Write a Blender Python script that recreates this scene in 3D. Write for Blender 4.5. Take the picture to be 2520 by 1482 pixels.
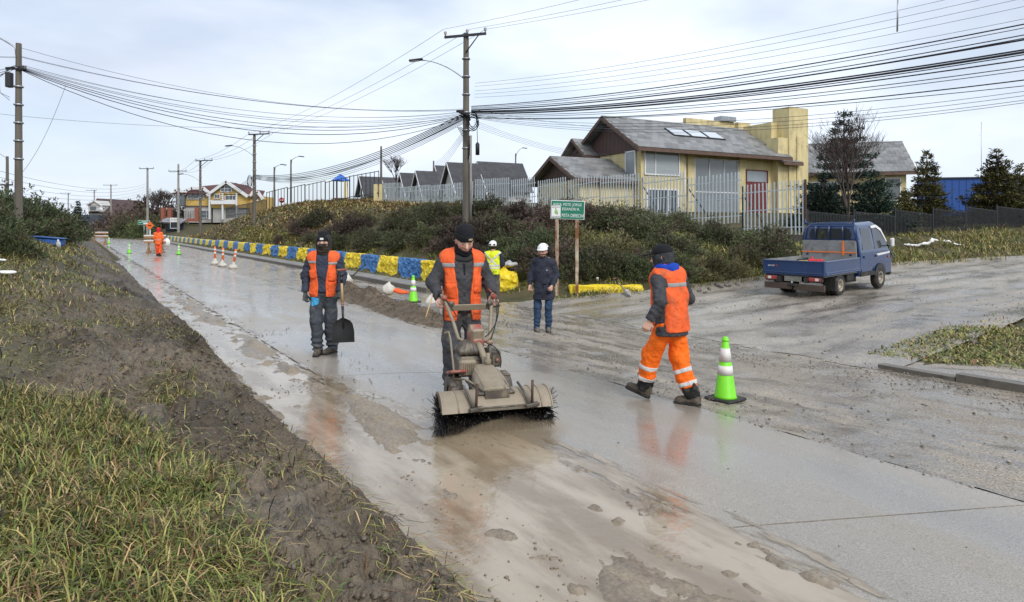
import bpy, bmesh, math, random
import numpy as np
from mathutils import Vector, Matrix, Euler
R = math.radians
for o in list(bpy.data.objects): bpy.data.objects.remove(o)
SC = bpy.context.scene
COL = SC.collection

# ---------------------------------------------------------------- camera
F, CX, HY, CAMZ = 1600.0, 1260.0, 557.0, 1.85      # focal length / principal point in the units of a 2520 px wide picture
cam = bpy.data.objects.new('camera', bpy.data.cameras.new('camera'))
COL.objects.link(cam)
cam.location = (0, 0, CAMZ); cam.rotation_euler = (R(90), 0, 0)
cam.data.sensor_width = 36.0; cam.data.lens = 36.0 * F / 2520.0
cam.data.shift_y = -(741.0 - HY) / 2520.0
cam.data.clip_end = 4000; cam.data.clip_start = 0.05
SC.camera = cam

# ---------------------------------------------------------------- sky, sun, exposure
SUN_EL, SUN_AZ = 42.0, 150.0            # a bright patch behind thin overcast, behind the camera to the right
w = bpy.data.worlds.new('World'); SC.world = w; w.use_nodes = True
nt = w.node_tree; nt.nodes.clear()
def wn(t, **k):
    n = nt.nodes.new(t)
    for a, b in k.items(): setattr(n, a, b)
    return n
sky = wn('ShaderNodeTexSky', sky_type='NISHITA', sun_disc=False, sun_elevation=R(SUN_EL), sun_rotation=R(SUN_AZ))
sky.air_density = 1.0; sky.dust_density = 2.0
skb = wn('ShaderNodeMix', data_type='RGBA', blend_type='MULTIPLY'); skb.inputs[0].default_value = 1
skb.inputs[7].default_value = (0.10, 0.10, 0.10, 1)
tc = wn('ShaderNodeTexCoord')
mp = wn('ShaderNodeMapping'); mp.inputs['Scale'].default_value = (1.0, 1.0, 2.6)
n1 = wn('ShaderNodeTexNoise'); n1.inputs['Scale'].default_value = 1.25; n1.inputs['Detail'].default_value = 5; n1.inputs['Roughness'].default_value = .52
n2 = wn('ShaderNodeTexNoise'); n2.inputs['Scale'].default_value = 3.1; n2.inputs['Detail'].default_value = 4; n2.inputs['Roughness'].default_value = .5
cr = wn('ShaderNodeValToRGB')           # cloud deck colour: grey undersides to bright thin places
cr.color_ramp.elements[0].position = .36; cr.color_ramp.elements[0].color = (.46, .51, .615, 1)
cr.color_ramp.elements[1].position = .64; cr.color_ramp.elements[1].color = (.68, .745, .835, 1)
cov = wn('ShaderNodeMapRange'); cov.inputs[1].default_value = .42; cov.inputs[2].default_value = .70
cov.inputs[3].default_value = 1.0; cov.inputs[4].default_value = .55
mx = wn('ShaderNodeMix', data_type='RGBA')
bg = wn('ShaderNodeBackground'); bg.inputs[1].default_value = 1.0
wo = wn('ShaderNodeOutputWorld')
L = nt.links.new
L(tc.outputs['Generated'], mp.inputs[0]); L(mp.outputs[0], n1.inputs['Vector']); L(mp.outputs[0], n2.inputs['Vector'])
L(n1.outputs[0], cr.inputs[0]); L(n2.outputs[0], cov.inputs[0])
L(sky.outputs[0], skb.inputs[6]); L(skb.outputs[2], mx.inputs[6]); L(cr.outputs[0], mx.inputs[7]); L(cov.outputs[0], mx.inputs[0])
L(mx.outputs[2], bg.inputs[0]); L(bg.outputs[0], wo.inputs[0])

sl = bpy.data.lights.new('sun', 'SUN'); sl.energy = 1.5; sl.angle = R(25); sl.color = (1, .965, .92)
sun = bpy.data.objects.new('sun', sl); COL.objects.link(sun)
_d = Vector((math.sin(R(SUN_AZ)) * math.cos(R(SUN_EL)), math.cos(R(SUN_AZ)) * math.cos(R(SUN_EL)), math.sin(R(SUN_EL))))
sun.rotation_euler = _d.to_track_quat('Z', 'Y').to_euler()
vs = SC.view_settings
vs.view_transform = 'Standard'; vs.look = 'None'; vs.gamma = 1; vs.use_curve_mapping = False; vs.exposure = 0.56
SC.render.engine = 'CYCLES'
try:
    SC.cycles.use_denoising = True; SC.cycles.max_bounces = 6; SC.cycles.caustics_reflective = False; SC.cycles.caustics_refractive = False
    SC.cycles.volume_bounces = 1
except Exception: pass

# ---------------------------------------------------------------- helpers: noise, terrain
rng = np.random.default_rng(7); random.seed(7)
def hash2(ix, iy, seed):
    h = (ix.astype(np.int64) * 374761393 + iy.astype(np.int64) * 668265263 + seed * 982451653) & 0x7fffffff
    h = ((h ^ (h >> 13)) * 1274126177) & 0x7fffffff
    return ((h ^ (h >> 16)) & 0xffff) / 65535.0
def vnoise(x, y, seed=0):
    ix = np.floor(x); iy = np.floor(y); fx = x - ix; fy = y - iy
    fx = fx * fx * (3 - 2 * fx); fy = fy * fy * (3 - 2 * fy)
    a = hash2(ix, iy, seed); b = hash2(ix + 1, iy, seed); c = hash2(ix, iy + 1, seed); d = hash2(ix + 1, iy + 1, seed)
    return (a + (b - a) * fx) * (1 - fy) + (c + (d - c) * fx) * fy - .5
def fbm(x, y, oct=4, seed=0, gain=.5):
    s = 0; a = 1.0
    for k in range(oct):
        s = s + a * vnoise(x * 2 ** k + 17.3 * k, y * 2 ** k - 9.1 * k, seed + k); a *= gain
    return s
def sn3(P, f, seed=0):                  # cheap smooth 3-D noise in about -1..1
    r = np.random.default_rng(seed); s = 0
    for k in range(6):
        v = r.normal(size=3); v /= np.linalg.norm(v); ff = f * (.7 + .9 * r.random())
        s = s + np.sin(P @ v * ff * 6.283 + r.random() * 6.283)
    return s / 3.0
def ss(a, b, x):
    x = np.clip((x - a) / (b - a), 0, 1); return x * x * (3 - 2 * x)
UX, UY, NX, NY = -.557, .831, .831, .557            # road axis u and its right-hand normal n
def st(x, y): return UX * x + UY * y, NX * x + NY * y
def xy(s, t): return UX * s + NX * t, UY * s + NY * t
def pr(x, y): return .78 * x + .626 * y, -.626 * x + .78 * y     # side-street axes
LP = ([-60, 8, 11, 12.2, 14.2, 19.1, 28.4, 36.2, 60, 100], [-60, 2, 12.5, 12.8, 11.7, 11.2, 10.9, 8.4, 0, -14])
RP = ([-60, 12, 19.5, 30, 60, 100], [4.7, 4.7, 4.7, 2.5, -7, -21])
HS = ([-300, 12, 25, 45, 62, 75, 92, 105, 130, 300, 900], [2.2, 2.2, 2.8, 3.8, 4.7, 3.9, 1.2, 1.4, 2.6, 4, 6])
TE = 1.65                                            # left edge of the carriageway
def gz(x, y):
    x = np.asarray(x, float); y = np.asarray(y, float)
    s, t = st(x, y); p, r = pr(x, y)
    bend = np.clip(s - 95, 0, 80) ** 2 * .0012       # the road swings left far away
    t = t + bend
    zr = -.04 * np.clip(t - 3.4, 0, 5.2)
    u = np.clip(TE - t, 0, 400)
    sl_ = .17 + .36 * ss(7, 21, s)
    zl = .15 * ss(0, .26, u) + 2.9 * (1 - np.exp(-sl_ * u / 2.9))
    zs = -.2 + .022 * np.clip(p - 12, 0, 60)
    zs = np.where(s > 17, zs * 0 - .12, zs) * 1.0
    q = r - np.interp(p, *LP)
    hill = np.interp(s, *HS) * (1 - np.exp(-np.clip(t - 10.55, 0, 400) / 3.2)) * (1 - np.exp(-np.clip(q, 0, 400) / (4.0 + 2.0 * ss(18, 26, p))))
    g = np.interp(p, *RP) - r
    cor = .4 * (1 - np.exp(-np.clip(g, 0, 400) / 4)) * (1 - np.exp(-np.clip(t - 9.5, 0, 400) / 3))
    street = -.2 + .022 * np.clip(p - 12, 0, 60)
    k = ss(0, 1.2, q) * ss(15, 18, s)
    zright = street * (1 - k) + (-.12) * k + hill + cor
    b = ss(9.2, 9.7, t)
    z = np.where(t < TE, zl, zr * (1 - b) + zright * b)
    return z
def at(px, py, d): return Vector(((px - CX) / F * d, d, CAMZ - (py - HY) / F * d))
def gp(px, py, zoff=0.0):
    """walk a sight line down to the terrain"""
    d = np.concatenate([np.arange(1.5, 60, .02), np.arange(60, 400, .2)])
    X = (px - CX) / F * d; Z = CAMZ - (py - HY) / F * d
    i = np.argmax(Z < gz(X, d) + zoff)
    return Vector((X[i], d[i], float(gz(X[i], d[i]))))
def G(x, y): return float(gz(x, y))

# ---------------------------------------------------------------- helpers: materials
MATS = {}
def mat(name, col, rough=.6, var=.18, scale=6, bump=.15, bscale=30, metal=0, dirt=None, attr=False, coat=0, spec=.5, rvar=0, stretch=None, obj=True, objvar=0, emis=None, trans=0, bdist=.02):
    if name in MATS: return MATS[name]
    m = bpy.data.materials.new(name); m.use_nodes = True; t = m.node_tree; t.nodes.clear(); N = t.nodes.new; K = t.links.new
    b = N('ShaderNodeBsdfPrincipled'); o = N('ShaderNodeOutputMaterial'); K(b.outputs[0], o.inputs[0])
    tc = N('ShaderNodeTexCoord'); src = tc.outputs['Object' if obj else 'Generated']
    if stretch:
        mpn = N('ShaderNodeMapping'); mpn.inputs['Scale'].default_value = stretch; K(src, mpn.inputs[0]); src = mpn.outputs[0]
    nz = N('ShaderNodeTexNoise'); nz.inputs['Scale'].default_value = scale; nz.inputs['Detail'].default_value = 5; K(src, nz.inputs['Vector'])
    if attr:
        a = N('ShaderNodeVertexColor'); a.layer_name = 'Col'; base = a.outputs[0]
    else:
        a = N('ShaderNodeRGB'); a.outputs[0].default_value = (*col, 1); base = a.outputs[0]
    mr = N('ShaderNodeMapRange'); mr.inputs[1].default_value = .3; mr.inputs[2].default_value = .7
    mr.inputs[3].default_value = 1 - var; mr.inputs[4].default_value = 1 + var; K(nz.outputs[0], mr.inputs[0])
    v = mr.outputs[0]
    if objvar:
        oi = N('ShaderNodeObjectInfo'); m2 = N('ShaderNodeMapRange'); m2.inputs[3].default_value = 1 - objvar; m2.inputs[4].default_value = 1 + objvar
        K(oi.outputs['Random'], m2.inputs[0]); mm = N('ShaderNodeMath'); mm.operation = 'MULTIPLY'; K(v, mm.inputs[0]); K(m2.outputs[0], mm.inputs[1]); v = mm.outputs[0]
    hs = N('ShaderNodeVectorMath'); hs.operation = 'SCALE'; K(base, hs.inputs[0]); K(v, hs.inputs['Scale'])
    colout = hs.outputs[0]
    if dirt:                                             # (colour, amount 0..1, scale)
        nd = N('ShaderNodeTexNoise'); nd.inputs['Scale'].default_value = dirt[2]; nd.inputs['Detail'].default_value = 7; nd.inputs['Roughness'].default_value = .65; K(src, nd.inputs['Vector'])
        dr = N('ShaderNodeMapRange'); dr.inputs[1].default_value = .72 - .45 * dirt[1]; dr.inputs[2].default_value = .88 - .4 * dirt[1]; K(nd.outputs[0], dr.inputs[0])
        mxn = N('ShaderNodeMix'); mxn.data_type = 'RGBA'; K(dr.outputs[0], mxn.inputs[0]); K(colout, mxn.inputs[6]); mxn.inputs[7].default_value = (*dirt[0], 1); colout = mxn.outputs[2]
    K(colout, b.inputs['Base Color'])
    b.inputs['Roughness'].default_value = rough; b.inputs['Metallic'].default_value = metal
    b.inputs['Specular IOR Level'].default_value = spec
    if coat: b.inputs['Coat Weight'].default_value = coat; b.inputs['Coat Roughness'].default_value = .08
    if trans: b.inputs['Transmission Weight'].default_value = trans
    if emis: b.inputs['Emission Color'].default_value = (*emis[0], 1); b.inputs['Emission Strength'].default_value = emis[1]
    if rvar:
        m3 = N('ShaderNodeMapRange'); m3.inputs[1].default_value = .35; m3.inputs[2].default_value = .65; m3.inputs[3].default_value = max(.02, rough - rvar); m3.inputs[4].default_value = min(1, rough + rvar)
        K(nz.outputs[0], m3.inputs[0]); K(m3.outputs[0], b.inputs['Roughness'])
    if bump:
        nb = N('ShaderNodeTexNoise'); nb.inputs['Scale'].default_value = bscale; nb.inputs['Detail'].default_value = 4; K(src, nb.inputs['Vector'])
        bp = N('ShaderNodeBump'); bp.inputs['Strength'].default_value = bump; bp.inputs['Distance'].default_value = bdist; K(nb.outputs[0], bp.inputs['Height']); K(bp.outputs[0], b.inputs['Normal'])
    MATS[name] = m; return m

# ---------------------------------------------------------------- helpers: meshes
def tag(o, label=None, cat=None, group=None, kind=None):
    if label: o['label'] = label
    if cat: o['category'] = cat
    if group: o['group'] = group
    if kind: o['kind'] = kind
    return o
def empty(name, loc=(0, 0, 0), rz=0, label=None, cat=None, group=None, kind=None):
    o = bpy.data.objects.new(name, None); COL.objects.link(o); o.location = loc; o.rotation_euler = (0, 0, rz)
    return tag(o, label, cat, group, kind)
def link(name, me, parent=None, loc=None, rot=None, scale=None):
    o = bpy.data.objects.new(name, me); COL.objects.link(o)
    if parent is not None: o.parent = parent
    if loc is not None: o.location = loc
    if rot is not None: o.rotation_euler = rot
    if scale is not None: o.scale = scale if hasattr(scale, '__len__') else (scale,) * 3
    return o
def npmesh(name, V, Fq, mats, smooth=False, cols=None, mi=None):
    """fast mesh from numpy: V (n,3), Fq (m,3|4)"""
    V = np.asarray(V, np.float32); Fq = np.asarray(Fq, np.int32)
    me = bpy.data.meshes.new(name); k = Fq.shape[1]; m = len(Fq)
    me.vertices.add(len(V)); me.vertices.foreach_set('co', V.ravel())
    me.loops.add(m * k); me.loops.foreach_set('vertex_index', Fq.ravel())
    me.polygons.add(m); me.polygons.foreach_set('loop_start', np.arange(0, m * k, k, dtype=np.int32))
    me.polygons.foreach_set('use_smooth', np.full(m, smooth, dtype=bool))
    if not isinstance(mats, (list, tuple)): mats = [mats]
    for q in mats: me.materials.append(q)
    if mi is not None: me.polygons.foreach_set('material_index', np.asarray(mi, np.int32))
    if cols is not None:
        ca = me.color_attributes.new('Col', 'FLOAT_COLOR', 'POINT')
        c = np.ones((len(V), 4), np.float32); c[:, :3] = cols; ca.data.foreach_set('color', c.ravel())
    me.update(calc_edges=True); return me
def gridfaces(nu, nv):
    i = np.arange(nu - 1)[:, None] * nv + np.arange(nv - 1)[None]
    return np.stack([i, i + nv, i + nv + 1, i + 1], -1).reshape(-1, 4)
class MB:
    """collects simple shapes into one mesh"""
    def __init__(s): s.v = []; s.f = []; s.m = []; s.sm = []
    def add(s, vs, fs, mi=0, sm=False):
        b = len(s.v); s.v += [tuple(v) for v in vs]
        for f in fs: s.f.append([i + b for i in f]); s.m.append(mi); s.sm.append(sm)
        return s
    def box(s, c, d, rot=None, mi=0, bev=0.0, taper=None):
        x, y, z = d[0] / 2, d[1] / 2, d[2] / 2
        M = Euler(rot).to_matrix() if rot is not None else None
        if bev:
            e = bev; vs = []; 
            for sx in (-1, 1):
                for sy in (-1, 1):
                    for sz in (-1, 1):
                        vs += [(sx * x, sy * (y - e), sz * (z - e)), (sx * (x - e), sy * y, sz * (z - e)), (sx * (x - e), sy * (y - e), sz * z)]
            bm = bmesh.new(); bv = [bm.verts.new(v) for v in vs]; bmesh.ops.convex_hull(bm, input=bv); bm.verts.index_update()
            vs = [v.co.copy() for v in bm.verts]; fs = [[v.index for v in f.verts] for f in bm.faces]; bm.free()
        else:
            vs = [Vector((a, b, cc)) for a in (-x, x) for b in (-y, y) for cc in (-z, z)]
            fs = [(0, 1, 3, 2), (4, 6, 7, 5), (0, 4, 5, 1), (2, 3, 7, 6), (0, 2, 6, 4), (1, 5, 7, 3)]
        if taper: vs = [Vector((v[0] * (taper if v[2] > 0 else 1), v[1] * (taper if v[2] > 0 else 1), v[2])) for v in vs]
        if M: vs = [M @ Vector(v) for v in vs]
        return s.add([(v[0] + c[0], v[1] + c[1], v[2] + c[2]) for v in vs], fs, mi)
    def tube(s, pts, r, n=8, mi=0, cap=True, sm=True):
        pts = [Vector(p) for p in pts]; k = len(pts); rs = r if hasattr(r, '__len__') else [r] * k
        ref = None; vs = []
        for i in range(k):
            d = (pts[min(i + 1, k - 1)] - pts[max(i - 1, 0)])
            d = d.normalized() if d.length > 1e-9 else Vector((0, 0, 1))
            if ref is None: ref = d.orthogonal().normalized()
            a = (ref - d * ref.dot(d))
            a = a.normalized() if a.length > 1e-6 else d.orthogonal().normalized()
            ref = a; b = d.cross(a)
            vs += [pts[i] + (a * math.cos(2 * math.pi * j / n) + b * math.sin(2 * math.pi * j / n)) * rs[i] for j in range(n)]
        fs = [(i * n + j, i * n + (j + 1) % n, (i + 1) * n + (j + 1) % n, (i + 1) * n + j) for i in range(k - 1) for j in range(n)]
        s.add(vs, fs, mi, sm)
        if cap:
            b = len(s.v) - len(vs)
            s.f.append([b + j for j in range(n)][::-1]); s.m.append(mi); s.sm.append(False)
            s.f.append([b + (k - 1) * n + j for j in range(n)]); s.m.append(mi); s.sm.append(False)
        return s
    def lathe(s, prof, n=16, c=(0, 0, 0), M=None, mi=0, sm=True, cap=True):
        vs = []
        for (r, z) in prof:
            for j in range(n):
                v = Vector((r * math.cos(2 * math.pi * j / n), r * math.sin(2 * math.pi * j / n), z))
                if M is not None: v = M @ v
                vs.append((v[0] + c[0], v[1] + c[1], v[2] + c[2]))
        k = len(prof)
        fs = [(i * n + j, i * n + (j + 1) % n, (i + 1) * n + (j + 1) % n, (i + 1) * n + j) for i in range(k - 1) for j in range(n)]
        if cap and prof[0][0] > 1e-6: fs.append(tuple(range(n))[::-1])
        if cap and prof[-1][0] > 1e-6: fs.append(tuple((k - 1) * n + j for j in range(n)))
        return s.add(vs, fs, mi, sm)
    def prism(s, poly, a, b, mi=0):
        """poly: 2-D points; a: function (u,v,k)->3-D with k in 0..1 between the two ends"""
        n = len(poly); vs = [a(u, v, 0) for u, v in poly] + [a(u, v, 1) for u, v in poly]
        fs = [tuple(range(n))[::-1], tuple(range(n, 2 * n))] + [(i, (i + 1) % n, n + (i + 1) % n, n + i) for i in range(n)]
        return s.add(vs, fs, mi)
    def mesh(s, name, mats):
        me = bpy.data.meshes.new(name); me.from_pydata([tuple(v) for v in s.v], [], s.f)
        for q in (mats if isinstance(mats, (list, tuple)) else [mats]): me.materials.append(q)
        me.polygons.foreach_set('material_index', s.m); me.polygons.foreach_set('use_smooth', s.sm)
        bm = bmesh.new(); bm.from_mesh(me); bmesh.ops.recalc_face_normals(bm, faces=bm.faces); bm.to_mesh(me); bm.free()
        me.update(); return me
    def build(s, name, mats, parent=None, loc=None, rot=None): return link(name, s.mesh(name, mats), parent, loc, rot)
def text(name, body, size, m, parent, loc, rot, align='LEFT', ext=.001, sx=1.0):
    c = bpy.data.curves.new(name, 'FONT'); c.body = body; c.size = size; c.align_x = align; c.extrude = ext; c.materials.append(m)
    o = bpy.data.objects.new(name + '_curve', c); COL.objects.link(o)
    bpy.context.view_layer.update()
    me = bpy.data.meshes.new_from_object(o.evaluated_get(bpy.context.evaluated_depsgraph_get()))
    bpy.data.objects.remove(o); 
    return link(name, me, parent, loc, rot, (sx, 1, 1))

# ---------------------------------------------------------------- helpers: signed-distance shapes -> one continuous skin
def rcone(P, a, b, ra, rb, flat=1.0, side=None):
    """tapered capsule; flat < 1 squashes it along 'side'"""
    a = np.asarray(a, float); b = np.asarray(b, float)
    P0 = P - a; ax = b - a; L2 = max(ax @ ax, 1e-9)
    if flat != 1.0:
        sd = np.asarray(side, float); sd = sd / np.linalg.norm(sd)
        P0 = P0 + np.outer(P0 @ sd * (1 / flat - 1), sd); ax = ax + (ax @ sd) * (1 / flat - 1) * sd; L2 = max(ax @ ax, 1e-9)
    h = np.clip(P0 @ ax / L2, 0, 1)
    d = np.linalg.norm(P0 - h[:, None] * ax, axis=1) - (ra + (rb - ra) * h)
    return d * (flat if flat < 1 else 1)
def ell(P, c, r):
    Q = (P - np.asarray(c)) / np.asarray(r); k = np.linalg.norm(Q, axis=1)
    return (k - 1) * min(r)
def sbox(P, c, h, rr=0.0):
    q = np.abs(P - np.asarray(c)) - np.asarray(h) + rr
    return np.linalg.norm(np.maximum(q, 0), axis=1) + np.minimum(q.max(1), 0) - rr
def smin(a, b, k):
    h = np.clip(.5 + .5 * (b - a) / k, 0, 1); return b + (a - b) * h - k * h * (1 - h)
def sdf_mesh(name, fn, lo, hi, h, mats, colfn=None, smooth=True, mifn=None):
    B = 6; lo = np.asarray(lo, float) - 2 * h; n = (np.ceil((np.asarray(hi) + 2 * h - lo) / (h * B)).astype(int)) ; nb = n; n = n * B
    ax = [lo[k] + (np.arange(nb[k]) * B + B / 2 - .5) * h for k in range(3)]
    C = np.stack(np.meshgrid(*ax, indexing='ij'), -1).reshape(-1, 3)
    dc = fn(C); act = np.nonzero(np.abs(dc) < B * h * 1.25 + .03)[0]
    A = np.repeat(np.repeat(np.repeat(np.where(dc < 0, -1.0, 1.0).reshape(nb).astype(np.float32), B, 0), B, 1), B, 2)
    off = np.stack(np.meshgrid(*[np.arange(B)] * 3, indexing='ij'), -1).reshape(-1, 3)
    bi = np.stack(np.unravel_index(act, nb), -1) * B
    for k in range(0, len(bi), 400):
        I = (bi[k:k + 400, None] + off[None]).reshape(-1, 3)
        A[I[:, 0], I[:, 1], I[:, 2]] = fn(lo + I * h)
    S = A < 0
    c8 = [(i, j, k) for i in (0, 1) for j in (0, 1) for k in (0, 1)]
    cnt = sum(S[i:n[0] - 1 + i, j:n[1] - 1 + j, k:n[2] - 1 + k].astype(np.int8) for i, j, k in c8)
    cells = np.stack(np.nonzero((cnt > 0) & (cnt < 8)), -1)
    val = {c: A[cells[:, 0] + c[0], cells[:, 1] + c[1], cells[:, 2] + c[2]] for c in c8}
    acc = np.zeros((len(cells), 3)); w_ = np.zeros(len(cells))
    for a in c8:
        for x in range(3):
            if a[x]: continue
            b = list(a); b[x] = 1; b = tuple(b); va, vb = val[a], val[b]; mk = (va < 0) != (vb < 0)
            tt = np.where(mk, va / np.where(mk, va - vb, 1), 0); pt = np.tile(np.array(a, float), (len(cells), 1)); pt[:, x] = tt
            acc += pt * mk[:, None]; w_ += mk
    V = lo + (cells + acc / w_[:, None]) * h
    idx = -np.ones(n - 1, np.int64); idx[cells[:, 0], cells[:, 1], cells[:, 2]] = np.arange(len(cells))
    Fs = []
    for x in range(3):
        y, z = (x + 1) % 3, (x + 2) % 3
        sa = [slice(1, n[k] - 1) for k in range(3)]; sb = list(sa); sb[x] = slice(2, n[x]); 
        ia = S[tuple(sa)]; ib = S[tuple(sb)]
        E = np.stack(np.nonzero(ia != ib), -1) + 1
        if not len(E): continue
        E = E[E[:, x] < n[x] - 1]
        inv = S[E[:, 0], E[:, 1], E[:, 2]]
        def g(dy, dz):
            Q = E.copy(); Q[:, y] -= dy; Q[:, z] -= dz; return idx[Q[:, 0], Q[:, 1], Q[:, 2]]
        q = np.stack([g(1, 1), g(0, 1), g(0, 0), g(1, 0)], -1); q[~inv] = q[~inv][:, ::-1]; Fs.append(q[(q >= 0).all(1)])
    Fq = np.concatenate(Fs)
    mi = mifn(V[Fq].mean(1)) if mifn else None
    return npmesh(name, V, Fq, mats, smooth, colfn(V) if colfn else None, mi)
# ================================================================ materials of the place
def road_mat(name, col, dark, rlo, rhi, wscale, speck=60, bump=.25, bscale=25, grav=0.0, col2=None, ang=None, coat=(0, 0)):
    m = bpy.data.materials.new(name); m.use_nodes = True; t = m.node_tree; t.nodes.clear(); N = t.nodes.new; K = t.links.new
    b = N('ShaderNodeBsdfPrincipled'); o = N('ShaderNodeOutputMaterial'); K(b.outputs[0], o.inputs[0])
    tc = N('ShaderNodeTexCoord'); mp = N('ShaderNodeMapping'); mp.inputs['Rotation'].default_value = (0, 0, -(math.atan2(UY, UX) if ang is None else ang)); mp0 = N('ShaderNodeMapping'); mp0.inputs['Rotation'].default_value = mp.inputs['Rotation'].default_value; mp.inputs['Rotation'].default_value = (0, 0, 0); mp.inputs['Scale'].default_value = (.3, 1, 1)
    K(tc.outputs['Object'], mp0.inputs[0]); K(mp0.outputs[0], mp.inputs[0])
    a = N('ShaderNodeTexNoise'); a.inputs['Scale'].default_value = wscale; a.inputs['Detail'].default_value = 6; a.inputs['Roughness'].default_value = .6; K(mp.outputs[0], a.inputs['Vector'])
    c = N('ShaderNodeTexNoise'); c.inputs['Scale'].default_value = speck; c.inputs['Detail'].default_value = 3; K(tc.outputs['Object'], c.inputs['Vector'])
    big = N('ShaderNodeTexNoise'); big.inputs['Scale'].default_value = .5; big.inputs['Detail'].default_value = 4; K(mp.outputs[0], big.inputs['Vector'])
    r1 = N('ShaderNodeMapRange'); r1.inputs[1].default_value = .38; r1.inputs[2].default_value = .62; r1.inputs[3].default_value = rlo; r1.inputs[4].default_value = rhi; K(a.outputs[0], r1.inputs[0]); K(r1.outputs[0], b.inputs['Roughness'])
    mx = N('ShaderNodeMix'); mx.data_type = 'RGBA'; r2 = N('ShaderNodeMapRange'); r2.inputs[1].default_value = .4; r2.inputs[2].default_value = .62; K(a.outputs[0], r2.inputs[0]); K(r2.outputs[0], mx.inputs[0])
    mx.inputs[6].default_value = (*dark, 1); mx.inputs[7].default_value = (*col, 1); out = mx.outputs[2]
    if col2:
        mb = N('ShaderNodeMix'); mb.data_type = 'RGBA'; r4 = N('ShaderNodeMapRange'); r4.inputs[1].default_value = .45; r4.inputs[2].default_value = .62; K(big.outputs[0], r4.inputs[0]); K(r4.outputs[0], mb.inputs[0]); K(out, mb.inputs[6]); mb.inputs[7].default_value = (*col2, 1); out = mb.outputs[2]
    r3 = N('ShaderNodeMapRange'); r3.inputs[1].default_value = .3; r3.inputs[2].default_value = .7; r3.inputs[3].default_value = .78 - grav * .4; r3.inputs[4].default_value = 1.22 + grav * .5; K(c.outputs[0], r3.inputs[0])
    sc = N('ShaderNodeVectorMath'); sc.operation = 'SCALE'; K(out, sc.inputs[0]); K(r3.outputs[0], sc.inputs['Scale']); K(sc.outputs[0], b.inputs['Base Color'])
    if coat[1]:
        cw = N('ShaderNodeMapRange'); cw.inputs[1].default_value = .42; cw.inputs[2].default_value = .60; cw.inputs[3].default_value = coat[1]; cw.inputs[4].default_value = coat[0]; K(a.outputs[0], cw.inputs[0]); K(cw.outputs[0], b.inputs['Coat Weight']); b.inputs['Coat Roughness'].default_value = .15; b.inputs['Coat IOR'].default_value = 1.4
    nb = N('ShaderNodeTexNoise'); nb.inputs['Scale'].default_value = bscale; nb.inputs['Detail'].default_value = 6; nb.inputs['Roughness'].default_value = .6; K(tc.outputs['Object'], nb.inputs['Vector'])
    bp = N('ShaderNodeBump'); bp.inputs['Strength'].default_value = bump; bp.inputs['Distance'].default_value = .02; K(nb.outputs[0], bp.inputs['Height']); K(bp.outputs[0], b.inputs['Normal'])
    return m
M_slab = road_mat('wet_concrete', (.345, .312, .262), (.25, .224, .185), .14, .48, 1.4, 110, .22, 70, grav=.35, col2=(.30, .265, .215), coat=(.12, .75))
M_gravel = road_mat('wet_gravel', (.33, .283, .22), (.185, .157, .122), .08, .58, 3.0, 60, 1.0, 22, grav=1.0, col2=(.25, .212, .163), coat=(.0, .6))
M_street = road_mat('gravel_street', (.32, .285, .235), (.175, .152, .122), .14, .66, 1.6, 55, .9, 20, grav=1.0, col2=(.35, .315, .26), ang=math.atan2(.626, .78), coat=(.0, .35))
M_mud = road_mat('liquid_mud', (.29, .235, .165), (.20, .16, .115), .14, .48, 5, 40, .6, 30)
M_mudbank = mat('bank_mud', (1, 1, 1), .6, .35, 12, .9, 30, attr=True, rvar=.25, spec=.3, bdist=.05)
M_soil = mat('hill_soil', (.078, .072, .034), .9, .35, .8, .5, 6, dirt=((.115, .085, .045), .5, .4), spec=.2)
M_conc = mat('old_concrete', (.25, .24, .22), .6, .2, 3, .2, 20, dirt=((.12, .11, .09), .5, 2))
M_kerb = mat('kerb_concrete', (.155, .137, .11), .5, .25, 3, .3, 20, dirt=((.09, .08, .06), .5, 3))
# muddy standing water: a thin film whose edge thins out, silty streaks
m = bpy.data.materials.new('muddy_water'); m.use_nodes = True; t_ = m.node_tree; b_ = t_.nodes['Principled BSDF']; out_ = t_.nodes['Material Output']; N_ = t_.nodes.new; K_ = t_.links.new
tc_ = N_('ShaderNodeTexCoord'); mp_ = N_('ShaderNodeMapping'); mp_.inputs['Rotation'].default_value = (0, 0, -math.atan2(UY, UX)); mq_ = N_('ShaderNodeMapping'); mq_.inputs['Rotation'].default_value = (0, 0, -math.atan2(UY, UX)); mp_.inputs['Rotation'].default_value = (0, 0, 0); mp_.inputs['Scale'].default_value = (.35, 1.3, 1); K_(tc_.outputs['Object'], mq_.inputs[0]); K_(mq_.outputs[0], mp_.inputs[0])
def nz_(sc, det=5, ro=.6, v=mp_):
    n = N_('ShaderNodeTexNoise'); n.inputs['Scale'].default_value = sc; n.inputs['Detail'].default_value = det; n.inputs['Roughness'].default_value = ro; K_(v.outputs[0] if v is mp_ else tc_.outputs['Object'], n.inputs['Vector']); return n
def mr_(src, a, b, c, d):
    r = N_('ShaderNodeMapRange'); r.interpolation_type = 'SMOOTHSTEP'; r.inputs[1].default_value = a; r.inputs[2].default_value = b; r.inputs[3].default_value = c; r.inputs[4].default_value = d; K_(src, r.inputs[0]); return r
silt = nz_(2.2); mxc = N_('ShaderNodeMix'); mxc.data_type = 'RGBA'; mxc.inputs[6].default_value = (.235, .18, .115, 1); mxc.inputs[7].default_value = (.40, .335, .245, 1); K_(mr_(silt.outputs[0], .38, .62, 0, 1).outputs[0], mxc.inputs[0]); K_(mxc.outputs[2], b_.inputs['Base Color'])
K_(mr_(nz_(3.5, 6).outputs[0], .50, .72, .02, .16).outputs[0], b_.inputs['Roughness']); b_.inputs['Specular IOR Level'].default_value = .85
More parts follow.
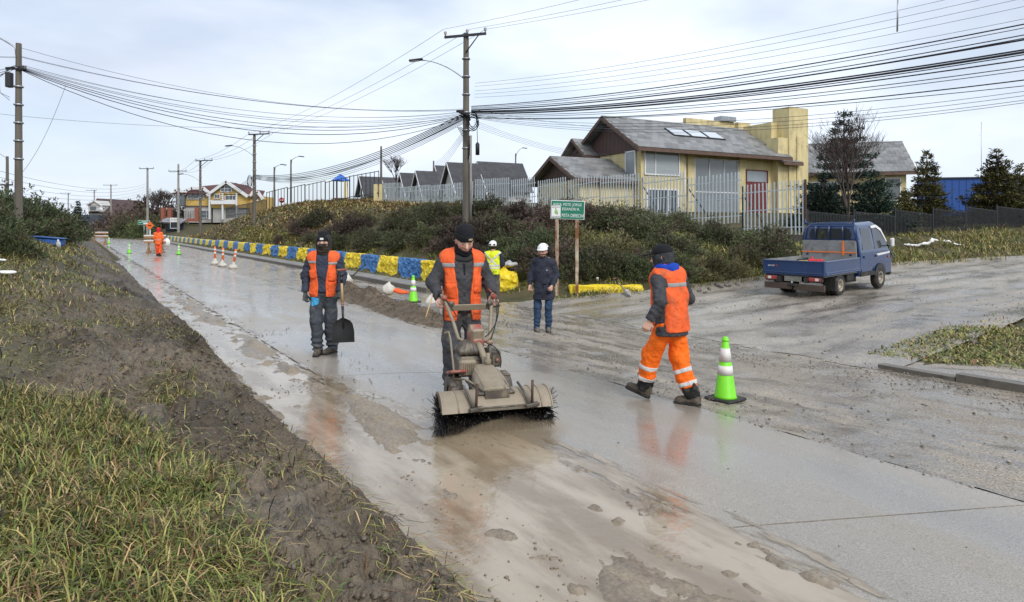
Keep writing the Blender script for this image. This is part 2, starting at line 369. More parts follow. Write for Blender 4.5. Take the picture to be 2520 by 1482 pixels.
bp_ = N_('ShaderNodeBump'); bp_.inputs['Strength'].default_value = .35; bp_.inputs['Distance'].default_value = .02; K_(nz_(6, 5, .6, None).outputs[0], bp_.inputs['Height']); K_(bp_.outputs[0], b_.inputs['Normal'])
va_ = N_('ShaderNodeVertexColor'); va_.layer_name = 'Col'; ad_ = N_('ShaderNodeMath'); ad_.operation = 'ADD'; sp_ = N_('ShaderNodeSeparateColor'); K_(va_.outputs[0], sp_.inputs[0]); K_(sp_.outputs[0], ad_.inputs[0]); K_(mr_(nz_(5, 6).outputs[0], .3, .7, -.5, .5).outputs[0], ad_.inputs[1])
tr_ = N_('ShaderNodeBsdfTransparent'); mx_ = N_('ShaderNodeMixShader'); K_(mr_(ad_.outputs[0], .12, .55, 0, 1).outputs[0], mx_.inputs[0]); K_(tr_.outputs[0], mx_.inputs[1]); K_(b_.outputs[0], mx_.inputs[2]); K_(mx_.outputs[0], out_.inputs[0])
M_water = m

# ================================================================ the ground, one sheet to the horizon
def spaced(a, b, step, far, g=1.18):
    mid = np.arange(a, b + 1e-6, step); lo = []; hi = []; d = step; x = a
    while x > -far: d *= g; x -= d; lo.append(x)
    d = step; x = b
    while x < far: d *= g; x += d; hi.append(x)
    return np.concatenate([lo[::-1], mid, hi])
xs = spaced(-75, 50, .9, 1500); ys = spaced(-4, 125, .9, 1500)
X, Y = np.meshgrid(xs, ys, indexing='ij'); s_, t_ = st(X, Y); p_, r_ = pr(X, Y)
q_ = r_ - np.interp(p_, *LP); g_ = np.interp(p_, *RP) - r_
Z = gz(X, Y) + .10 * fbm(X * .6, Y * .6, 3, 3) * ss(10.5, 13, t_) * ss(.5, 3, q_)
low = (t_ < 9.3) & (s_ < 110) & (s_ > -8) & (t_ > -9.5)
Z = np.where(low, Z - .09, Z); Z = np.where(low & (t_ < 3.0) & (s_ < 40), Z - .28, Z)
Z = np.where((t_ >= 9.3) & (q_ < .8) & (g_ < .8) & (s_ < 60), Z - .16, Z)
link('ground', npmesh('ground', np.stack([X, Y, Z], -1).reshape(-1, 3), gridfaces(len(xs), len(ys)), M_soil, True))
tag(bpy.data.objects['ground'], 'brown winter grass ground and hillside reaching to the horizon', kind='structure')

# ================================================================ concrete lane of separate slabs
road = empty('road', kind='structure'); tag(road, 'wet muddy concrete lane running away to the far junction')
def bendt(s): return np.clip(s - 95, 0, 80) ** 2 * .0012
def slabz(x, y): return gz(x, y) + .004 + .006 * fbm(x * .7, y * .7, 2, 5)
J = 5.05; k = 0
for i in range(-2, 29):
    s0 = 2.5 + J * i; na, nb_ = 26, 24
    tt = np.linspace(2.5, 5.5, nb_); ff = np.linspace(0, 1, na)
    T, Q = np.meshgrid(tt, ff, indexing='xy')
    S = s0 + .008 + (J - .016) * Q - .38 * (T - 3.5)
    x, y = xy(S, T - bendt(S)); dz = .004 * math.sin(i * 2.3)
    z = slabz(x, y)
    top = np.stack([x, y, z], -1)
    V = top.reshape(-1, 3).tolist(); fs = gridfaces(na, nb_).tolist()
    ring = [j for j in range(nb_)] + [a * nb_ + nb_ - 1 for a in range(1, na)] + [(na - 1) * nb_ + j for j in range(nb_ - 2, -1, -1)] + [a * nb_ for a in range(na - 2, 0, -1)]
    b0 = len(V); V += [(V[j][0], V[j][1], V[j][2] - .12) for j in ring]; n = len(ring)
    fs += [(ring[j], ring[(j + 1) % n], b0 + (j + 1) % n, b0 + j) for j in range(n)]
    me = bpy.data.meshes.new('concrete_slab'); me.from_pydata(V, [], fs); me.materials.append(M_slab); me.update()
    link('concrete_slab', me, road)

# gravel-covered far lane and the side street: sheets laid just above the ground
def sheet(name, A, B, f, mt, label, noise=.01, keep=None, kind='structure', zo=.0, sm=True, nf=(3.0, 12.0), rutf=None):
    a, b = np.meshgrid(A, B, indexing='ij'); x, y = f(a, b)
    z = gz(x, y) + zo + (rutf(x, y) if rutf else 0) + noise * (fbm(x * nf[0], y * nf[0], 3, 11) + .6 * fbm(x * nf[1], y * nf[1], 2, 12))
    fs = gridfaces(len(A), len(B)); V = np.stack([x, y, z], -1).reshape(-1, 3)
    if keep is not None:
        c = V[fs].mean(1); fs = fs[keep(c[:, 0], c[:, 1])]
    o = link(name, npmesh(name, V, fs, mt, sm)); tag(o, label, kind=kind); return o
sA = np.concatenate([np.arange(-9, 22, .09), np.arange(22, 60, .35), np.arange(60, 140, 1.2)])
sheet('gravel_lane', sA, np.linspace(5.512, 9.62, 40), lambda s, t: xy(s, t - bendt(s)), M_gravel, 'wet gravel covered lane beside the concrete slabs', .022)
sheet('road_shoulder', np.concatenate([np.arange(3, 60, .5), np.arange(60, 140, 1.5)]), np.linspace(1.68, 2.492, 8), lambda s, t: xy(s, t - bendt(s)), M_mud, 'wet muddy gutter strip along the slabs', .006, zo=-.012)
pA = np.concatenate([np.arange(4, 32, .12), np.arange(32, 110, .7)]); kB = np.linspace(0, 1, 70)
def pxy(p, k):
    r0 = np.interp(p, *RP) - .9; r1 = np.interp(p, *LP); r1 = np.where(p < 12.2, 13.2, r1) + .45
    r = r0 + (r1 - r0) * k; return .78 * p - .626 * r, .626 * p + .78 * r
def ruts(x, y):
    p, r = pr(x, y); c = r - np.interp(p, *RP) + .5 * fbm(p * .12, p * 0, 2, 44); z = 0
    for o_ in (1.6, 3.0, 4.3, 5.6): z = z - .035 * np.exp(-((c - o_) / .22) ** 2) + .02 * np.exp(-((c - o_ - .45) / .25) ** 2)
    return (z + .03 * fbm(p * .5, r * .9, 3, 45)) * ss(9.8, 11.5, st(x, y)[1])
sheet('side_street', pA, kB, pxy, M_street, 'wet gravel side street climbing to the right', .022, keep=lambda x, y: (st(x, y)[1] > 9.5) & (st(x, y)[0] < 17.3), zo=.005, rutf=ruts)

# ================================================================ muddy gutter: raised mud and standing water
sM = np.concatenate([np.arange(.5, 9, .022), np.arange(9, 20, .06), np.arange(20, 70, .25)])
tM = np.arange(1.15, 3.62, .024)
S, T = np.meshgrid(sM, tM, indexing='ij'); x, y = xy(S, T)
wr = np.interp(S, [0, 4.2, 5.6, 7.5, 70], [3.44, 3.44, 2.95, 2.5, 2.45])     # right edge of the puddle
edge = ss(0, .25, wr - T + .12 * fbm(S * 1.3, T * 1.3, 3, 31))
smear = fbm(S * 1.1 + .6 * T, T * 3.4, 3, 21)
base = .026 * smear + .030 * fbm(S * 4, T * 7, 4, 22, .6) + .022 * np.abs(fbm(S * 12, T * 15, 3, 23)) - .004
lump = ss(.20, .42, fbm(S * 4.3, T * 4.3, 2, 25)) * .030 * (1 + fbm(S * 20, T * 20, 2, 26))
ridge = .06 * ss(-.05, .35, fbm(S * .8, T * 2.0, 2, 27)) * np.exp(-((T - 2.35) / .28) ** 2)
far = ss(5.5, 8.5, S) * .012 * (1 - ss(20, 40, S) * .5)
near = -.015 * (1 - ss(4.6, 6.5, S)) * ss(1.9, 2.5, T) - .004 * ss(2.3, 2.5, T)
edge_l = -.022 * ss(2.15, 1.95, T) * ss(1.62, 1.72, T) + .03 * ss(1.66, 1.5, T)
Zm = gz(x, y) * (T > TE) + np.where(T <= TE, 0, 0) + (base + lump + ridge + far + near) * (.25 + .75 * edge) + edge_l - .03 * (1 - edge) - .006
fs = gridfaces(len(sM), len(tM)); V = np.stack([x, y, Zm], -1).reshape(-1, 3)
keep = (T - wr < .22).reshape(-1)[fs].all(1)
o = link('mud', npmesh('mud', V, fs[keep], M_mud, True)); tag(o, 'churned wet mud lying in the gutter', 'mud', kind='stuff')
sW = np.concatenate([np.arange(.3, 12, .1), np.arange(12, 72, .6)]); kW = np.linspace(0, 1, 40)
S, Kk = np.meshgrid(sW, kW, indexing='ij')
wr = np.interp(S, [0, 4.2, 5.6, 7.5, 70], [3.52, 3.52, 3.05, 2.65, 2.6]) + .10 * fbm(S * 1.1, S * 0 + 3, 3, 41)
x, y = xy(S, 1.3 + (wr - 1.3) * Kk)
def wz_(T, x, y): k = ss(2.3, 2.5, T); return .0115 * (1 - k) + (slabz(x, y) + .0035) * k
link('puddle_water', npmesh('puddle_water', np.stack([x, y, wz_(1.3 + (wr - 1.3) * Kk, x, y)], -1).reshape(-1, 3), gridfaces(len(sW), len(kW)), M_water, True, np.repeat(np.clip((1 - Kk) * (wr - 1.3) / .55, 0, 1).reshape(-1, 1), 3, 1)))
tag(bpy.data.objects['puddle_water'], 'brown muddy water standing along the road edge', kind='structure')

# ================================================================ the left bank, cut mud and turf
sB = np.concatenate([np.arange(1.8, 7, .023), np.arange(7, 14, .055), np.arange(14, 30, .15), np.arange(30, 112, .6)])
tB = np.concatenate([np.arange(-9.5, -2.6, .16), np.arange(-2.6, 1.78, .025)])
S, T = np.meshgrid(sB, tB, indexing='ij'); wob = .10 * fbm(S * 1.1, S * 0, 4, 51) + .05 * fbm(S * 5, S * 0 + 7, 2, 52)
def grass_mask(S, T):                     # where turf still covers the bank
    n = fbm(S * .55, T * .8, 4, 61)
    a = ss(1.25, .6, T + .22 * (S - 2.5) + 1.1 * n) * ss(6.0, 4.7, S + 1.6 * n + .6 * T)
    b = ss(-.1, -1.3, T + 1.4 * n - .02 * S) * ss(6.0, 8.0, S)
    c = .7 * ss(.06, .24, n + .25 * fbm(S * 1.6, T * 2.4, 3, 66)) * ss(1.25, .6, T) * ss(5.0, 6.0, S)
    return np.clip(np.maximum(np.maximum(a, b), c), 0, 1)
gm = grass_mask(S, T)
x, y = xy(S, T)
xs2, ys2 = xy(S, np.minimum(T + wob * ss(0, 1.0, T), 1.9)); Zb = gz(xs2, ys2)
rough = (1 - .55 * gm) * ss(1.75, 1.3, T)
clod = np.abs(fbm(S * 3.2, T * 3.6, 4, 53, .6)) * .17 + np.abs(fbm(S * 7, T * 7, 3, 54)) * .11 + .085 * np.abs(fbm(S * 15, T * 15, 2, 55)) + .09 * fbm(S * .8, T * 1.5, 3, 56)
rut = .05 * np.sin(T * 9 + 2 * fbm(S * .5, T, 2, 57)) * ss(5.5, 6.5, S) * ss(12, 9, S)
Zb = Zb + rough * (clod + rut - .03)
Zb = np.where(T > TE, np.minimum(Zb, -.02), Zb)
cm = np.stack([.118 + 0 * S, .094 + 0 * S, .066 + 0 * S], -1)
v1 = fbm(S * .7, T * 1.1, 4, 58)[..., None]; wet = ss(.05, .35, fbm(S * .9, T * 2.2, 3, 59))[..., None]
cm = cm * (1 + 1.1 * v1) * (1 - .35 * wet) + wet * np.array([.075, .066, .054])
cg = np.array([.10, .088, .038]) * (1 + .6 * fbm(S * 2, T * 2, 3, 60)[..., None])
cm = cm * (1 - gm[..., None]) + cg * gm[..., None]
o = link('left_bank', npmesh('left_bank', np.stack([x, y, Zb], -1).reshape(-1, 3), gridfaces(len(sB), len(tB)), M_mudbank, True, np.clip(cm, .01, 1).reshape(-1, 3)))
tag(o, 'freshly cut muddy bank with torn turf beside the road', kind='structure')
_bank = (sB, tB, Zb)
def bankz(s, t):
    i = np.clip(np.searchsorted(sB, s), 1, len(sB) - 1); j = np.clip(np.searchsorted(tB, t), 1, len(tB) - 1)
    return Zb[i, j]

# ================================================================ grass blades
M_grass = mat('grass_blades', (1, 1, 1), .55, .12, 30, 0, attr=True, spec=.35)
PAL = np.array([[.10, .145, .030], [.185, .215, .045], [.37, .32, .10], [.44, .31, .15], [.21, .115, .055], [.030, .029, .018], [.26, .25, .07]])
def blades(name, P, Ln, W, lean, pal, label, combdir=None, comb=0.0, kind='stuff', cat='grass', seed=1, floor=True):
    r = np.random.default_rng(seed); n = len(P); az = r.random(n) * 6.283
    D = np.stack([np.cos(az), np.sin(az), 0 * az], -1)
    if combdir is not None: D = D * (1 - comb) + np.asarray(combdir) * comb
    sd = np.stack([-D[:, 1], D[:, 0], 0 * az], -1); sd /= np.linalg.norm(sd, axis=1)[:, None] + 1e-6
    Ln = np.broadcast_to(Ln, n)[:, None] * (.55 + .9 * r.random((n, 1))); W = np.broadcast_to(W, n)[:, None] * (.6 + .8 * r.random((n, 1)))
    le = lean * (.15 + 1.0 * r.random((n, 1))); bend = lean * (.4 + 1.3 * r.random((n, 1))); up = np.array([0, 0, 1.0])
    tw = r.normal(size=(n, 1)) * .5; L3 = []; p = P.copy(); L3 += [p - sd * W * .4, p + sd * W * .4]
    for (du, a_, wf) in ((.36, 0.15, .5), (.34, .55, .42), (.30, 1.0, 0)):
        a = np.minimum(le + bend * a_, 2.05); p = p + Ln * du * (np.sin(a) * (D + sd * tw * a_) + np.cos(a) * up)
        if floor is not None: p[:, 2] = np.maximum(p[:, 2], P[:, 2] + .012)
        L3 += [p - sd * W * wf, p + sd * W * wf] if wf else [p]
    V = np.stack(L3, 1).reshape(-1, 3)
    b = np.arange(n)[:, None] * 7; T_ = np.concatenate([b + [0, 1, 3], b + [0, 3, 2], b + [2, 3, 5], b + [2, 5, 4], b + [4, 5, 6]] if seed in (3, 4) else [b + [0, 1, 3], b + [0, 3, 2], b + [2, 3, 6]], 1).reshape(-1, 3)
    ci = r.choice(len(PAL), n, p=np.asarray(pal) / sum(pal)); c = PAL[ci] * (.65 + .8 * r.random((n, 1)))
    o = link(name, npmesh(name, V, T_, M_grass, True, np.repeat(c, 7, 0))); tag(o, label, cat, kind=kind); return o
def scat(n, sr, tr, mask, seed, zf=None, frame=xy):
    r = np.random.default_rng(seed); S = sr[0] + (sr[1] - sr[0]) * r.random(n); T = tr[0] + (tr[1] - tr[0]) * r.random(n)
    k = r.random(n) < mask(S, T); S, T = S[k], T[k]; x, y = frame(S, T)
    z = gz(x, y) if zf is None else zf(S, T)
    return np.stack([x, y, z - .01], -1)
P = scat(165000, (1.8, 6.6), (-2.4, 1.4), lambda s, t: grass_mask(s, t) * (.35 + .65 * ss(-.25, .2, fbm(s * 2.2, t * 2.2, 3, 71))), 1, bankz)
blades('grass', P, .165, .0058, 1.15, [3.6, 3.0, 1.8, 2.0, 2.2, 2.0, 2.4], 'long wet green and yellow grass on the near bank', combdir=(.5, -.75, 0), comb=.22, seed=3)
P = scat(150000, (1.8, 13), (-3, 1.6), lambda s, t: .30 * ss(-.05, .35, fbm(s * 1.4, t * 2.0, 3, 72)) + .03, 2, bankz)
blades('grass', P, .20, .0055, 1.55, [1.4, 1.6, 2.0, 2.4, 2, 2.4, 1.4], 'torn flattened grass strands scattered in the bank mud', combdir=(.6, -.8, 0), comb=.5, seed=4)
P = scat(105000, (6.0, 36), (-6, 1.2), lambda s, t: grass_mask(s, t) * (.25 + .75 * ss(-.25, .2, fbm(s * .9, t * .9, 3, 73))), 5, bankz)
blades('grass', P, .20, .0050 + .00068 * P[:, 1], 1.2, [2.4, 2.8, 2.6, 2.4, 1.2, .8, 2.6], 'yellow brown grass on the rising bank under the shrubs', combdir=(.5, -.75, 0), comb=.3, seed=6)
# ================================================================ painted rubble wall
BLUE, YEL = (.055, .185, .43), (.86, .64, .02)
M_blue = mat('blue_wall_paint', BLUE, .55, .3, 5, .4, 22, dirt=((.10, .12, .14), .38, 5))
M_yel = mat('yellow_wall_paint', YEL, .5, .22, 5, .4, 22, dirt=((.33, .25, .05), .42, 5))
wall = empty('painted_wall', (*xy(16, 10.5), 0), label='low rubble retaining wall painted in blue and yellow blocks along the pavement', cat='wall')
W0 = Vector(wall.location)
def wall_sec(s0, s1, h, col, seed, rough, ragged=0.0):
    nu, nv = (26, 12) if rough > .02 else (10, 6)
    u = np.linspace(s0, s1, nu); v = np.linspace(0, 1, nv)
    U, Vv = np.meshgrid(u, v, indexing='ij')
    def face(t0, sgn):
        z0 = gz(*xy(U, U * 0 + 10.5)) * 0 - .17
        hh = h * (1 + .04 * fbm(U * 2, U * 0, 2, seed)) - ragged * ss(.0, 1, (s1 - U) / (s1 - s0) * 0 + (s0 + (s1 - s0) - U) * 0)
        n = fbm(U * 4.5, Vv * 4.2 + seed, 3, 81) ; cell = np.abs(fbm(U * 7, Vv * 6 + seed * 3, 2, 82))
        off = rough * (1.7 * n - 2.6 * cell)
        if ragged: off = off + ragged * .25 * fbm(U * 3, Vv * 3, 3, 83)
        T = t0 + .10 * Vv - sgn * off
        x, y = xy(U, T); return np.stack([x, y, z0 + hh * Vv], -1)
    A = face(10.30, 1); B = face(10.62, -1)
    V = np.concatenate([A.reshape(-1, 3), B.reshape(-1, 3)]) - np.array(W0); n = nu * nv
    fs = gridfaces(nu, nv).tolist() + [[a + n for a in f[::-1]] for f in gridfaces(nu, nv).tolist()]
    fs += [[i * nv + nv - 1, (i + 1) * nv + nv - 1, n + (i + 1) * nv + nv - 1, n + i * nv + nv - 1] for i in range(nu - 1)]
    for i in (0, nu - 1): fs += [[i * nv + j, i * nv + j + 1, n + i * nv + j + 1, n + i * nv + j] for j in range(nv - 1)]
    link('painted_block', npmesh('painted_block', V, fs, col, rough < .02), wall)
s = 17.45; k = 1
while s < 101:
    wd = 2.0 if s < 62 else 1.75
    wall_sec(s, s + wd - .004, (.80 if s < 62 else .72) * (1 if s > 19.5 else .98), M_yel if k % 2 == 0 else M_blue, k, .06 if s < 50 else .012); s += wd; k += 1
# broken yellow end of the wall, behind the workers
def blob(name, fn, lo, hi, h, mt, parent=None, loc=None, smooth=False, rz=0):
    return link(name, sdf_mesh(name, fn, lo, hi, h, mt, smooth=smooth), parent, loc, (0, 0, rz) if rz else None)
e0 = gp(1244, 717); wallend = lambda P: smin(sbox(P, (0, 0, .3), (.42, .25, .33), .1), sbox(P, (-.25, .0, .65), (.3, .22, .25), .08), .1) + .07 * sn3(P, 2.2, 3) + .05 * np.abs(sn3(P, 4.5, 4))
o = blob('rubble_pillar', wallend, (-.8, -.6, -.1), (.8, .6, 1.1), .03, M_yel, loc=e0 + Vector((-.05, .25, -.08)), rz=R(-8))
tag(o, 'broken end of the wall, a ragged lump of stones painted bright yellow', 'wall')
# low yellow kerb wall at the corner
a, b = gp(1402, 722), gp(1582, 716); mid = (a + b) / 2; L_ = (b - a).length
o = blob('yellow_kerb_wall', lambda P: sbox(P, (0, 0, .07), (L_ / 2, .12, .12), .02) + .018 * sn3(P, 2.5, 6) + .03 * np.maximum(0, sn3(P * [1, 1, 0], .9, 7)) * (P[:, 2] < .04), (-L_ / 2 - .1, -.25, -.1), (L_ / 2 + .1, .25, .3), .022, M_yel, loc=mid + Vector((0, .1, 0)), rz=math.atan2(b.y - a.y, b.x - a.x))
tag(o, 'low broken kerb wall painted yellow at the street corner', 'wall')

# kerbs and footpath of the main road
def strip(name, s0, s1, t0, t1, z0f, h, mt, label, step=1.5, kind='structure', parent=None):
    m = MB(); n = max(2, int((s1 - s0) / step) + 1); ss_ = np.linspace(s0, s1, n); vs = []
    for s in ss_:
        for (t, top) in ((t0, 0), (t0, 1), (t1, 1), (t1, 0)):
            x, y = xy(s, t - float(bendt(s))); zb = float(gz(*xy(s, z0f - float(bendt(s)))))
            vs.append((x, y, zb + (h if top else -.1)))
    fs = [(i * 4 + j, i * 4 + (j + 1) % 4, i * 4 + 4 + (j + 1) % 4, i * 4 + 4 + j) for i in range(n - 1) for j in range(4)] + [(0, 1, 2, 3), tuple((n - 1) * 4 + j for j in (3, 2, 1, 0))]
    m.add(vs, fs); o = m.build(name, mt, parent)
    if parent is None: tag(o, label, kind=kind)
    return o
strip('kerb', 18.2, 100, 9.0, 9.16, 8.9, .14, M_kerb, 'concrete kerb along the painted wall')
strip('footpath', 18.0, 100, 9.165, 9.95, 8.9, .13, M_conc, 'narrow concrete footpath below the painted wall')
kb = empty('kerb', kind='structure'); tag(kb, 'dark concrete kerb stones at the near street corner')
for i in range(8):
    s1 = 4.85 - i * 1.0; strip('kerb_stone', s1 - .985, s1, 9.60, 9.77, 9.4, .115 - .05 * (i == 0), M_kerb, '', 1, parent=kb)
sheet('footpath', np.arange(-6, 4.9, .2), np.linspace(9.775, 11.2, 12), xy, M_gravel, 'gritty footpath strip behind the corner kerb', .03, zo=.0, rutf=lambda x, y: .09 * ss(11.3, 10.0, st(x, y)[1] + .5 * fbm(x, y, 3, 46)) * ss(4.7, 3.4, st(x, y)[0]) - .01)

# dirt heap along the lane edge
sD = np.arange(10.6, 20.5, .045); tD = np.arange(5.35, 7.3, .045); S, T = np.meshgrid(sD, tD, indexing='ij')
cT = 6.05 + .10 * (S - 11) * .55
hgt = (.20 + .13 * ss(14, 17, S)) * np.exp(-((T - cT) / .40) ** 2) * ss(10.8, 12.0, S) * ss(20.3, 18.2, S)
x, y = xy(S, T); z = gz(x, y) + hgt * (1 + .8 * fbm(S * 2, T * 2, 3, 91)) + np.minimum(hgt * 3, 1) * (.16 * np.abs(fbm(S * 4, T * 4, 3, 92)) + .06 * np.abs(fbm(S * 10, T * 10, 2, 93))) - .035 + .02 * (hgt > .05)
M_dirt = mat('spoil_dirt', (.125, .095, .064), .75, .35, 5, .9, 22, spec=.3)
o = link('dirt_heap', npmesh('dirt_heap', np.stack([x, y, z], -1).reshape(-1, 3), gridfaces(len(sD), len(tD)), M_dirt, True))
tag(o, 'long heap of dug brown dirt on the lane edge behind the workers', 'dirt heap'); HEAP = (S.ravel(), T.ravel(), z.ravel(), hgt.ravel())

# ================================================================ utility poles
M_pole = mat('pole_concrete', (.135, .12, .095), .75, .25, 2.5, .3, 18, dirt=((.06, .055, .045), .4, 1.5), stretch=(1, 1, .25))
M_poleg = mat('pole_grey', (.30, .285, .26), .75, .2, 2.5, .2, 18)
M_gal = mat('galvanised_steel', (.42, .44, .46), .42, .15, 6, .05, 40, metal=.75)
M_dkmetal = mat('dark_metal', (.045, .045, .05), .5, .2, 8, .1, 40, metal=.3)
M_cab = mat('cable_rubber', (.012, .012, .014), .5, .1, 5, 0)
M_wire = mat('bare_wire', (.10, .105, .115), .45, .1, 5, 0, metal=.4)
M_porc = mat('porcelain', (.45, .42, .40), .25, .1, 5, 0)
def pole(px, pytop, d, w0, w1, label, crossarm=None, lamp=None, mt=None, zbase=None, lean=0.0, boxes=False, group='utility poles', name='utility_pole', brace=True):
    """crossarm: (half-length left, half-length right, drop); lamp: (reach in m along image x, rise, attach drop)"""
    p = at(px, pytop, d); zb = G(p.x, p.y) - .2 if zbase is None else zbase
    e = empty(name, (p.x, p.y, zb), label=label, cat='pole', group=group); H = p.z - zb; mt = mt or M_pole
    m = MB(); n = 8; pts = [(lean * (1 - k) * 0 + lean * k, 0, H * k) for k in np.linspace(0, 1, 7)]
    m.tube(pts, [w0 / 2 + (w1 - w0) / 2 * k for k in np.linspace(0, 1, 7)], 8, sm=False); m.build('shaft', mt, e)
    if crossarm:
        a, b, dr = crossarm[:3]; ang = crossarm[3] if len(crossarm) > 3 else -.35
        dx, dy = math.cos(ang), math.sin(ang); zt = H - dr
        m = MB(); m.box(((b - a) / 2 * dx + lean, (b - a) / 2 * dy - w1 * .6, zt), (a + b, .09, .10), (0, 0, ang)); m.build('crossarm', M_dkmetal, e)
        if brace: MB().tube([(lean, -w1 * .6, zt - .75), (b * .62 * dx + lean, b * .62 * dy - w1 * .6, zt - .05)], .03, 6).build('brace', M_dkmetal, e)
        for q in (-a * .96, (b - a) / 2 + .1, b * .96):
            MB().lathe([(.025, 0), (.03, .06), (.075, .09), (.05, .13), (.08, .16), (.05, .2), (.02, .24)], 8, (q * dx + lean, q * dy - w1 * .6, zt + .05)).build('insulator', M_porc, e)
    if lamp:
        reach, rise, dr = lamp; z0 = H - dr; sg = 1 if reach > 0 else -1
        pts = [(sg * .05 + lean, 0, z0 - .5), (sg * .1 + lean, 0, z0)] + [(sg * .1 + (reach - sg * .1) * k + lean, -.25 * k, z0 + rise * (1 - (1 - k) ** 2)) for k in np.linspace(.12, 1, 8)]
        MB().tube(pts, [.035] * 2 + [.032 - .01 * k for k in np.linspace(0, 1, 8)], 6).build('lamp_arm', M_gal, e)
        t = Vector(pts[-1]); m = MB(); m.box((t.x + sg * .25, t.y, t.z + .01), (.62, .2, .09), (0, sg * .12, 0), bev=.03); lh = m.build('lamp_head', M_dkmetal, e)
        MB().box((t.x + sg * .3, t.y, t.z - .045), (.36, .15, .02), (0, sg * .12, 0)).build('lens', M_porc, lh)
    if boxes:
        for k in range(6): 
            MB().lathe([(w0 / 2 * .99, 0), (w0 / 2 + .018, .0), (w0 / 2 + .018, .05), (w0 / 2 * .99, .05)], 8, (lean * .5, 0, H * (.42 + .09 * k))).build('band', M_gal, e)
    return e, p
pc, pcp = pole(1147, 83, 29, .34, .24, 'tall dark concrete pole with crossarm and street lamp in the bushes behind the wall', (1.02, .95, .12, -.30), (-1.95, .75, 2.0), lean=-.0, boxes=True)
# conduit, cable coils, splice box and hanging dropper of that pole
MB().tube([(.22, -.18, .3), (.22, -.18, 4.3)], .05, 8).build('conduit', M_poleg, pc)
rs = np.random.default_rng(5)
for k in range(5):
    c = Vector((.30 + .05 * k % .1, -.22 - .03 * k, pcp.z - pc.location.z - 3.85 - .06 * k)); r0 = .30 + .05 * rs.random()
    MB().tube([(c.x + .18 * math.cos(a) * (1 + .1 * k), c.y, c.z + r0 * math.sin(a)) for a in np.linspace(0, 6.283, 18)], .017, 5, cap=False).build('cable_coil', M_cab, pc)
for k in range(4):
    zc = pcp.z - pc.location.z - 3.5 - .09 * k
    MB().box((-.25 + .12 * k, -.22, zc), (.34, .16, .12), (.2, .3 * k, .4 * k), bev=.03).build('splice_case', M_cab, pc)
MB().tube([(.48, -.2, pcp.z - pc.location.z - 3.6), (.52, -.2, pcp.z - pc.location.z - 4.9)], .014, 5).build('dropper', M_cab, pc)
MB().lathe([(.0, 0), (.09, .02), (.09, .5), (.03, .58)], 10, (.52, -.2, pcp.z - pc.location.z - 5.45)).build('splice_case', M_cab, pc)
for k in range(4): MB().tube([(-.22 - .05 * k, -.2, pcp.z - pc.location.z - 4.2), (.16 + .02 * k, -.21, pcp.z - pc.location.z - 4.6 - .2 * k), (.12, -.2, pcp.z - pc.location.z - 5.6)], .014, 5).build('cable_coil', M_cab, pc)
pl, plp = pole(46, 107, 22, .26, .17, 'thick mossy concrete pole rising from the shrubs at the left edge', None, (-1.5, .55, .15), boxes=True)
hl = plp.z - pl.location.z
MB().box((-.28, -.05, hl - 1.25), (.17, .2, .5), bev=.02).build('junction_box', M_dkmetal, pl)
for k in range(3): MB().tube([(-.35, -.12, hl - .85 - .03 * k), (.35, -.12, hl - .8 - .05 * k)], .02, 5).build('cable_clamp', M_dkmetal, pl)
for k in range(2): MB().tube([(-.1, -.14, hl - .85), (-.55 - .1 * k, -.16, hl - 1.2), (-.5, -.16, hl - 1.7), (-.2, -.14, hl - 1.85 - .1 * k)], .008, 5).build('dropper', M_cab, pl)
pole(18, 385, 50, .28, .18, 'small distant lamp pole just behind the thick pole at the left edge', (.7, .6, 2.2, -.2), (-1.3, .5, .1), brace=False)
p3, p3p = pole(626, 330, 56, .34, .24, 'dark pole with lamp and crossarm at the crest of the grassy slope', (.50, 1.55, .05, -.25), (-1.85, .85, 1.9), boxes=True)
for k in range(3): MB().tube([(-.3 + .2 * math.cos(a), -.25, p3p.z - p3.location.z - 4.0 - .1 * k + .45 * math.sin(a)) for a in np.linspace(0, 6.283, 14)], .02, 5, cap=False).build('cable_coil', M_cab, p3)
pole(493, 395, 75, .34, .24, 'slim dark pole with wide crossarm in front of the yellow house', (.55, 1.7, .05, -.25), (-1.9, .8, 2.4), boxes=True)
pole(363, 414, 108, .42, .30, 'weathered grey pole behind the far worker and the barrier', (1.35, 1.2, .1, -.1), None, mt=M_poleg, brace=False)
pole(439, 404, 100, .40, .28, 'grey pole with double crossarm behind the bus shelter', (1.5, 1.4, 1.1, -.1), None, mt=M_poleg, brace=False)
pole(273, 455, 165, .4, .3, 'far grey pole beside the brown roofed house gable', (1.8, 1.7, .1, 0), None, mt=M_poleg, brace=False)
pole(232, 468, 185, .4, .3, 'far thin pole in front of the brown roofed house', (2.2, .8, .1, 0), None, mt=M_poleg)
pole(168, 475, 205, .4, .3, 'farthest little pole above the shrubs', (2.4, .9, .1, 0), None, mt=M_poleg)
pole(675, 411, 68, .22, .16, 'short lamp post behind the black hill railing', None, (.8, .25, .05), name='lamp_post', group='lamp posts')
pole(716, 393, 70, .24, .16, 'taller thin lamp post behind the black hill railing', None, (.95, .35, .05), name='lamp_post', group='lamp posts')
pole(938, 360, 64, .26, .18, 'bare dark pole standing where the railing meets the metal fence', None, None)
pole(1067, 396, 80, .26, .18, 'short dark pole between the dark gabled roofs', None, None)
pole(1269, 378, 82, .26, .16, 'lamp post above the dark roofs right of the tall pole', None, (.9, .7, .05), name='lamp_post', group='lamp posts')
e = empty('antenna_mast', at(2415, 390, 75), label='thin radio mast above the right conifer', cat='mast')
MB().tube([(0, 0, -3), (0, 0, 4.2)], .03, 6).build('mast', M_gal, e); MB().tube([(-.25, 0, 2.6), (0, 0, 2.6)], .015, 5).build('spur', M_gal, e)

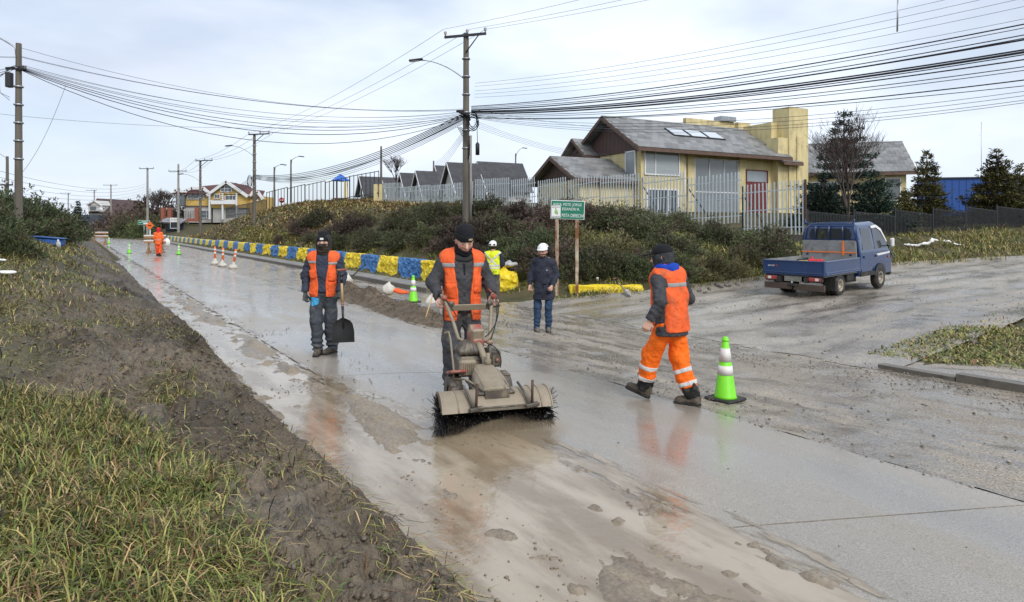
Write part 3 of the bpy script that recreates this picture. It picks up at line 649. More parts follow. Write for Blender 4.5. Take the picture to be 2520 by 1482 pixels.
# ================================================================ overhead cables, each a thing
NC = [0]
ORD = ('topmost', 'second from top', 'third from top', 'fourth from top', 'fifth from top', 'sixth from top', 'seventh from top', 'eighth from top', 'ninth from top', 'tenth from top', 'eleventh from top', 'twelfth from top', 'lowest')
_seen = {}
def cable(p0, p1, sag, r, label, mt=None, n=26, group='overhead cables'):
    p0 = Vector(p0); p1 = Vector(p1); k = np.linspace(0, 1, n)
    pts = [p0.lerp(p1, a) + Vector((0, 0, -4 * sag * a * (1 - a))) - p0 for a in k]
    o = MB().tube(pts, r, 5).build('cable', mt or M_cab, None, p0); k = _seen.get((group, label), 0); _seen[(group, label)] = k + 1
    lab = label if group == 'overhead cables' else (ORD[min(k, 12)] + ' ' + label); tag(o, lab, 'cable', group); NC[0] += 1; return o
LB_R = 'black cable from the tall central pole to the right edge'
ends = [(66, .018), (74, .01), (90, .014), (97, .012), (103, .022), (126, .022), (131, .03), (136, .014), (150, .018), (166, .012), (174, .010), (196, .016), (212, .010)]
for i, (y, r) in enumerate(ends):
    y0 = 262 + i * 2.4; dE = 15.5
    sl = (y - y0) / (2520 - 1160); p1 = at(2520 + 330, y + sl * 330 * 1.25 - 14, 13.8)
    cable(at(1160, y0, 28.8), p1, .38 + .02 * (i % 4), r * 1.0, LB_R, group='cables to the right')
for i, (y, ys_) in enumerate([(230, 283), (240, 286), (251, 288), (256, 290)]):
    cable(at(1164, ys_, 28.8), at(2900, y - 62, 14.5), .75 + .05 * i, .007, 'thin cable from the central pole past the chimney', M_wire, group='thin low cables to the right')
for i, (ys_, ye) in enumerate([(178, 8), (213, -45), (224, -22), (232, 2), (240, 38)][1:]):
    cable(at(1168, ys_, 28.8), at(2850, ye - 60, 15), .45, .006, 'thin pale wire rising right from the central pole', M_wire, group='wires from the brackets')
cable(at(1168, 205, 28.8), at(2850, -130, 15), .45, .006, 'thin pale wire rising right from the central pole', M_wire, group='wires from the brackets')
for (xa, xb, xe, ye) in ((1092, 615, 2790, -400), (1158, 640, 3060, -400), (1196, 668, 3240, -400)):
    cable(at(xa, 72, 28.8), at(xe, ye, 14.5), .35, .0065, 'thin high line from the top crossarm up out of the frame', M_wire, group='high lines over the road')
    cable(at(xa, 72, 28.8), at(xb, 328, 55.8), .5, .0085, 'thin line between crossarms of the two dark poles', M_wire, group='high lines along the hill')
for (xa, xb) in ((614, 480), (640, 500), (672, 522)): cable(at(xa, 328, 55.8), at(xb, 394, 74.8), .4, .012, 'thin high line between the far crossarms', M_wire, group='far high lines')
for (xa, xb) in ((480, 418), (500, 440), (522, 458)): cable(at(xa, 394, 74.8), at(xb, 424, 99.8), .5, .014, 'thin high line between the far crossarms', M_wire, group='far high lines')
for i in range(11):                                   # tall pole to the left pole
    y0 = 268 + 2.2 * i; cable(at(1140, y0, 28.8), at(52, 158 + 1.5 * i if i > 3 else (118, 139, 141, 160)[i], 21.9), [.75, .62, .6, .85, .8, .95, 1.0, 1.15, 1.25, 1.4, 1.75][i] * 1.0, [.007, .007, .007, .008, .006, .009, .009, .012, .012, .014, .012][i], 'sagging cable between thick left pole and central pole', M_cab if i > 6 else M_wire, group='cables across the road')
for i in range(9):                                    # bundle to the far dark pole
    cable(at(1140, 280 + 3 * i, 28.8), at(624, 430 + 2.5 * (i % 5), 55.7), .95 + .045 * i, .02 if i < 6 else .011, 'heavy cable in the bundle from central pole to slope pole', group='bundle to the far pole')
for i in range(5): cable(at(624, 432 + 3 * i, 55.7), at(493, 470 + 2 * i, 74.7), .8 + .1 * i, .018, 'far cable from the slope pole to the next pole', group='far cables')
for i in range(4): cable(at(493, 470 + 2 * i, 74.7), at(363, 468 + 5 * i, 107.7), 1.6 + .2 * i, .02, 'far cable from the slope pole to the next pole', group='far cables')
for i in range(5): cable(at(1155, 300 + 4 * i, 28.8), at(1066 + 4 * i, 402 + 2 * i, 79), .4, .009, 'service wire from the central pole down to the dark roofs', M_wire, group='service wires')
for i in range(4): cable(at(1166, 296 + 5 * i, 28.8), at(1500 + 12 * i, 380 + 6 * i, 40), .35, .006, 'thin service wire from central pole to the yellow house', M_wire, group='service wires to the house')
for i in range(6): cable(at(-60, 405 + 17 * i, 40), at(363, 452 + 6 * i, 107), 1.2, .013, 'thin line from the left edge to the far grey pole', M_wire, group='lines to the far pole')
cable(at(-80, 272, 24), at(1140, 290, 28.8), .55, .006, 'single low wire crossing behind the thick left pole', M_wire)
for i in range(3): cable(at(40, 160 + 4 * i, 22), at(-160, 182 + 16 * i, 17), .15, .009, 'cable running out of frame from the thick left pole', group='cables out of frame')
for i in range(2): cable(at(42, 140 + 2 * i, 22), at(-160, 108 + 3 * i, 17), .1, .006, 'thin wire running up out of frame from the thick left pole', M_wire, group='wires out of frame')
cable(at(162, 210, 23.2), at(50, 430, 24), .35, .006, 'loose guy wire hanging from the cables beside the thick left pole', M_wire)
cable(at(1168, 270, 28.8), at(1700, 330, 34), .2, .006, 'thin loose wire from the central pole towards the roof', M_wire)
sp = at(2208, 78, 16); o = MB().tube([(0, 0, 0), (.02, 0, .9)], .02, 6).build('cable_spacer', M_gal, None, sp); tag(o, 'ribbed hanging spacer rod on the wires at the top right', 'rod')

# ================================================================ fences
M_silver = mat('fence_steel', (.54, .60, .62), .45, .10, 4, .05, 30, metal=.1)
M_blackf = mat('fence_black', (.016, .018, .022), .45, .2, 4, .05, 30)
M_rust = mat('rusty_steel', (.09, .05, .035), .8, .3, 6, .3, 30)
def pt_on(A, B, px):
    k = (px - CX) / F; q = (k * A[1] - A[0]) / ((B[0] - A[0]) - k * (B[1] - A[1])); return q, A[0] + (B[0] - A[0]) * q, A[1] + (B[1] - A[1]) * q
FA, FB = (-10.6, 54.0), (13.0, 29.0)
panels = [(941, 990, 451, 449), (990, 1060, 461, 454), (1060, 1165, 457, 446), (1168, 1254, 442, 437), (1256, 1317, 444, 435), (1322, 1394, 446, 435), (1396, 1472, 444, 430), (1475, 1575, 435, 426), (1579, 1687, 435, 421), (1690, 1824, 438, 423), (1826, 1981, 456, 442)]
fe = empty('picket_fence', (FB[0], FB[1], G(*FB)), label='silver metal picket fence of leaning stepped panels along the hilltop', cat='fence'); FO = Vector(fe.location)
fang = math.atan2(FB[1] - FA[1], FB[0] - FA[0]); slat = {}
def zat(py, d): return CAMZ - (py - HY) / F * d
for i, (xa, xb, ya, yb) in enumerate(panels):
    qa, ax_, ay_ = pt_on(FA, FB, xa); qb, bx_, by_ = pt_on(FA, FB, xb); za, zb = zat(ya, ay_), zat(yb, by_)
    pa = Vector((ax_, ay_, za)); pb = Vector((bx_, by_, zb)); Ln = (Vector((bx_ - ax_, by_ - ay_, 0))).length; n = max(3, int(Ln / .185))
    hgt = 2.45 if i < 10 else 2.5
    key = 'slat'
    if key not in slat: slat[key] = MB().box((0, 0, -1.225), (.062, .03, 2.45), bev=.006).mesh('slat', M_silver)
    for j in range(n):
        k = (j + .5) / n; p = pa.lerp(pb, k); lean = .012 * math.sin(i * 5 + j * .9)
        link('slat', slat[key], fe, p - FO + Vector((0, 0, random.uniform(-.015, .015))), (0, lean + .02 * math.sin(i), fang))
    nrm = Vector((-math.sin(fang), math.cos(fang), 0)) * .05
    for dz in (.38, 1.25, 2.1): MB().tube([pa - FO + nrm + Vector((0, 0, -dz)), pb - FO + nrm + Vector((0, 0, -dz))], .03, 4, sm=False).build('rail', M_silver, fe)
    o = MB().box(tuple(pa - FO + nrm * 1.6 + Vector((0, 0, -1.35))), (.06, .06, 2.6), (0, 0, fang)).build('post', M_blackf if i % 3 else M_rust, fe)
    if i in (4, 5, 6, 8, 9, 10): MB().tube([pa - FO + nrm * 2 + Vector((0, 0, -.5)), pa.lerp(pb, .45) - FO + nrm * 8 + Vector((0, 0, -2.5))], .035, 4, sm=False).build('brace', M_blackf, fe)
MB().box(tuple(Vector((FB[0] + .06, FB[1] - .05, zat(446, 29) - 1.3)) - FO), (.08, .08, 2.75), (0, 0, fang)).build('post', M_rust, fe)
# fallen white props leaning against it
M_wpaint = mat('white_paint', (.72, .72, .70), .5, .1, 5, .1, 20, dirt=((.35, .33, .28), .35, 6))
for k, (xa, ya, xb, yb) in enumerate(((1198, 475, 1218, 533), (1230, 500, 1253, 535))):
    o = MB().tube([(0, 0, 0), at(xb, yb, 33) - at(xa, ya, 34.5)], .045, 8).build('leaning_post', M_wpaint, None, at(xa, ya, 34.5)); tag(o, ('white pipe leaning on the metal fence, the taller of the two', 'white pipe leaning on the metal fence, the shorter one further right')[k], 'pipe')
# base wall under the near panel
q0, x0_, y0_ = pt_on(FA, FB, 1760); q1, x1_, y1_ = pt_on(FA, FB, 1985)
m = MB(); z0_ = .2; 
m.prism([(0, 0), (1, 0), (1, 1), (0, 1)], lambda u, v, k: (x0_ + (x1_ - x0_) * u - math.sin(fang) * (.25 * k), y0_ + (y1_ - y0_) * u + math.cos(fang) * (.25 * k), z0_ + v * (zat(578, 29.3) - z0_ - .2 * (1 - u) * 0)), None)
o = m.build('base_wall', mat('grey_plinth', (.12, .11, .095), .8, .25, 2, .3, 15, dirt=((.06, .065, .045), .5, 2))); tag(o, 'dark concrete base wall under the end of the silver fence', 'wall')
# yellow pillar where silver fence begins
M_stucco = mat('yellow_stucco', (.64, .54, .285), .85, .16, 1.6, .35, 45, dirt=((.40, .34, .19), .48, 2.2), stretch=(1, 1, .35))
p = at(932, 460, 54.5); o = MB().box((0, 0, -.9), (.7, .7, 2.2)).build('gate_pillar', M_stucco, None, p); tag(o, 'pale yellow gate pillar at the start of the metal fence', 'pillar')
# black railing climbing the hill
BA, BB = (at(560, 520, 85), at(932, 470, 55))
bf = empty('hill_railing', (BB.x, BB.y, BB.z - 1.5), label='black bar railing stepping up the grassy hilltop', cat='fence'); BO = Vector(bf.location)
rp = [(556, 606, 511, 501, 1.5, 88, 76), (606, 655, 501, 491, 1.5, 76, 66), (656, 707, 473, 460, 2.2, 66, 63), (708, 750, 463, 453, 2.2, 63, 61), (751, 800, 455, 444, 2.2, 61, 59), (801, 860, 448, 434, 2.2, 59, 57), (861, 932, 433, 420, 2.2, 57, 54)]
bar = {}
for (xa, xb, ya, yb, h, da, db) in rp:
    pa = at(xa, ya, da); pb = at(xb, yb, db); n = max(3, int(Vector((pb.x - pa.x, pb.y - pa.y, 0)).length / .55)); key = h
    if key not in bar: bar[key] = MB().box((0, 0, -h / 2), (.05, .05, h)).mesh('bar', M_blackf)
    for j in range(n + 1): link('bar', bar[key], bf, pa.lerp(pb, j / n) - BO)
    for dz in (.05, h - .35): MB().tube([pa - BO + Vector((0, 0, -dz)), pb - BO + Vector((0, 0, -dz))], .035, 4, sm=False).build('rail', M_blackf, bf)
# dark picket fence along the side street
KA, KB = (13.25, 29.25), (28.4, 36.0)
kf = empty('dark_fence', (KA[0], KA[1], G(*KA)), label='black metal picket fence in stepped panels along the side street verge', cat='fence'); KO = Vector(kf.location)
kp = [(1987, 2101, 519, 530), (2102, 2202, 519, 531), (2203, 2294, 515, 527), (2296, 2377, 513, 521), (2378, 2451, 508, 518), (2453, 2522, 507, 515), (2524, 2620, 505, 512)]
pk = MB().box((0, 0, -.85), (.03, .025, 1.7)).mesh('picket', M_blackf)
for (xa, xb, ya, yb) in kp:
    _, ax_, ay_ = pt_on(KA, KB, xa); _, bx_, by_ = pt_on(KA, KB, xb); pa = Vector((ax_, ay_, zat(ya, ay_))); pb = Vector((bx_, by_, zat(yb, by_)))
    n = int(Vector((bx_ - ax_, by_ - ay_, 0)).length / .098)
    for j in range(n): link('picket', pk, kf, pa.lerp(pb, (j + .5) / n) - KO)
    for dz in (.04, 1.5): MB().tube([pa - KO + Vector((0, 0, -dz)), pb - KO + Vector((0, 0, -dz))], .022, 4, sm=False).build('rail', M_blackf, kf)
    MB().box(tuple(pa - KO + Vector((0, 0, -.9))), (.07, .07, 1.95)).build('post', M_blackf, kf)

# ================================================================ street name sign
M_green = mat('sign_green', (.012, .19, .115), .4, .08, 3, .03, 20)
M_white = mat('sign_white', (.80, .80, .78), .45, .05, 3, 0)
M_rpost = mat('rusty_white_post', (.62, .55, .42), .7, .15, 6, .15, 20, dirt=((.20, .075, .025), .80, 5), stretch=(1, 1, .3))
dS = 18.3; c = at(1397, 517, dS); e = empty('street_sign', (c.x, c.y, G(c.x, c.y)), R(-5), label='green street name sign with a taped poster on two rusty posts in the bushes', cat='sign'); zc = c.z - e.location.z
for sx, bot in ((-.30, .0), (.26, .0)): MB().box((sx, .03, (zc) / 2), (.09, .05, zc + .3)).build('post', M_rpost, e)
MB().box((0, 0, zc), (.95, .02, .53), (0, R(2.0), 0), bev=.008).build('border', M_white, e)
pn = MB().box((0, -.008, zc), (.915, .016, .495), (0, R(2.0), 0)).build('panel', M_green, e)
for txt, dz, x0, sz in (('AVDA. PDTE. JORGE', .115, -.41, .108), ('ESSANDRI R.', -.01, -.16, .108), ('PISTA DERECHA', -.20, -.17, .135)):
    text('lettering', txt, sz, M_white, pn, (x0, -.0185, zc + dz - .0 - x0 * .035), (R(90), R(2), 0), sx=.83 if sz < .12 else .655)
po = MB().box((-.325, -.0225, zc - .045), (.255, .004, .335), (0, R(1), 0)).build('poster', M_white, pn)
text('lettering', 'SE BUSCA', .052, M_cab, pn, (-.435, -.0265, zc + .065), (R(90), 0, 0))
text('lettering', 'RECOMPENSA', .034, M_cab, pn, (-.435, -.0265, zc - .195), (R(90), 0, 0))
m = MB(); m.lathe([(0, -.06), (.04, -.03), (.05, .02), (.02, .06), (0, .07)], 8, (-.32, 0, 0)); m.lathe([(0, -.03), (.03, 0), (0, .035)], 8, (-.335, 0, .085)); m.lathe([(0, -.04), (.02, 0), (0, .04)], 8, (-.29, 0, -.04))
m.v = [(x, -.0265 + y * .03, z + zc - .06) for x, y, z in m.v]; m.build('poster_print', mat('poster_green', (.25, .5, .15), .6, .2, 20, 0), pn)
# ================================================================ houses
M_roof = mat('slate_tile', (.20, .20, .195), .5, .3, 3, .3, 18, dirt=((.22, .20, .10), .45, 1.2), objvar=.3)
M_brownw = mat('brown_timber', (.085, .050, .038), .7, .25, 4, .2, 20, stretch=(4, 4, .4))
M_fascia = mat('fascia_timber', (.12, .072, .052), .65, .25, 3, .2, 16)
M_frame = mat('window_white', (.74, .75, .74), .45, .06, 5, 0)
M_glass = mat('window_glass', (.10, .12, .135), .06, .2, .8, 0, spec=.8)
M_blind = mat('window_blind', (.30, .33, .34), .12, .1, 2, .05, 10, stretch=(.2, .2, 9), spec=.7)
M_red = mat('red_door_paint', (.15, .026, .023), .45, .15, 4, .1, 20)
M_ridge = mat('ridge_flashing', (.42, .43, .44), .5, .15, 4, .05, 20)
def frame_of(o, a):
    return lambda hx, hy, z: Vector((o[0] + a[0] * hx - a[1] * hy, o[1] + a[1] * hx + a[0] * hy, z))
SCALE = 1.16
class House:
    def __init__(s, name, o, a, zb, label):
        l = math.hypot(*a); s.a = (a[0] / l, a[1] / l); s.e = empty(name, (o[0], o[1], zb), math.atan2(a[1], a[0]), label=label, cat='house'); s.zb = zb
        k = SCALE; s.e.location = (o[0] * k, o[1] * k, CAMZ + (zb - CAMZ) * k); s.e.scale = (k, k, k)
    def box(s, nm, x0, x1, y0, y1, z0, z1, mt, par=None): return MB().box(((x0 + x1) / 2, (y0 + y1) / 2, (z0 + z1) / 2 - s.zb), (x1 - x0, y1 - y0, z1 - z0)).build(nm, mt, par or s.e)
    def gable(s, nm, x, y0, y1, z0, ym, zm, th, mt, par=None):
        m = MB(); m.prism([(y0, z0), (y1, z0), (ym, zm)], lambda u, v, k: (x + th * k, u, v - s.zb), None); return m.build(nm, mt, par or s.e)
    def slope(s, x0, x1, ye, ze, yr, zr, th=.1, tiles=True, nt=(25, 12), mt=None, fascia=True):
        """one roof slope from eave (ye,ze) to ridge (yr,zr) with tile pieces"""
        m = MB(); nl = math.hypot(yr - ye, zr - ze); ny, nz = -(zr - ze) / nl, (yr - ye) / nl
        if nz < 0: ny, nz = -ny, -nz
        m.prism([(x0, 0), (x1, 0), (x1, 1), (x0, 1)], lambda u, v, k: (u, ye + (yr - ye) * v - ny * th * k, ze + (zr - ze) * v - s.zb - nz * th * k), None)
        o = m.build('roof', mt or M_roof, s.e)
        if tiles:
            nx, nv = nt; tw = (x1 - x0) / nx; tl = nl / nv; ang = math.atan2(zr - ze, yr - ye)
            me = MB().box((0, tl * .5, .012), (tw * .985, tl * 1.12, .016)).mesh('tile', mt or M_roof)
            for j in range(nv):
                for i in range(nx):
                    v = (j + .0) / nv; x = x0 + tw * (i + .5 + (.5 if j % 2 else 0))
                    if x > x1 - tw * .3: continue
                    link('tile', me, o, (x, ye + (yr - ye) * v + ny * .004, ze + (zr - ze) * v - s.zb + nz * .004), (ang + .03 + random.uniform(-.012, .012), random.uniform(-.006, .006), random.uniform(-.008, .008)))
        if fascia: MB().box(((x0 + x1) / 2, ye, ze - s.zb - .13), (x1 - x0, .06, .2)).build('fascia', M_fascia, o)
        return o
    def window(s, x0, x1, z0, z1, y, mull=(), rails=(), mt=None, fm=None, fw=.07, dep=.06, nm='window'):
        w = s.box(nm, x0, x1, y - .012, y + .02, z0, z1, mt or M_glass); fm = fm or M_frame
        for (a, b, c, d) in ((x0 - fw, x1 + fw, z1, z1 + fw), (x0 - fw, x1 + fw, z0 - fw, z0), (x0 - fw, x0, z0, z1), (x1, x1 + fw, z0, z1)): s.box('frame', a, b, y - dep, y + .01, c, d, fm, w)
        for q in mull: s.box('mullion', q - fw * .4, q + fw * .4, y - dep * .8, y - .005, z0, z1, fm, w)
        for q in rails: s.box('mullion', x0, x1, y - dep * .7, y - .008, q - fw * .4, q + fw * .4, fm, w)
        return w
H1 = House('yellow_house', (7.5, 38), (.883, .469), 1.6, 'yellow stucco house with grey slate gable roof, skylights and a tall square chimney')
h = H1
h.box('wall', 3.4, 12.2, .35, 6, 1.6, 6.6, M_stucco); h.box('wall', .05, 3.4, .0, 6, 1.6, 6.5, M_stucco)
h.box('wall', 3.9, 4.45, .22, .36, 1.6, 6.3, M_stucco); h.box('wall', 8.3, 8.85, .22, .36, 1.6, 6.3, M_stucco)
gw = h.gable('gable', -.02, .1, 5.9, 6.3, 3, 8.45, .12, M_brownw)
pm_ = MB().box((0, 0, .5), (.02, .19, 1.0)).mesh('plank', M_brownw)
for k in range(27):
    yy = .35 + .2 * k; hh = 2.1 * (1 - abs(yy - 3) / 2.9) 
    if hh > .1: link('plank', pm_, gw, (-.03 - .006 * (k % 2), yy, 6.32 - 1.6), None, (1, 1, hh))
h.slope(-.6, 12.3, -.62, 6.42, 3, 8.68, nt=(25, 12)); h.slope(-.6, 12.3, 6.6, 6.42, 3, 8.68, tiles=False)
MB().box((5.85, 3, 8.70 - 1.6), (12.9, .2, .05)).build('ridge_cap', M_ridge, h.e)
for sy in (-1, 1):
    m = MB(); m.prism([(0, 0), (1, 0), (1, 1), (0, 1)], lambda u, v, k: (-.66 + .05 * k, 3 + sy * 3.66 * (1 - u), 6.36 + (8.68 - 6.36) * u - .24 * (1 - v) - 1.6), None); m.build('bargeboard', M_fascia, h.e)
# skylights
for k in range(3):
    x0 = 3.5 + 1.5 * k; ang = math.atan2(8.68 - 6.42, 3.62); v = .47; L_ = 1.0
    m = MB(); m.box((0, .5, .06), (1.42, 1.08, .07)); w_ = m.build('skylight', M_dkmetal, h.e, (x0 + .7, -.62 + 3.62 * v, 6.42 + 2.26 * v - 1.6), (ang, 0, 0))
    MB().box((0, .5, .10), (1.24, .92, .02)).build('pane', mat('skylight_glass', (.55, .6, .63), .12, .05, 2, 0, spec=1.0), w_)
# windows
h.window(.35, 2.9, 4.95, 6.3, -.02, (1.1,), (), M_blind)
h.window(4.55, 8.2, 2.6, 6.05, .33, (5.75, 7.0), (4.0,), mat('big_window', (.15, .17, .18), .03, .15, .5, 0, spec=.8))
d = h.box('door', 9.0, 11.0, .28, .33, 1.7, 4.7, M_red); 
for k in range(4): h.box('panel', 9.12 + .48 * k, 9.50 + .48 * k, .255, .285, 2.0, 4.4, M_red, d)
h.window(9.05, 10.95, 4.78, 5.5, .33, (), (), mat('transom_glass', (.26, .30, .33), .1, .1, 1, 0), M_red)
h.window(.5, 2.8, 2.2, 4.0, -.02, (1.3, 2.1), ()); 
MB().tube([(3.62, .2, 4.6), (3.62, .2, .3)], .05, 8).build('downpipe', M_frame, h.e)
# gable-side narrow window
gwn = MB().box((-.0, .9, 5.6 - 1.6), (.06, .8, 1.3)).build('window', M_blind, h.e)
for dy in (-.45, .45): MB().box((-.02, .9 + dy, 4.0), (.07, .08, 1.46)).build('frame', M_frame, gwn)
for dz in (-.7, .7): MB().box((-.02, .9, 4.0 + dz), (.07, .98, .08)).build('frame', M_frame, gwn)
# chimney mass
ch = h.box('chimney', 12.3, 14.2, -.35, 1.0, 1.4, 9.85, M_stucco); h.box('shoulder', 11.35, 12.3, -.25, .7, 1.4, 7.75, M_stucco, ch); h.box('pilaster', 13.0, 13.5, -.43, -.35, 1.4, 7.9, M_stucco, ch)
h.box('parapet', 6.6, 12.4, 3.3, 3.6, 6.0, 9.2, M_stucco); h.box('parapet', 11.2, 12.4, 3.0, 3.32, 6.0, 9.2, M_stucco); h.box('vent_box', 9.7, 11.1, 3.1, 3.85, 9.22, 9.55, M_gal); h.box('chimney', 11.7, 12.32, .6, 3.4, 6.5, 8.9, M_stucco)
h.slope(11.3, 13.2, -.75, 6.12, .3, 6.5, nt=(4, 3))
# stepped lower gables on the side towards the main road
h.slope(-1.1, 2.5, 4.1, 6.35, 5.6, 7.55, nt=(7, 5)); h.slope(-1.1, 2.5, 7.1, 6.35, 5.6, 7.55, tiles=False); h.gable('gable', -.6, 4.3, 6.9, 6.35, 5.6, 7.4, .1, M_brownw); h.box('wall', -.55, 1, 4.5, 6.8, 1.6, 6.36, M_stucco)
for sy in (-1, 1):
    m = MB(); m.prism([(0, 0), (1, 0), (1, 1), (0, 1)], lambda u, v, k: (-1.16 + .05 * k, 5.6 + sy * 1.55 * (1 - u), 6.3 + 1.27 * u - .2 * (1 - v) - 1.6), None); m.build('bargeboard', M_fascia, h.e)
h.slope(-4.4, .0, .25, 4.55, 2.9, 5.98, nt=(9, 9)); h.slope(-4.4, .0, 5.55, 4.55, 2.9, 5.98, tiles=False); h.gable('gable', -3.9, .6, 5.2, 4.5, 2.9, 5.75, .1, M_brownw); h.box('wall', -3.85, 0, .6, 5.2, 1.6, 4.6, M_stucco)
MB().box((-2.2, 2.9, 6.0 - 1.6), (4.4, .16, .04)).build('ridge_cap', M_ridge, h.e)
for sy in (-1, 1):
    m = MB(); m.prism([(0, 0), (1, 0), (1, 1), (0, 1)], lambda u, v, k: (-4.46 + .05 * k, 2.9 + sy * 2.7 * (1 - u), 4.5 + 1.48 * u - .22 * (1 - v) - 1.6), None); m.build('bargeboard', M_fascia, h.e)

SCALE = 1.27
H2 = House('yellow_house', (18.3, 44.3), (.97, -.25), 1.6, 'second pale yellow house half hidden behind the bare tree and conifers'); h = H2
h.box('wall', .3, 7.8, .5, 5.5, 1.4, 5.5, M_stucco); h.slope(-.3, 8.3, 0, 5.45, 3, 7.72, nt=(17, 9)); h.slope(-.3, 8.3, 6, 5.45, 3, 7.72, tiles=False)
h.gable('gable', 7.75, .5, 5.5, 5.4, 3, 7.55, .1, M_conc); MB().box((4, 3, 7.74 - 1.6), (8.6, .2, .05)).build('ridge_cap', M_ridge, h.e)
h.window(6.6, 7.4, 3.6, 5.0, .47, (), ()); h.window(1.5, 3.6, 3.4, 4.8, .47, (2.5,), ())
for sy in (-1, 1):
    m = MB(); m.prism([(0, 0), (1, 0), (1, 1), (0, 1)], lambda u, v, k: (8.3 + .06 * k, 3 + sy * 3.02 * (1 - u), 5.4 + 2.32 * u - .16 * (1 - v) - 1.6), None); m.build('bargeboard', M_frame, h.e)
# blue shed
p = at(2318, 440, 62); sh = empty('blue_shed', (p.x, p.y, 1.2), R(-12), label='bright blue metal clad building behind the conifers', cat='building'); zt = p.z - 1.2
M_bl = mat('blue_cladding', (.012, .075, .30), .5, .1, 2, .15, 6, stretch=(8, 8, .2))
MB().box((6, 3, zt / 2), (12, 6, zt)).build('wall', M_bl, sh); MB().box((6, 3, zt + .06), (12.3, 6.3, .12)).build('roof', M_dkmetal, sh)
for k in range(20): MB().box((.3 + .6 * k, -.015, zt / 2), (.05, .03, zt)).build('cladding_rib', M_bl, sh)
# row of small dark-roofed houses behind the fence
M_shing = mat('dark_shingle', (.058, .059, .064), .8, .25, 2, .4, 8, objvar=.15)
M_cream = mat('cream_siding', (.55, .54, .50), .7, .1, 2, .2, 4, stretch=(.3, .3, 6))
def cottage(px, py, d, wdt, ln, rise, label, ang=.50):
    p = at(px, py, d); zb = max(G(p.x, p.y), 2.5); e = empty('cottage', (p.x, p.y, zb), ang, label=label, cat='house', group='dark gabled cottages'); z = p.z - zb
    hw = wdt / 2
    MB().box((ln / 2 + .2, 0, (z - rise) / 2), (ln - .4, wdt - .5, z - rise)).build('wall', M_cream, e)
    m = MB(); m.prism([(-hw + .25, z - rise), (hw - .25, z - rise), (0, z - .2)], lambda u, v, k: (.2 + .1 * k, u, v), None); g = m.build('gable', M_cream, e)
    for sy in (-1, 1):
        m = MB(); m.prism([(-.25, 0), (ln + .2, 0), (ln + .2, 1), (-.25, 1)], lambda u, v, k: (u, sy * (hw + .3) * (1 - v), z - rise - .2 + (rise + .2) * v - .12 * k), None); r_ = m.build('roof', M_shing, e)
        m = MB(); m.prism([(0, 0), (1, 0), (1, 1), (0, 1)], lambda u, v, k: (-.31 + .05 * k, sy * (hw + .32) * (1 - u), z - rise - .22 + (rise + .22) * u - .26 * (1 - v) + .03), None); m.build('bargeboard', M_frame, e)
    w_ = MB().box((.17, 0, z - rise * .9), (.06, 1.1, 1.1)).build('window', M_glass, e)
    for dy in (-.6, 0, .6): MB().box((.14, dy, z - rise * .9), (.06, .09, 1.25)).build('frame', M_frame, w_)
cottage(1104, 399, 70, 4.6, 6.2, 3.4, 'cream gabled cottage with dark roof just left of the tall pole')
cottage(1178, 397, 72, 4.4, 5.4, 3.2, 'dark roofed cottage with white bargeboard just right of the tall pole')
cottage(1074, 407, 84, 4.4, 6, 3.2, 'dark roofed cottage half hidden behind the cream gabled one')
cottage(1027, 420, 78, 3.8, 5.5, 2.8, 'third cottage left of the tall pole with dark roof and white trim')
cottage(988, 425, 82, 3.8, 5.5, 2.8, 'fourth cottage left of the tall pole with dark roof and white trim')
cottage(944, 437, 84, 3.6, 4.5, 2.4, 'low dark roofed cottage behind the yellow gate pillar')
cottage(888, 434, 86, 3.6, 5.0, 2.4, 'dark roofed cottage behind the blue playground roof')
cottage(1348, 432, 76, 3.2, 3, 2.0, 'small pale cottage gable beside the yellow house wing')
# playground roof
p = at(838, 446, 72); e = empty('playground_tower', (p.x, p.y, 4), label='playground tower with a blue pyramid roof behind the railing', cat='playground tower')
MB().lathe([(1.1, 0), (.95, .15), (.1, .75), (0, .78)], 4, (0, 0, p.z - 4)).build('roof', mat('blue_plastic', (.02, .13, .55), .4, .05, 3, 0), e)
for sx in (-.6, .6):
    for sy in (-.6, .6): MB().box((sx, sy, (p.z - 4) / 2), (.1, .1, p.z - 4)).build('post', M_rust if sx < 0 else mat('yellow_plastic', (.7, .5, .04), .4, .05, 3, 0), e)
MB().box((0, 0, .9), (1.3, 1.3, .12)).build('platform', M_rust, e)

# far yellow house with red-brown roof
M_ochre = mat('ochre_siding', (.62, .42, .12), .7, .1, 1, .2, 3, stretch=(.3, .3, 5))
M_maroon = mat('maroon_roof', (.10, .035, .032), .8, .2, .6, .3, 5)
M_grey = mat('grey_render', (.42, .41, .39), .8, .12, 1, .2, 5)
dY = 115.0
def uY(px): return (px - 525) / F * dY
def vY(py): return CAMZ - (py - HY) / F * dY
b0 = at(525, 535, dY); e = empty('ochre_house', (b0.x, b0.y, 1.0), label='big ochre yellow house with maroon roof and white trimmed gables on the far corner', cat='house')
def eb(nm, xa, xb, ya, yb, y0, y1, mt, par=None): return MB().box(((uY(xa) + uY(xb)) / 2, (y0 + y1) / 2, (vY(ya) + vY(yb)) / 2 - 1), (abs(uY(xb) - uY(xa)), y1 - y0, abs(vY(ya) - vY(yb)))).build(nm, mt, par or e)
eb('wall', 432, 520, 474, 506, .8, 9, M_ochre); eb('wall', 445, 512, 506, 548, 1.2, 9, M_grey); eb('wall', 520, 606, 478, 512, 0, 9, M_ochre); eb('wall', 522, 604, 512, 548, .3, 9, M_grey); eb('wall', 606, 634, 482, 530, 1.5, 8, M_ochre)
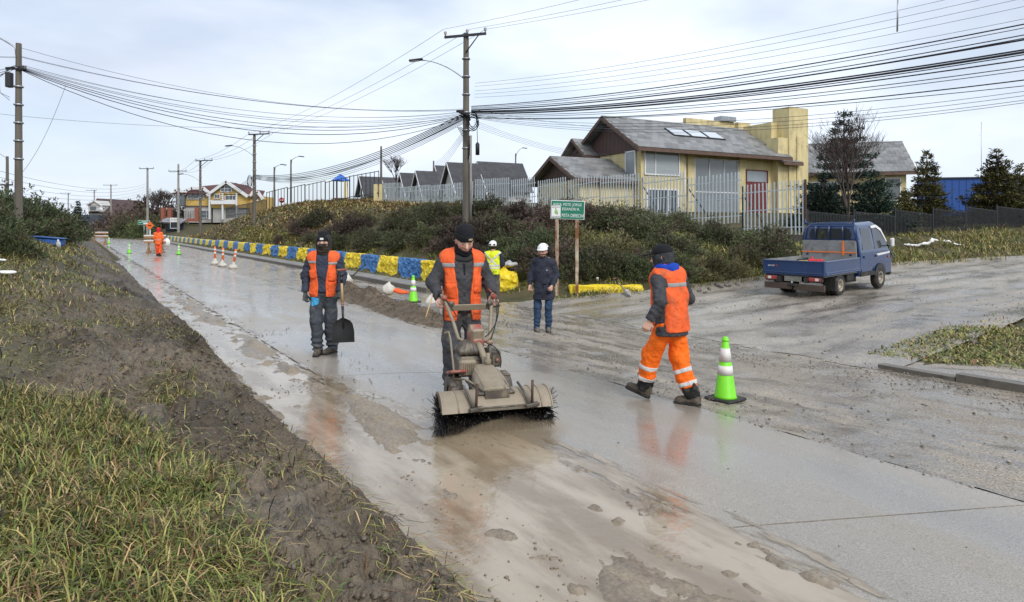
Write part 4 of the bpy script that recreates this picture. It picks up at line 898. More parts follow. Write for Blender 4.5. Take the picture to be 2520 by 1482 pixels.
def ypoly(nm, pts, y0, y1, mt): m = MB(); m.prism([(uY(a), vY(b) - 1) for a, b in pts], lambda u, v, k: (u, y0 + (y1 - y0) * k, v), None); return m.build(nm, mt, e)
ypoly('gable', [(520, 480), (606, 480), (560, 451)], 0, 9, M_ochre)
def trim(pts, y, w_=.28):
    m = MB(); 
    for a, b in zip(pts[:-1], pts[1:]):
        A = Vector((uY(a[0]), y, vY(a[1]) - 1)); B = Vector((uY(b[0]), y, vY(b[1]) - 1)); m.box(tuple((A + B) / 2), ((B - A).length + w_ * .6, .35, w_ * 1.7), (0, -math.atan2((B - A).z, (B - A).x), 0))
    m.build('trim', M_frame, e)
trim([(514, 481), (560, 447.5), (612, 484)], -.55); trim([(424, 480), (429, 468), (440, 466), (452, 478), (458, 468), (470, 463), (498, 463), (514, 476)], .35); trim([(606, 486), (618, 470), (628, 472), (640, 489)], 1.2)
m = MB(); rf = [(uY(420), -.2, vY(476) - 1), (uY(516), -.2, vY(476) - 1), (uY(556), 4.5, vY(446) - 1), (uY(470), 4.5, vY(454) - 1)]; m.add(rf, [(0, 1, 2, 3)]); m.add([(a, 9 - b * .5 if b < 1 else b + .1, c) for a, b, c in rf], [(3, 2, 1, 0)]); m.add([rf[0], rf[3], (uY(420), 9, vY(478) - 1)], [(0, 1, 2)]); m.build('roof', M_maroon, e)
m = MB(); A_ = (uY(560), -.6, vY(447) - 1)
for sx, fx, fy in ((-1, 513, 481), (1, 612, 484)): m.add([A_, (uY(560), 9, vY(449) - 1), (uY(fx), 9, vY(fy) - 1), (uY(fx), -.6, vY(fy) - 1)], [(0, 1, 2, 3)])
m.build('roof', M_maroon, e)
m = MB(); m.add([(uY(606), 1, vY(484) - 1), (uY(640), 1, vY(486) - 1), (uY(626), 5, vY(466) - 1), (uY(600), 5, vY(463) - 1)], [(0, 1, 2, 3)]); m.build('roof', M_maroon, e)
def yw(xa, xb, ya, yb, y, nx=2, nz=2):
    w_ = eb('window', xa, xb, ya, yb, y - .12, y, M_glass)
    eb('frame', xa - 1.2, xb + 1.2, ya - 1.4, ya, y - .2, y, M_frame, w_); eb('frame', xa - 1.2, xb + 1.2, yb, yb + 1.4, y - .2, y, M_frame, w_); eb('frame', xa - 1.2, xa, ya, yb, y - .2, y, M_frame, w_); eb('frame', xb, xb + 1.2, ya, yb, y - .2, y, M_frame, w_)
    for i in range(1, nx): q = xa + (xb - xa) * i / nx; eb('mullion', q - .35, q + .35, ya, yb, y - .17, y - .01, M_frame, w_)
    for i in range(1, nz): q = ya + (yb - ya) * i / nz; eb('mullion', xa, xb, q - .35, q + .35, y - .16, y - .02, M_frame, w_)
yw(545, 570, 457, 472, 0, 3, 2); yw(529, 541, 479, 488, 0, 2, 1); yw(458, 497, 477, 489, .8, 6, 3); yw(480, 512, 518, 536, 1.2, 3, 2); yw(556, 582, 482, 492, 0, 3, 1); yw(616, 626, 486, 493, 1.5, 1, 1)
for px in (520, 552, 586): eb('column', px - 1.5, px + 1.5, 476, 540, -.8, -.4, M_frame)
eb('balcony', 524, 584, 493, 503, -.9, -.6, M_frame); eb('bay', 430, 452, 478, 505, .3, .85, M_glass)
fx = empty('garden_fence', b0 + Vector((0, -4, -.6)), label='dark iron fence with brick pillars in front of the ochre house', cat='fence')
for k in range(22): MB().box((uY(440 + 4 * k), 0, .9), (.05, .05, 1.6)).build('bar', M_blackf, fx)
for px in (432, 448, 512): MB().box((uY(px), 0, 1.0), (.6, .6, 2.4)).build('pillar', mat('red_brick', (.30, .10, .06), .8, .2, 3, .3, 10), fx)
MB().box((uY(480), 0, .1), (uY(520) - uY(435), .25, .5)).build('plinth', MATS['red_brick'], fx)

# far brown-roofed house
dB = 180.0; b0 = at(260, 540, dB); e = empty('brown_roof_house', (b0.x, b0.y, 1), label='far brown roofed house with a white gabled dormer', cat='house')
def B3(px, py, y): return ((px - 260) / F * dB, y, CAMZ - (py - HY) / F * dB - 1)
m = MB(); m.add([B3(204, 486, 6), B3(318, 492, 6), B3(318, 525, -1), B3(222, 525, -1)], [(0, 1, 2, 3)]); m.add([B3(204, 486, 6), B3(318, 492, 6), B3(318, 525, 14), B3(204, 525, 14)], [(3, 2, 1, 0)]); m.build('roof', mat('brown_shingle', (.075, .045, .042), .8, .2, .5, .3, 4), e)
m = MB(); m.add([B3(204, 487, 5.9), B3(222, 525, -.6), B3(222, 535, -.6), B3(206, 535, 12), B3(204, 525, 13)], [(0, 1, 2, 3, 4)]); m.add([B3(222, 524, -.4), B3(318, 524, -.4), B3(318, 545, -.4), B3(222, 545, -.4)], [(0, 1, 2, 3)]); m.build('wall', M_cream, e)
m = MB(); m.prism([B3(226, 506, 0)[::2], B3(258, 506, 0)[::2], B3(258, 520, 0)[::2], B3(226, 520, 0)[::2]], lambda u, v, k: (u, -1.5 + 4 * k, v), None); m.prism([B3(224, 506, 0)[::2], B3(260, 506, 0)[::2], B3(242, 494, 0)[::2]], lambda u, v, k: (u, -1.6 + 6 * k, v), None); dm = m.build('dormer', M_cream, e)
for (xa, ya, xb, yb) in ((224, 507, 242, 494), (242, 494, 262, 507)):
    A = Vector(B3(xa, ya, -1.9)); B = Vector(B3(xb, yb, -1.9)); MB().box(tuple((A + B) / 2), ((B - A).length, .3, .35), (0, -math.atan2((B - A).z, (B - A).x), 0)).build('trim', M_frame, dm)
c_ = Vector(B3(238, 513, -1.6)); MB().box(tuple(c_), (1.6, .1, 1.0)).build('window', M_glass, dm)
o = MB().box((0, 0, -1.5), (8.5, .2, 3.2)).build('grey_fence', mat('blue_grey_boards', (.06, .075, .10), .7, .2, 1, .2, 4, stretch=(6, 6, .3)), None, at(245, 530, 150)); tag(o, 'dark blue grey board fence below the far brown roofed house', 'fence')
o = MB().lathe([(0, 0), (.3, .03), (.6, .14), (.75, .3)], 14, M=Euler((R(70), 0, R(20))).to_matrix()).build('satellite_dish', M_frame, None, at(251, 517, 149)); tag(o, 'white satellite dish above the dark board fence', 'dish')

# bus shelter
d_ = 103.0; p = at(420, 577, d_); e = empty('bus_shelter', (p.x, p.y, G(p.x, p.y)), label='small bus shelter with slanted shingle roof and blue back panel', cat='bus shelter'); zb = e.location.z
def S3(px, py, y): return ((px - 420) / F * d_, y, CAMZ - (py - HY) / F * d_ - zb)
m = MB(); m.add([S3(396, 546, -.6), S3(449, 550, -.6), S3(450, 538, 1.4), S3(398, 535.5, 1.4)], [(0, 1, 2, 3)]); m.add([S3(396, 548, -.6), S3(449, 552, -.6), S3(450, 540, 1.4), S3(398, 537.5, 1.4)], [(3, 2, 1, 0)]); m.build('roof', mat('grey_shingle', (.22, .22, .22), .8, .4, 2, .3, 6), e)
MB().box((0, 1.3, .95), (3.0, .1, 1.7)).build('back_panel', mat('blue_mural', (.06, .11, .19), .6, .35, 1.2, 0), e)
for sx in (-1.35, 1.45): MB().box((sx, -.3, 1.05), (.12, .12, 2.3)).build('post', M_fascia, e); MB().box((sx, 1.2, 1.05), (.12, .12, 2.3)).build('post', M_fascia, e)
MB().box((0, .9, .45), (2.5, .4, .08)).build('bench', M_fascia, e)
bd = MB().box((1.0, -.75, 1.45), (1.35, .05, 1.7)).build('notice_board', M_white, e)
text('lettering', '31 LYC', .38, M_cab, bd, (.45, -.78, 1.85), (R(90), 0, 0)); MB().box((1.0, -.785, 1.15), (1.2, .02, .9)).build('poster', mat('black_poster', (.03, .03, .035), .5, .5, 4, 0), bd)
p = at(354, 548, 100); e = empty('green_sign', (p.x, p.y, G(p.x, p.y)), label='small green road sign with white arrow beside the far pole', cat='sign'); zz = p.z - e.location.z
MB().box((0, 0, zz), (1.8, .04, .68)).build('border', M_white, e); pn = MB().box((0, -.025, zz), (1.72, .03, .6)).build('panel', M_green, e); MB().tube([(0, .05, 0), (0, .05, zz)], .04, 6).build('post', M_gal, e)
MB().box((.15, -.05, zz + .1), (.9, .02, .1)).build('marking', M_white, pn); MB().box((.35, -.05, zz - .14), (.8, .02, .2)).build('marking', M_white, pn); MB().box((-.55, -.05, zz), (.3, .02, .08)).build('marking', M_white, pn)
p = at(693, 493, 64); e = empty('stop_sign', (p.x, p.y, G(p.x, p.y)), label='tiny round red sign below the black hill railing', cat='sign'); MB().lathe([(0, 0), (.28, 0), (.28, .03), (0, .03)], 8, (0, 0, p.z - e.location.z), Euler((R(90), 0, 0)).to_matrix()).build('disc', mat('sign_red', (.45, .02, .03), .4, .05, 3, 0), e); MB().box((0, -.035, p.z - e.location.z), (.36, .012, .08)).build('marking', M_white, e); MB().tube([(0, .04, 0), (0, .04, p.z - e.location.z)], .03, 6).build('post', M_gal, e)
# ================================================================ shrubs, trees, grass
M_leaf = mat('shrub_leaves', (1, 1, 1), .6, .15, 12, 0, attr=True, spec=.3, objvar=.42)
M_bark = mat('bark', (.07, .055, .042), .85, .3, 6, .4, 30)
M_twig = mat('twig', (.075, .052, .045), .85, .2, 6, 0, objvar=.1)
def unit(v): return v / (np.linalg.norm(v, axis=1)[:, None] + 1e-9)
def sprigs(C, A, L_, Wd, k, spread, cols, r):
    """k slim leaves round each twig tip C pointing about A"""
    n = len(C); C = np.repeat(C, k, 0); A = np.repeat(A, k, 0); D = unit(A + spread * r.normal(size=(n * k, 3)))
    S = unit(np.cross(D, r.normal(size=(n * k, 3)))); l = L_ * (.6 + .8 * r.random((n * k, 1))); w = Wd * (.6 + .8 * r.random((n * k, 1)))
    B = C + r.normal(size=C.shape) * L_ * .25
    V = np.stack([B, B + D * l * .55 + S * w * .5, B + D * l, B + D * l * .55 - S * w * .5], 1).reshape(-1, 3)
    Fq = np.arange(n * k)[:, None] * 4 + np.arange(4)[None]
    return V, Fq, np.repeat(np.repeat(cols, k, 0) * (.75 + .5 * r.random((n * k, 1))), 4, 0)
def shrub_mesh(seed, rx, rz, n, pal, L_=.13, Wd=.035, k=7):
    r = np.random.default_rng(seed); d = unit(r.normal(size=(n, 3))); d[:, 2] = np.abs(d[:, 2]) * 1.0 - .12
    lump = 1 + .24 * sn3(d, .55, seed) + .24 * sn3(d, 1.4, seed + 1)
    rad = (r.random(n) ** .33) * .93 + .06; tip = r.random(n) < .22; rad[tip] *= 1.08 + .32 * r.random(tip.sum()) ** 2
    C = d * (lump * rad)[:, None] * [rx, rx, rz]; C[:, 2] = np.maximum(C[:, 2], .02)
    pal = np.asarray(pal); ci = (sn3(C / rx, .9, seed + 3) * .8 + r.normal(size=n) * .55); idx = np.clip(((ci + 1.2) / 2.4 * len(pal)).astype(int), 0, len(pal) - 1)
    A = unit(d * .8 + [0, 0, .55])
    V, Fq, c = sprigs(C, A, L_, Wd, k, .55, pal[idx], r)
    return npmesh('crown', V, Fq, M_leaf, False, c * 1.55)
def stems_mesh(seed, rx, rz, n=9, r0=.03):
    rr = random.Random(seed); m = MB()
    for k in range(n):
        a = rr.random() * 6.283; q = .35 + .5 * rr.random(); x, y = math.cos(a) * rx * q, math.sin(a) * rx * q
        m.tube([(x * .05, y * .05, -.1), (x * .45, y * .45, rz * .45), (x, y, rz * (.75 + .2 * rr.random()))], [r0, r0 * .6, r0 * .25], 4, cap=False)
    return m.mesh('stems', M_bark)
HEATH = [(.050, .036, .026), (.062, .046, .032), (.048, .048, .026), (.046, .056, .026), (.054, .068, .028), (.074, .080, .036)]
BROWN = [(.052, .036, .030), (.072, .050, .040), (.085, .062, .046), (.060, .052, .034)]
GREEN = [(.042, .050, .024), (.054, .068, .029), (.068, .084, .034), (.084, .096, .042)]
OLIVE = [(.055, .055, .024), (.085, .082, .034), (.115, .105, .045), (.075, .060, .034)]
DARKG = [(.030, .038, .018), (.042, .052, .023), (.052, .068, .027), (.058, .048, .030)]
kinds = {'heath': [shrub_mesh(100 + i, 1.35, 1.25, 1500, HEATH) for i in range(3)], 'brown': [shrub_mesh(110 + i, 1.3, 1.2, 1400, BROWN) for i in range(2)],
         'green': [shrub_mesh(120 + i, 1.25, 1.25, 1500, GREEN, .12, .04) for i in range(2)], 'olive': [shrub_mesh(130 + i, 1.1, .95, 1000, OLIVE, .16, .03) for i in range(2)],
         'dark': [shrub_mesh(140 + i, 1.5, 1.55, 1700, DARKG, .16, .05) for i in range(3)]}
stemv = [stems_mesh(150 + i, 1.2, 1.1) for i in range(3)]
rk = random.Random(3)
def place_of(x, y, kind):
    px = CX + F * x / y; S, T = st(x, y)
    if kind == 'dark': return ('nearest the thick pole' if y < 26 else 'behind the thick pole' if y < 36 else 'towards the far barriers' if y < 50 else 'at the far end') + (', road side' if T > -3.2 else ', upper side')
    z = 'by the grassy slope' if px < 760 else 'left of the tall pole' if px < 1000 else 'below the tall pole' if px < 1180 else 'behind the yellow vest man' if px < 1330 else 'behind the street sign' if px < 1480 else 'above the yellow kerb wall' if px < 1680 else 'beside the parked truck'
    return z + (', lowest row' if T < 13.2 else ', middle row' if T < 16.5 else ', upper row')
KSHORT = {'heath': 'olive brown heath shrub ', 'brown': 'purple brown twiggy shrub ', 'green': 'dense green shrub ', 'olive': 'yellowish olive shrub ', 'dark': 'dark evergreen shrub on the left bank '}
def shrub(x, y, kind, sc, zs=1.0, label=None, group=None, dz=-.08):
    e = empty('shrub', (x, y, G(x, y) + dz), rk.random() * 6.28, label=label or KSHORT[kind] + place_of(x, y, kind), cat='shrub', group=group or ('shrubs of the bank thicket' if kind != 'dark' else 'evergreen shrubs on the left bank'))
    e.scale = (sc, sc, sc * zs)
    link('crown', rk.choice(kinds[kind]), e); link('stem', rk.choice(stemv), e); return e
def before_fence(x, y):                      # signed distance in front of the silver fence
    return (x - FA[0]) * -(-(FB[1] - FA[1])) * 0 + ((FB[1] - FA[1]) * (x - FA[0]) - (FB[0] - FA[0]) * (y - FA[1])) / math.hypot(FB[0] - FA[0], FB[1] - FA[1])
nsh = 0
ss_v = np.arange(11.5, 57, 1.55)
for i, s in enumerate(ss_v):
    for t in np.arange(11.9, 30, 1.5):
        S = s + rk.uniform(-.6, .6); T = t + rk.uniform(-.5, .5) + (.7 if i % 2 else 0); x, y = xy(S, T)
        p, r_ = pr(x, y); q = r_ - float(np.interp(p, *LP)); fd = before_fence(x, y); px = CX + F * x / y
        if fd < 1.0 or q < 1.0 or px > 1900 or fd > 26: continue
        if S > 31 and T > 11.6 + (48 - S) * .36: continue
        if .3 < x < 2.9 and y < 20.2: continue
        if 1165 < px < 1420 and fd < 7.5: continue
        if fd < 2.2 and rk.random() < .6: continue
        if fd > 3 and T > 13 and rk.random() < .22: continue
        kd = rk.choices(['heath', 'brown', 'green', 'olive'], [5, 4.4, 1.8 if 1240 < px < 1560 else .9, 1.4 if q > 3 else 3])[0]
        sc = rk.uniform(.55, .98) * (.8 if fd < 6 else 1) * (.62 if q < 2.4 else 1) * (.72 if T < 12.6 else 1); shrub(x, y, kd, sc, rk.uniform(.75, 1.05)); nsh += 1
for (px, py, kd, sc) in ((1300, 690, 'olive', .45), (1335, 668, 'green', .6), (1452, 690, 'heath', .62), (1500, 680, 'heath', .66), (1330, 640, 'green', .75), (1560, 690, 'green', .55), (1640, 690, 'heath', .7), (1700, 690, 'olive', .7), (1760, 690, 'olive', .62), (1810, 685, 'olive', .5), (1290, 660, 'green', .6), (1840, 660, 'olive', .6), (1885, 640, 'heath', .85), (1900, 610, 'olive', .8), (1420, 670, 'green', .55)):
    g = gp(px, py); shrub(g.x, g.y + .4, kd, sc)
for i in range(46):
    S = rk.uniform(15, 78); T = rk.uniform(-6.8, -2.4) + (S - 15) * .045
    if T > -1.6: T = rk.uniform(-3.5, -1.6)
    x, y = xy(S, T); px = CX + F * x / y
    if px < -190 or (px > 150 and y > 28): continue
    shrub(x, y, 'dark', rk.uniform(.6, .95), rk.uniform(.85, 1.1))
for (px, d, sc) in ((-40, 20, .9), (40, 23.5, 1.0), (95, 27, 1.1), (140, 33, 1.1), (150, 42, 1.1), (168, 52, 1.1), (20, 25, 1.2), (70, 30, 1.25), (118, 36, 1.3)):
    x = (px - CX) / F * d; shrub(x, d, 'dark', sc * .82, .95)
o = shrub((18 - CX) / F * 14, 14, 'dark', .35, 1.3, 'lone small dark bush on the yellow grass bank', 'single bush')

# far brown thicket beyond the junction
for (px, py, d, sc, kd) in ((300, 575, 120, 3.6, 'brown'), (335, 572, 118, 4.2, 'brown'), (375, 570, 122, 4.4, 'brown'), (410, 560, 124, 4.0, 'brown'), (318, 578, 112, 2.4, 'heath'), (395, 572, 114, 2.8, 'heath'), (345, 578, 110, 2.0, 'green'), (440, 562, 118, 2.2, 'brown')):
    p = at(px, py, d); e = empty('shrub', (p.x, p.y, min(p.z, 2.5) - .6), rk.random() * 6, label='tall purple brown thicket bush beyond the far junction', cat='shrub', group='far thicket'); e.scale = (sc, sc, sc * 1.15); link('crown', rk.choice(kinds[kd]), e); link('stem', stemv[0], e)

# ---- bare twiggy trees
def bare_mesh(seed, H, spread, depth=5, r0=.09, n0=5, up=.55):
    rr = random.Random(seed); m = MB()
    def grow(p, d, L_, r, k):
        q = p + d * L_ * .5 + Vector((rr.uniform(-1, 1), rr.uniform(-1, 1), rr.uniform(-.3, .6))) * L_ * .05; e = q + (d + Vector((0, 0, .12))).normalized() * L_ * .5
        m.tube([p, q, e], [r, r * .8, r * .6], 3 if k < 4 else 6, cap=False, sm=False)
        if k == 0: return
        for j in range(rr.choice((2, 3, 3)) if k < depth else n0):
            dd = (d + Vector((rr.uniform(-1, 1), rr.uniform(-1, 1), rr.uniform(-.35, .75))) * spread + Vector((0, 0, up * .25))).normalized()
            grow(p.lerp(e, rr.uniform(.55, 1.0)) if k < depth else e, dd, L_ * rr.uniform(.6, .82), max(r * .6, .007), k - 1)
    out = []
    for j in range(n0):
        m.__init__(); grow(Vector((0, 0, 0)), Vector((rr.uniform(-.6, .6), rr.uniform(-.6, .6), 1)).normalized(), H * .26, r0, depth); out.append(m.mesh('limb', M_twig))
    return out
def bare_tree(px, py, d, H, spread, label, seed, depth=5, r0=.06, sc=None, zb=None):
    p = at(px, py, d); e = empty('bare_tree', (p.x, p.y, p.z if zb is None else zb), 0, label=label, cat='tree'); 
    for me in bare_mesh(seed, H, spread, depth, r0): link('limb', me, e)
    MB().tube([(0, 0, -.6), (0, 0, .05), (.02, 0, .35)], [r0 * 1.7, r0 * 1.5, r0], 7).build('trunk', M_bark, e); return e
bare_tree(2088, 525, 31.5, 6.6, .75, 'bare fan shaped tree in front of the second yellow house', 11, 5, .045)
bare_tree(975, 446, 72, 4.2, .75, 'small bare tree beside the dark cottages', 12, 4, .06)
bare_tree(392, 530, 117, 6.5, .5, 'bare pale tree top above the far brown thicket', 13, 5, .14)
bare_tree(372, 532, 116, 5.5, .5, 'second bare tree top above the far brown thicket', 14, 5, .12)

# ---- conifers
def conifer_mesh(seed, H, Rr, n, pal, sparse=0.0, L_=.2, Wd=.06, gap=.35):
    r = np.random.default_rng(seed); Cs = []; As = []; Q = []
    z = H * .04; m = MB()
    while z < H * .985:
        f = 1 - z / H; rad = Rr * (f ** .85) * (.82 + .36 * r.random()); nb = max(4, int(9 * f + 4)); a0 = r.random() * 6.28
        for b in range(nb):
            a = a0 + b * 6.283 / nb + r.normal() * .15; rl = rad * (.75 + .4 * r.random()); d = np.array([math.cos(a), math.sin(a), 0]); k = max(4, int(n * rl))
            u = .18 + .82 * r.random(k) ** .7; droop = -.10 * rl * u + .16 * rl * u ** 2.5
            pos = d * (u * rl)[:, None] + np.array([0, 0, z]) + np.stack([0 * u, 0 * u, droop], -1) + r.normal(size=(k, 3)) * [.10 * rl + .04, .10 * rl + .04, .06]
            Cs.append(pos); As.append(np.tile(d * .9 + [0, 0, .45], (k, 1))); Q.append(u)
            m.tube([(0, 0, z), tuple(d * rl * .9 + np.array([0, 0, z - .06 * rl]))], [.025 * f + .008, .006], 3, cap=False)
        z += gap * (.7 + .6 * r.random()) * (1 + sparse)
    C = np.concatenate(Cs); A = unit(np.concatenate(As)); pal = np.asarray(pal); ci = np.clip(((sn3(C, .5, seed) + r.normal(size=len(C)) * .5 + 1.3) / 2.6 * len(pal)).astype(int), 0, len(pal) - 1)
    V, Fq, c = sprigs(C, A, L_, Wd, 5, .6, pal[ci], r); return npmesh('crown', V, Fq, M_leaf, False, c), m.mesh('branches', M_bark)
def conifer(px, pytop, d, zb, Rr, n, pal, label, seed, sparse=0, gap=.35, L_=.2, Wd=.06):
    p = at(px, pytop, d); e = empty('conifer', (p.x, p.y, zb), label=label, cat='tree', group='conifers'); H = p.z - zb; c, b = conifer_mesh(seed, H, Rr, n, pal, sparse, L_, Wd, gap)
    link('crown', c, e); link('branches', b, e)['kind'] = 'stuff'; MB().tube([(0, 0, -.3), (0, 0, H * .5), (0, 0, H * .97)], [.16, .09, .015], 7).build('trunk', M_bark, e)
DC = [(.016, .030, .020), (.024, .042, .028), (.034, .054, .036), (.040, .060, .046)]
YC = [(.040, .042, .012), (.070, .066, .018), (.105, .092, .024), (.055, .052, .016), (.034, .030, .014)]
conifer(2077, 258, 36, 1.9, 2.5, 22, DC, 'tallest dark blue green conifer rising behind the bare tree', 21, .25, .42)
conifer(2025, 440, 34, 1.4, 2.0, 22, DC, 'low dark spruce boughs left of the bare tree', 25, 0, .3); conifer(2150, 430, 34, 1.4, 2.0, 22, DC, 'low dark spruce boughs right of the bare tree', 26, 0, .3)
conifer(2281, 372, 40, 1.5, 1.55, 24, YC, 'olive green conifer standing left of the blue building', 22, .1, .3)
conifer(2452, 360, 38, 1.5, 1.9, 26, YC, 'broad olive brown conifer in front of the blue building at the right', 23, 0, .28); conifer(2225, 470, 39, 1.5, 1.0, 22, YC, 'small bushy conifer between the second house and the olive conifer', 24, 0, .28)
conifer(2510, 405, 40, 1.5, 1.3, 24, YC, 'narrow olive conifer at the right edge of the picture', 27, 0, .28)
conifer(192, 493, 210, 1, 2.0, 12, DC, 'tiny dark conifer beside the far brown roofed house', 28, .2, .9, .5, .2)

# ---- grass on the right-hand ground
def rmask(f): return lambda s, t: f(s, t)
P = scat(26000, (17, 100), (9.98, 10.28), lambda s, t: .25 + .5 * ss(-.1, .2, fbm(s, t * 0, 2, 5)), 11)
P[:, 2] = gz(P[:, 0], P[:, 1]) ; blades('grass', P, .11, .012, .7, [3, 3, 1.5, 1, .3, .5, 2], 'green grass fringe at the foot of the painted wall', seed=12)
P = scat(60000, (17.5, 60), (10.75, 12.3), lambda s, t: .6 * ss(-.35, .2, fbm(s, t * 2, 3, 6)), 13); blades('grass', P, .20, .022, .8, [3, 3, 2, 1.4, .3, .6, 2], 'grass strip on top of the painted wall', seed=14)
P = scat(62000, (38, 98), (10.8, 24), lambda s, t: .85 * ss(-.45, .2, fbm(s * .5, t * .5, 3, 7)), 15); blades('grass', P, .34, .07, 1.2, [.5, .9, 1.6, 3.4, 3.2, .8, 1.2], 'brown winter grass covering the steep hill slope', combdir=(-.3, -.9, 0), comb=.4, seed=16)
def inpr(s, t): return pr(*xy(s, t))
def m_bank(s, t):
    p, r_ = inpr(s, t); q = r_ - np.interp(p, *LP); return np.where((q > .25) & (t > 10.6), .75 * ss(-.4, .15, fbm(s * 1.3, t * 1.3, 3, 8)), 0)
P = scat(70000, (10, 22), (10.6, 21), m_bank, 17); blades('grass', P, .20, .018, .9, [4, 4, 1.4, 1.2, .4, .6, 2], 'green tussock grass round the corner below the bushes', seed=18)
def m_verge(s, t):
    p, r_ = inpr(s, t); q = r_ - np.interp(p, *LP); return np.where((q > .1) & (q < 5.5) & (p > 20), .8 * ss(-.5, .1, fbm(s * .8, t * .8, 3, 9)), 0)
P = scat(170000, (-5, 21), (17, 46), m_verge, 19); blades('grass', P, .26, .026, .8, [3.4, 3.2, 1.8, 2.4, 1.2, .4, 2.4], 'rough yellow green verge grass under the black fence', seed=20)
P = scat(8000, (-5, 14), (20, 46), lambda s, t: m_verge(s, t) * ((inpr(s, t)[1] - np.interp(inpr(s, t)[0], *LP)) > 2.6), 23); blades('grass', P, .42, .03, .5, [.3, .6, 2.2, 4, 2.4, .2, .6], 'tall dry brown grass along the black fence', seed=24)
def m_cor(s, t):
    p, r_ = inpr(s, t); g = np.interp(p, *RP) - r_; return np.where((g > .05) & (t > 10.5), (.45 + .55 * ss(-.25, .15, fbm(s * .9, t * .9, 3, 10))) * np.minimum(1, .25 + g), 0)
P = np.concatenate([scat(66000, (-5, 8), (10.3, 14.5), m_cor, 21), scat(36000, (-9, 11), (13.5, 24), m_cor, 26)]); blades('grass', P, .10, .019, 1.1, [3, 3.0, 1.8, 1.6, 1.2, 1.0, 2.6], 'short mossy grass on the near right corner', seed=22)

# ---- loose gravel (small stones nobody could count) and single rocks
M_stone = mat('grey_stone', (.16, .15, .135), .6, .35, 8, .2, 30, objvar=.3)
def stones(name, P, sz, label, seed, mt=M_stone):
    r = np.random.default_rng(seed); n = len(P); base = np.array([[1, 0, 0], [0, 1, 0], [-1, 0, 0], [0, -1, 0], [0, 0, .8], [0, 0, -.5]], float)
    s = sz * (.4 + r.random((n, 1, 1)) ** 3 * 2.2); V = base[None] * s * (.6 + .8 * r.random((n, 6, 3))); a = r.random(n) * 6.28; c, s2 = np.cos(a)[:, None], np.sin(a)[:, None]
    V = np.stack([V[..., 0] * c - V[..., 1] * s2, V[..., 0] * s2 + V[..., 1] * c, V[..., 2]], -1) + P[:, None]
    T_ = np.array([[0, 1, 4], [1, 2, 4], [2, 3, 4], [3, 0, 4], [1, 0, 5], [2, 1, 5], [3, 2, 5], [0, 3, 5]]); Fq = (np.arange(n)[:, None, None] * 6 + T_[None]).reshape(-1, 3)
    cc = np.repeat(np.array([.27, .24, .195]) * (.35 + 1.1 * r.random((n, 1))), 6, 0)
    o = link(name, npmesh(name, V.reshape(-1, 3), Fq, mt, True, cc)); tag(o, label, 'gravel', kind='stuff')
M_peb = mat('pebbles', (1, 1, 1), .5, .1, 20, 0, attr=True)
P = scat(42000, (-3, 20), (5.45, 9.6), lambda s, t: .10 + .55 * ss(.0, .3, fbm(s * .5, t * 1.4, 3, 33)) + .45 * ss(8.2, 9.4, t) * ss(7, 4, s), 31); P[:, 2] += .018; stones('gravel', P, .0075, 'loose wet gravel strewn over the far lane', 32, M_peb)
P = scat(45000, (-6, 20), (8.9, 26), lambda s, t: np.where((inpr(s, t)[1] < np.interp(inpr(s, t)[0], *LP)) & (inpr(s, t)[1] > np.interp(inpr(s, t)[0], *RP) - .8), .08 + .55 * ss(.02, .3, fbm(s * .45, t * .45, 3, 34)), 0), 33); P[:, 2] += .02; stones('gravel', P, .0105, 'loose stones on the gravel side street', 34, M_peb)
P = scat(26000, (1.5, 22), (1.7, 5.4), lambda s, t: .008 + .6 * (t < 3.2) * ss(.0, .4, fbm(s * 1.2, t * 1.8, 3, 37)), 35); P[:, 2] = np.maximum(P[:, 2], .008) + .006; stones('mud_crumbs', P, .0058, 'small mud crumbs scattered over the wet slabs', 36, mat('mud_crumb', (.22, .175, .125), .45, .2, 20, 0))
P = scat(42000, (1.9, 13), (-2.6, 1.72), lambda s, t: (1 - .8 * grass_mask(s, t)) * (.35 + .65 * ss(-.2, .25, fbm(s * 1.7, t * 1.7, 3, 38))), 39, bankz); P[:, 2] += .006
stones('mud_clods', P, .0095, 'crumbly clods of wet mud covering the cut bank', 40, mat('mud_clod', (.125, .100, .072), .5, .4, 9, .4, 60, spec=.4)); bpy.data.objects['mud_clods']['category'] = 'mud'
_i = np.random.default_rng(3).choice(len(HEAP[0]), 5000, p=HEAP[3] / HEAP[3].sum()); _x, _y = xy(HEAP[0][_i], HEAP[1][_i]); stones('dirt_clods', np.stack([_x, _y, HEAP[2][_i] + .008], -1) + np.random.default_rng(4).normal(size=(5000, 3)) * [.02, .02, .0], .0075, 'loose clods covering the long dirt heap', 41, mat('dirt_clod', (.10, .075, .05), .7, .4, 9, .4, 60, spec=.3)); bpy.data.objects['dirt_clods']['category'] = 'dirt'
rock = [sdf_mesh('rock', lambda P, k=k: ell(P, (0, 0, 0), (.16, .12, .09)) + .02 * sn3(P, 4, 40 + k), (-.25, -.22, -.2), (.25, .22, .2), .025, M_stone, smooth=False) for k in range(3)]
for i, (px, py, sc) in enumerate(((1768, 706, 1.5), (1690, 713, 1.0), (1720, 718, .9), (1745, 714, .8), (1790, 704, 1.2), (1815, 702, .8), (1735, 722, .7), (1628, 730, .7), (1580, 742, .6), (2395, 845, .55), (2332, 862, .5), (1460, 735, .5), (1660, 728, .8))):
    g = gp(px, py); o = link('rock', rock[i % 3], None, g + Vector((0, 0, .02)), (rk.random(), rk.random(), rk.random() * 6), sc * .65); tag(o, 'rough grey stone lying at the foot of the grassy corner bank' if i < 9 or i > 10 else 'pale stone lying on the mossy near right corner', 'rock', 'stones at the bank foot' if i < 9 or i > 10 else 'stones on the near corner')
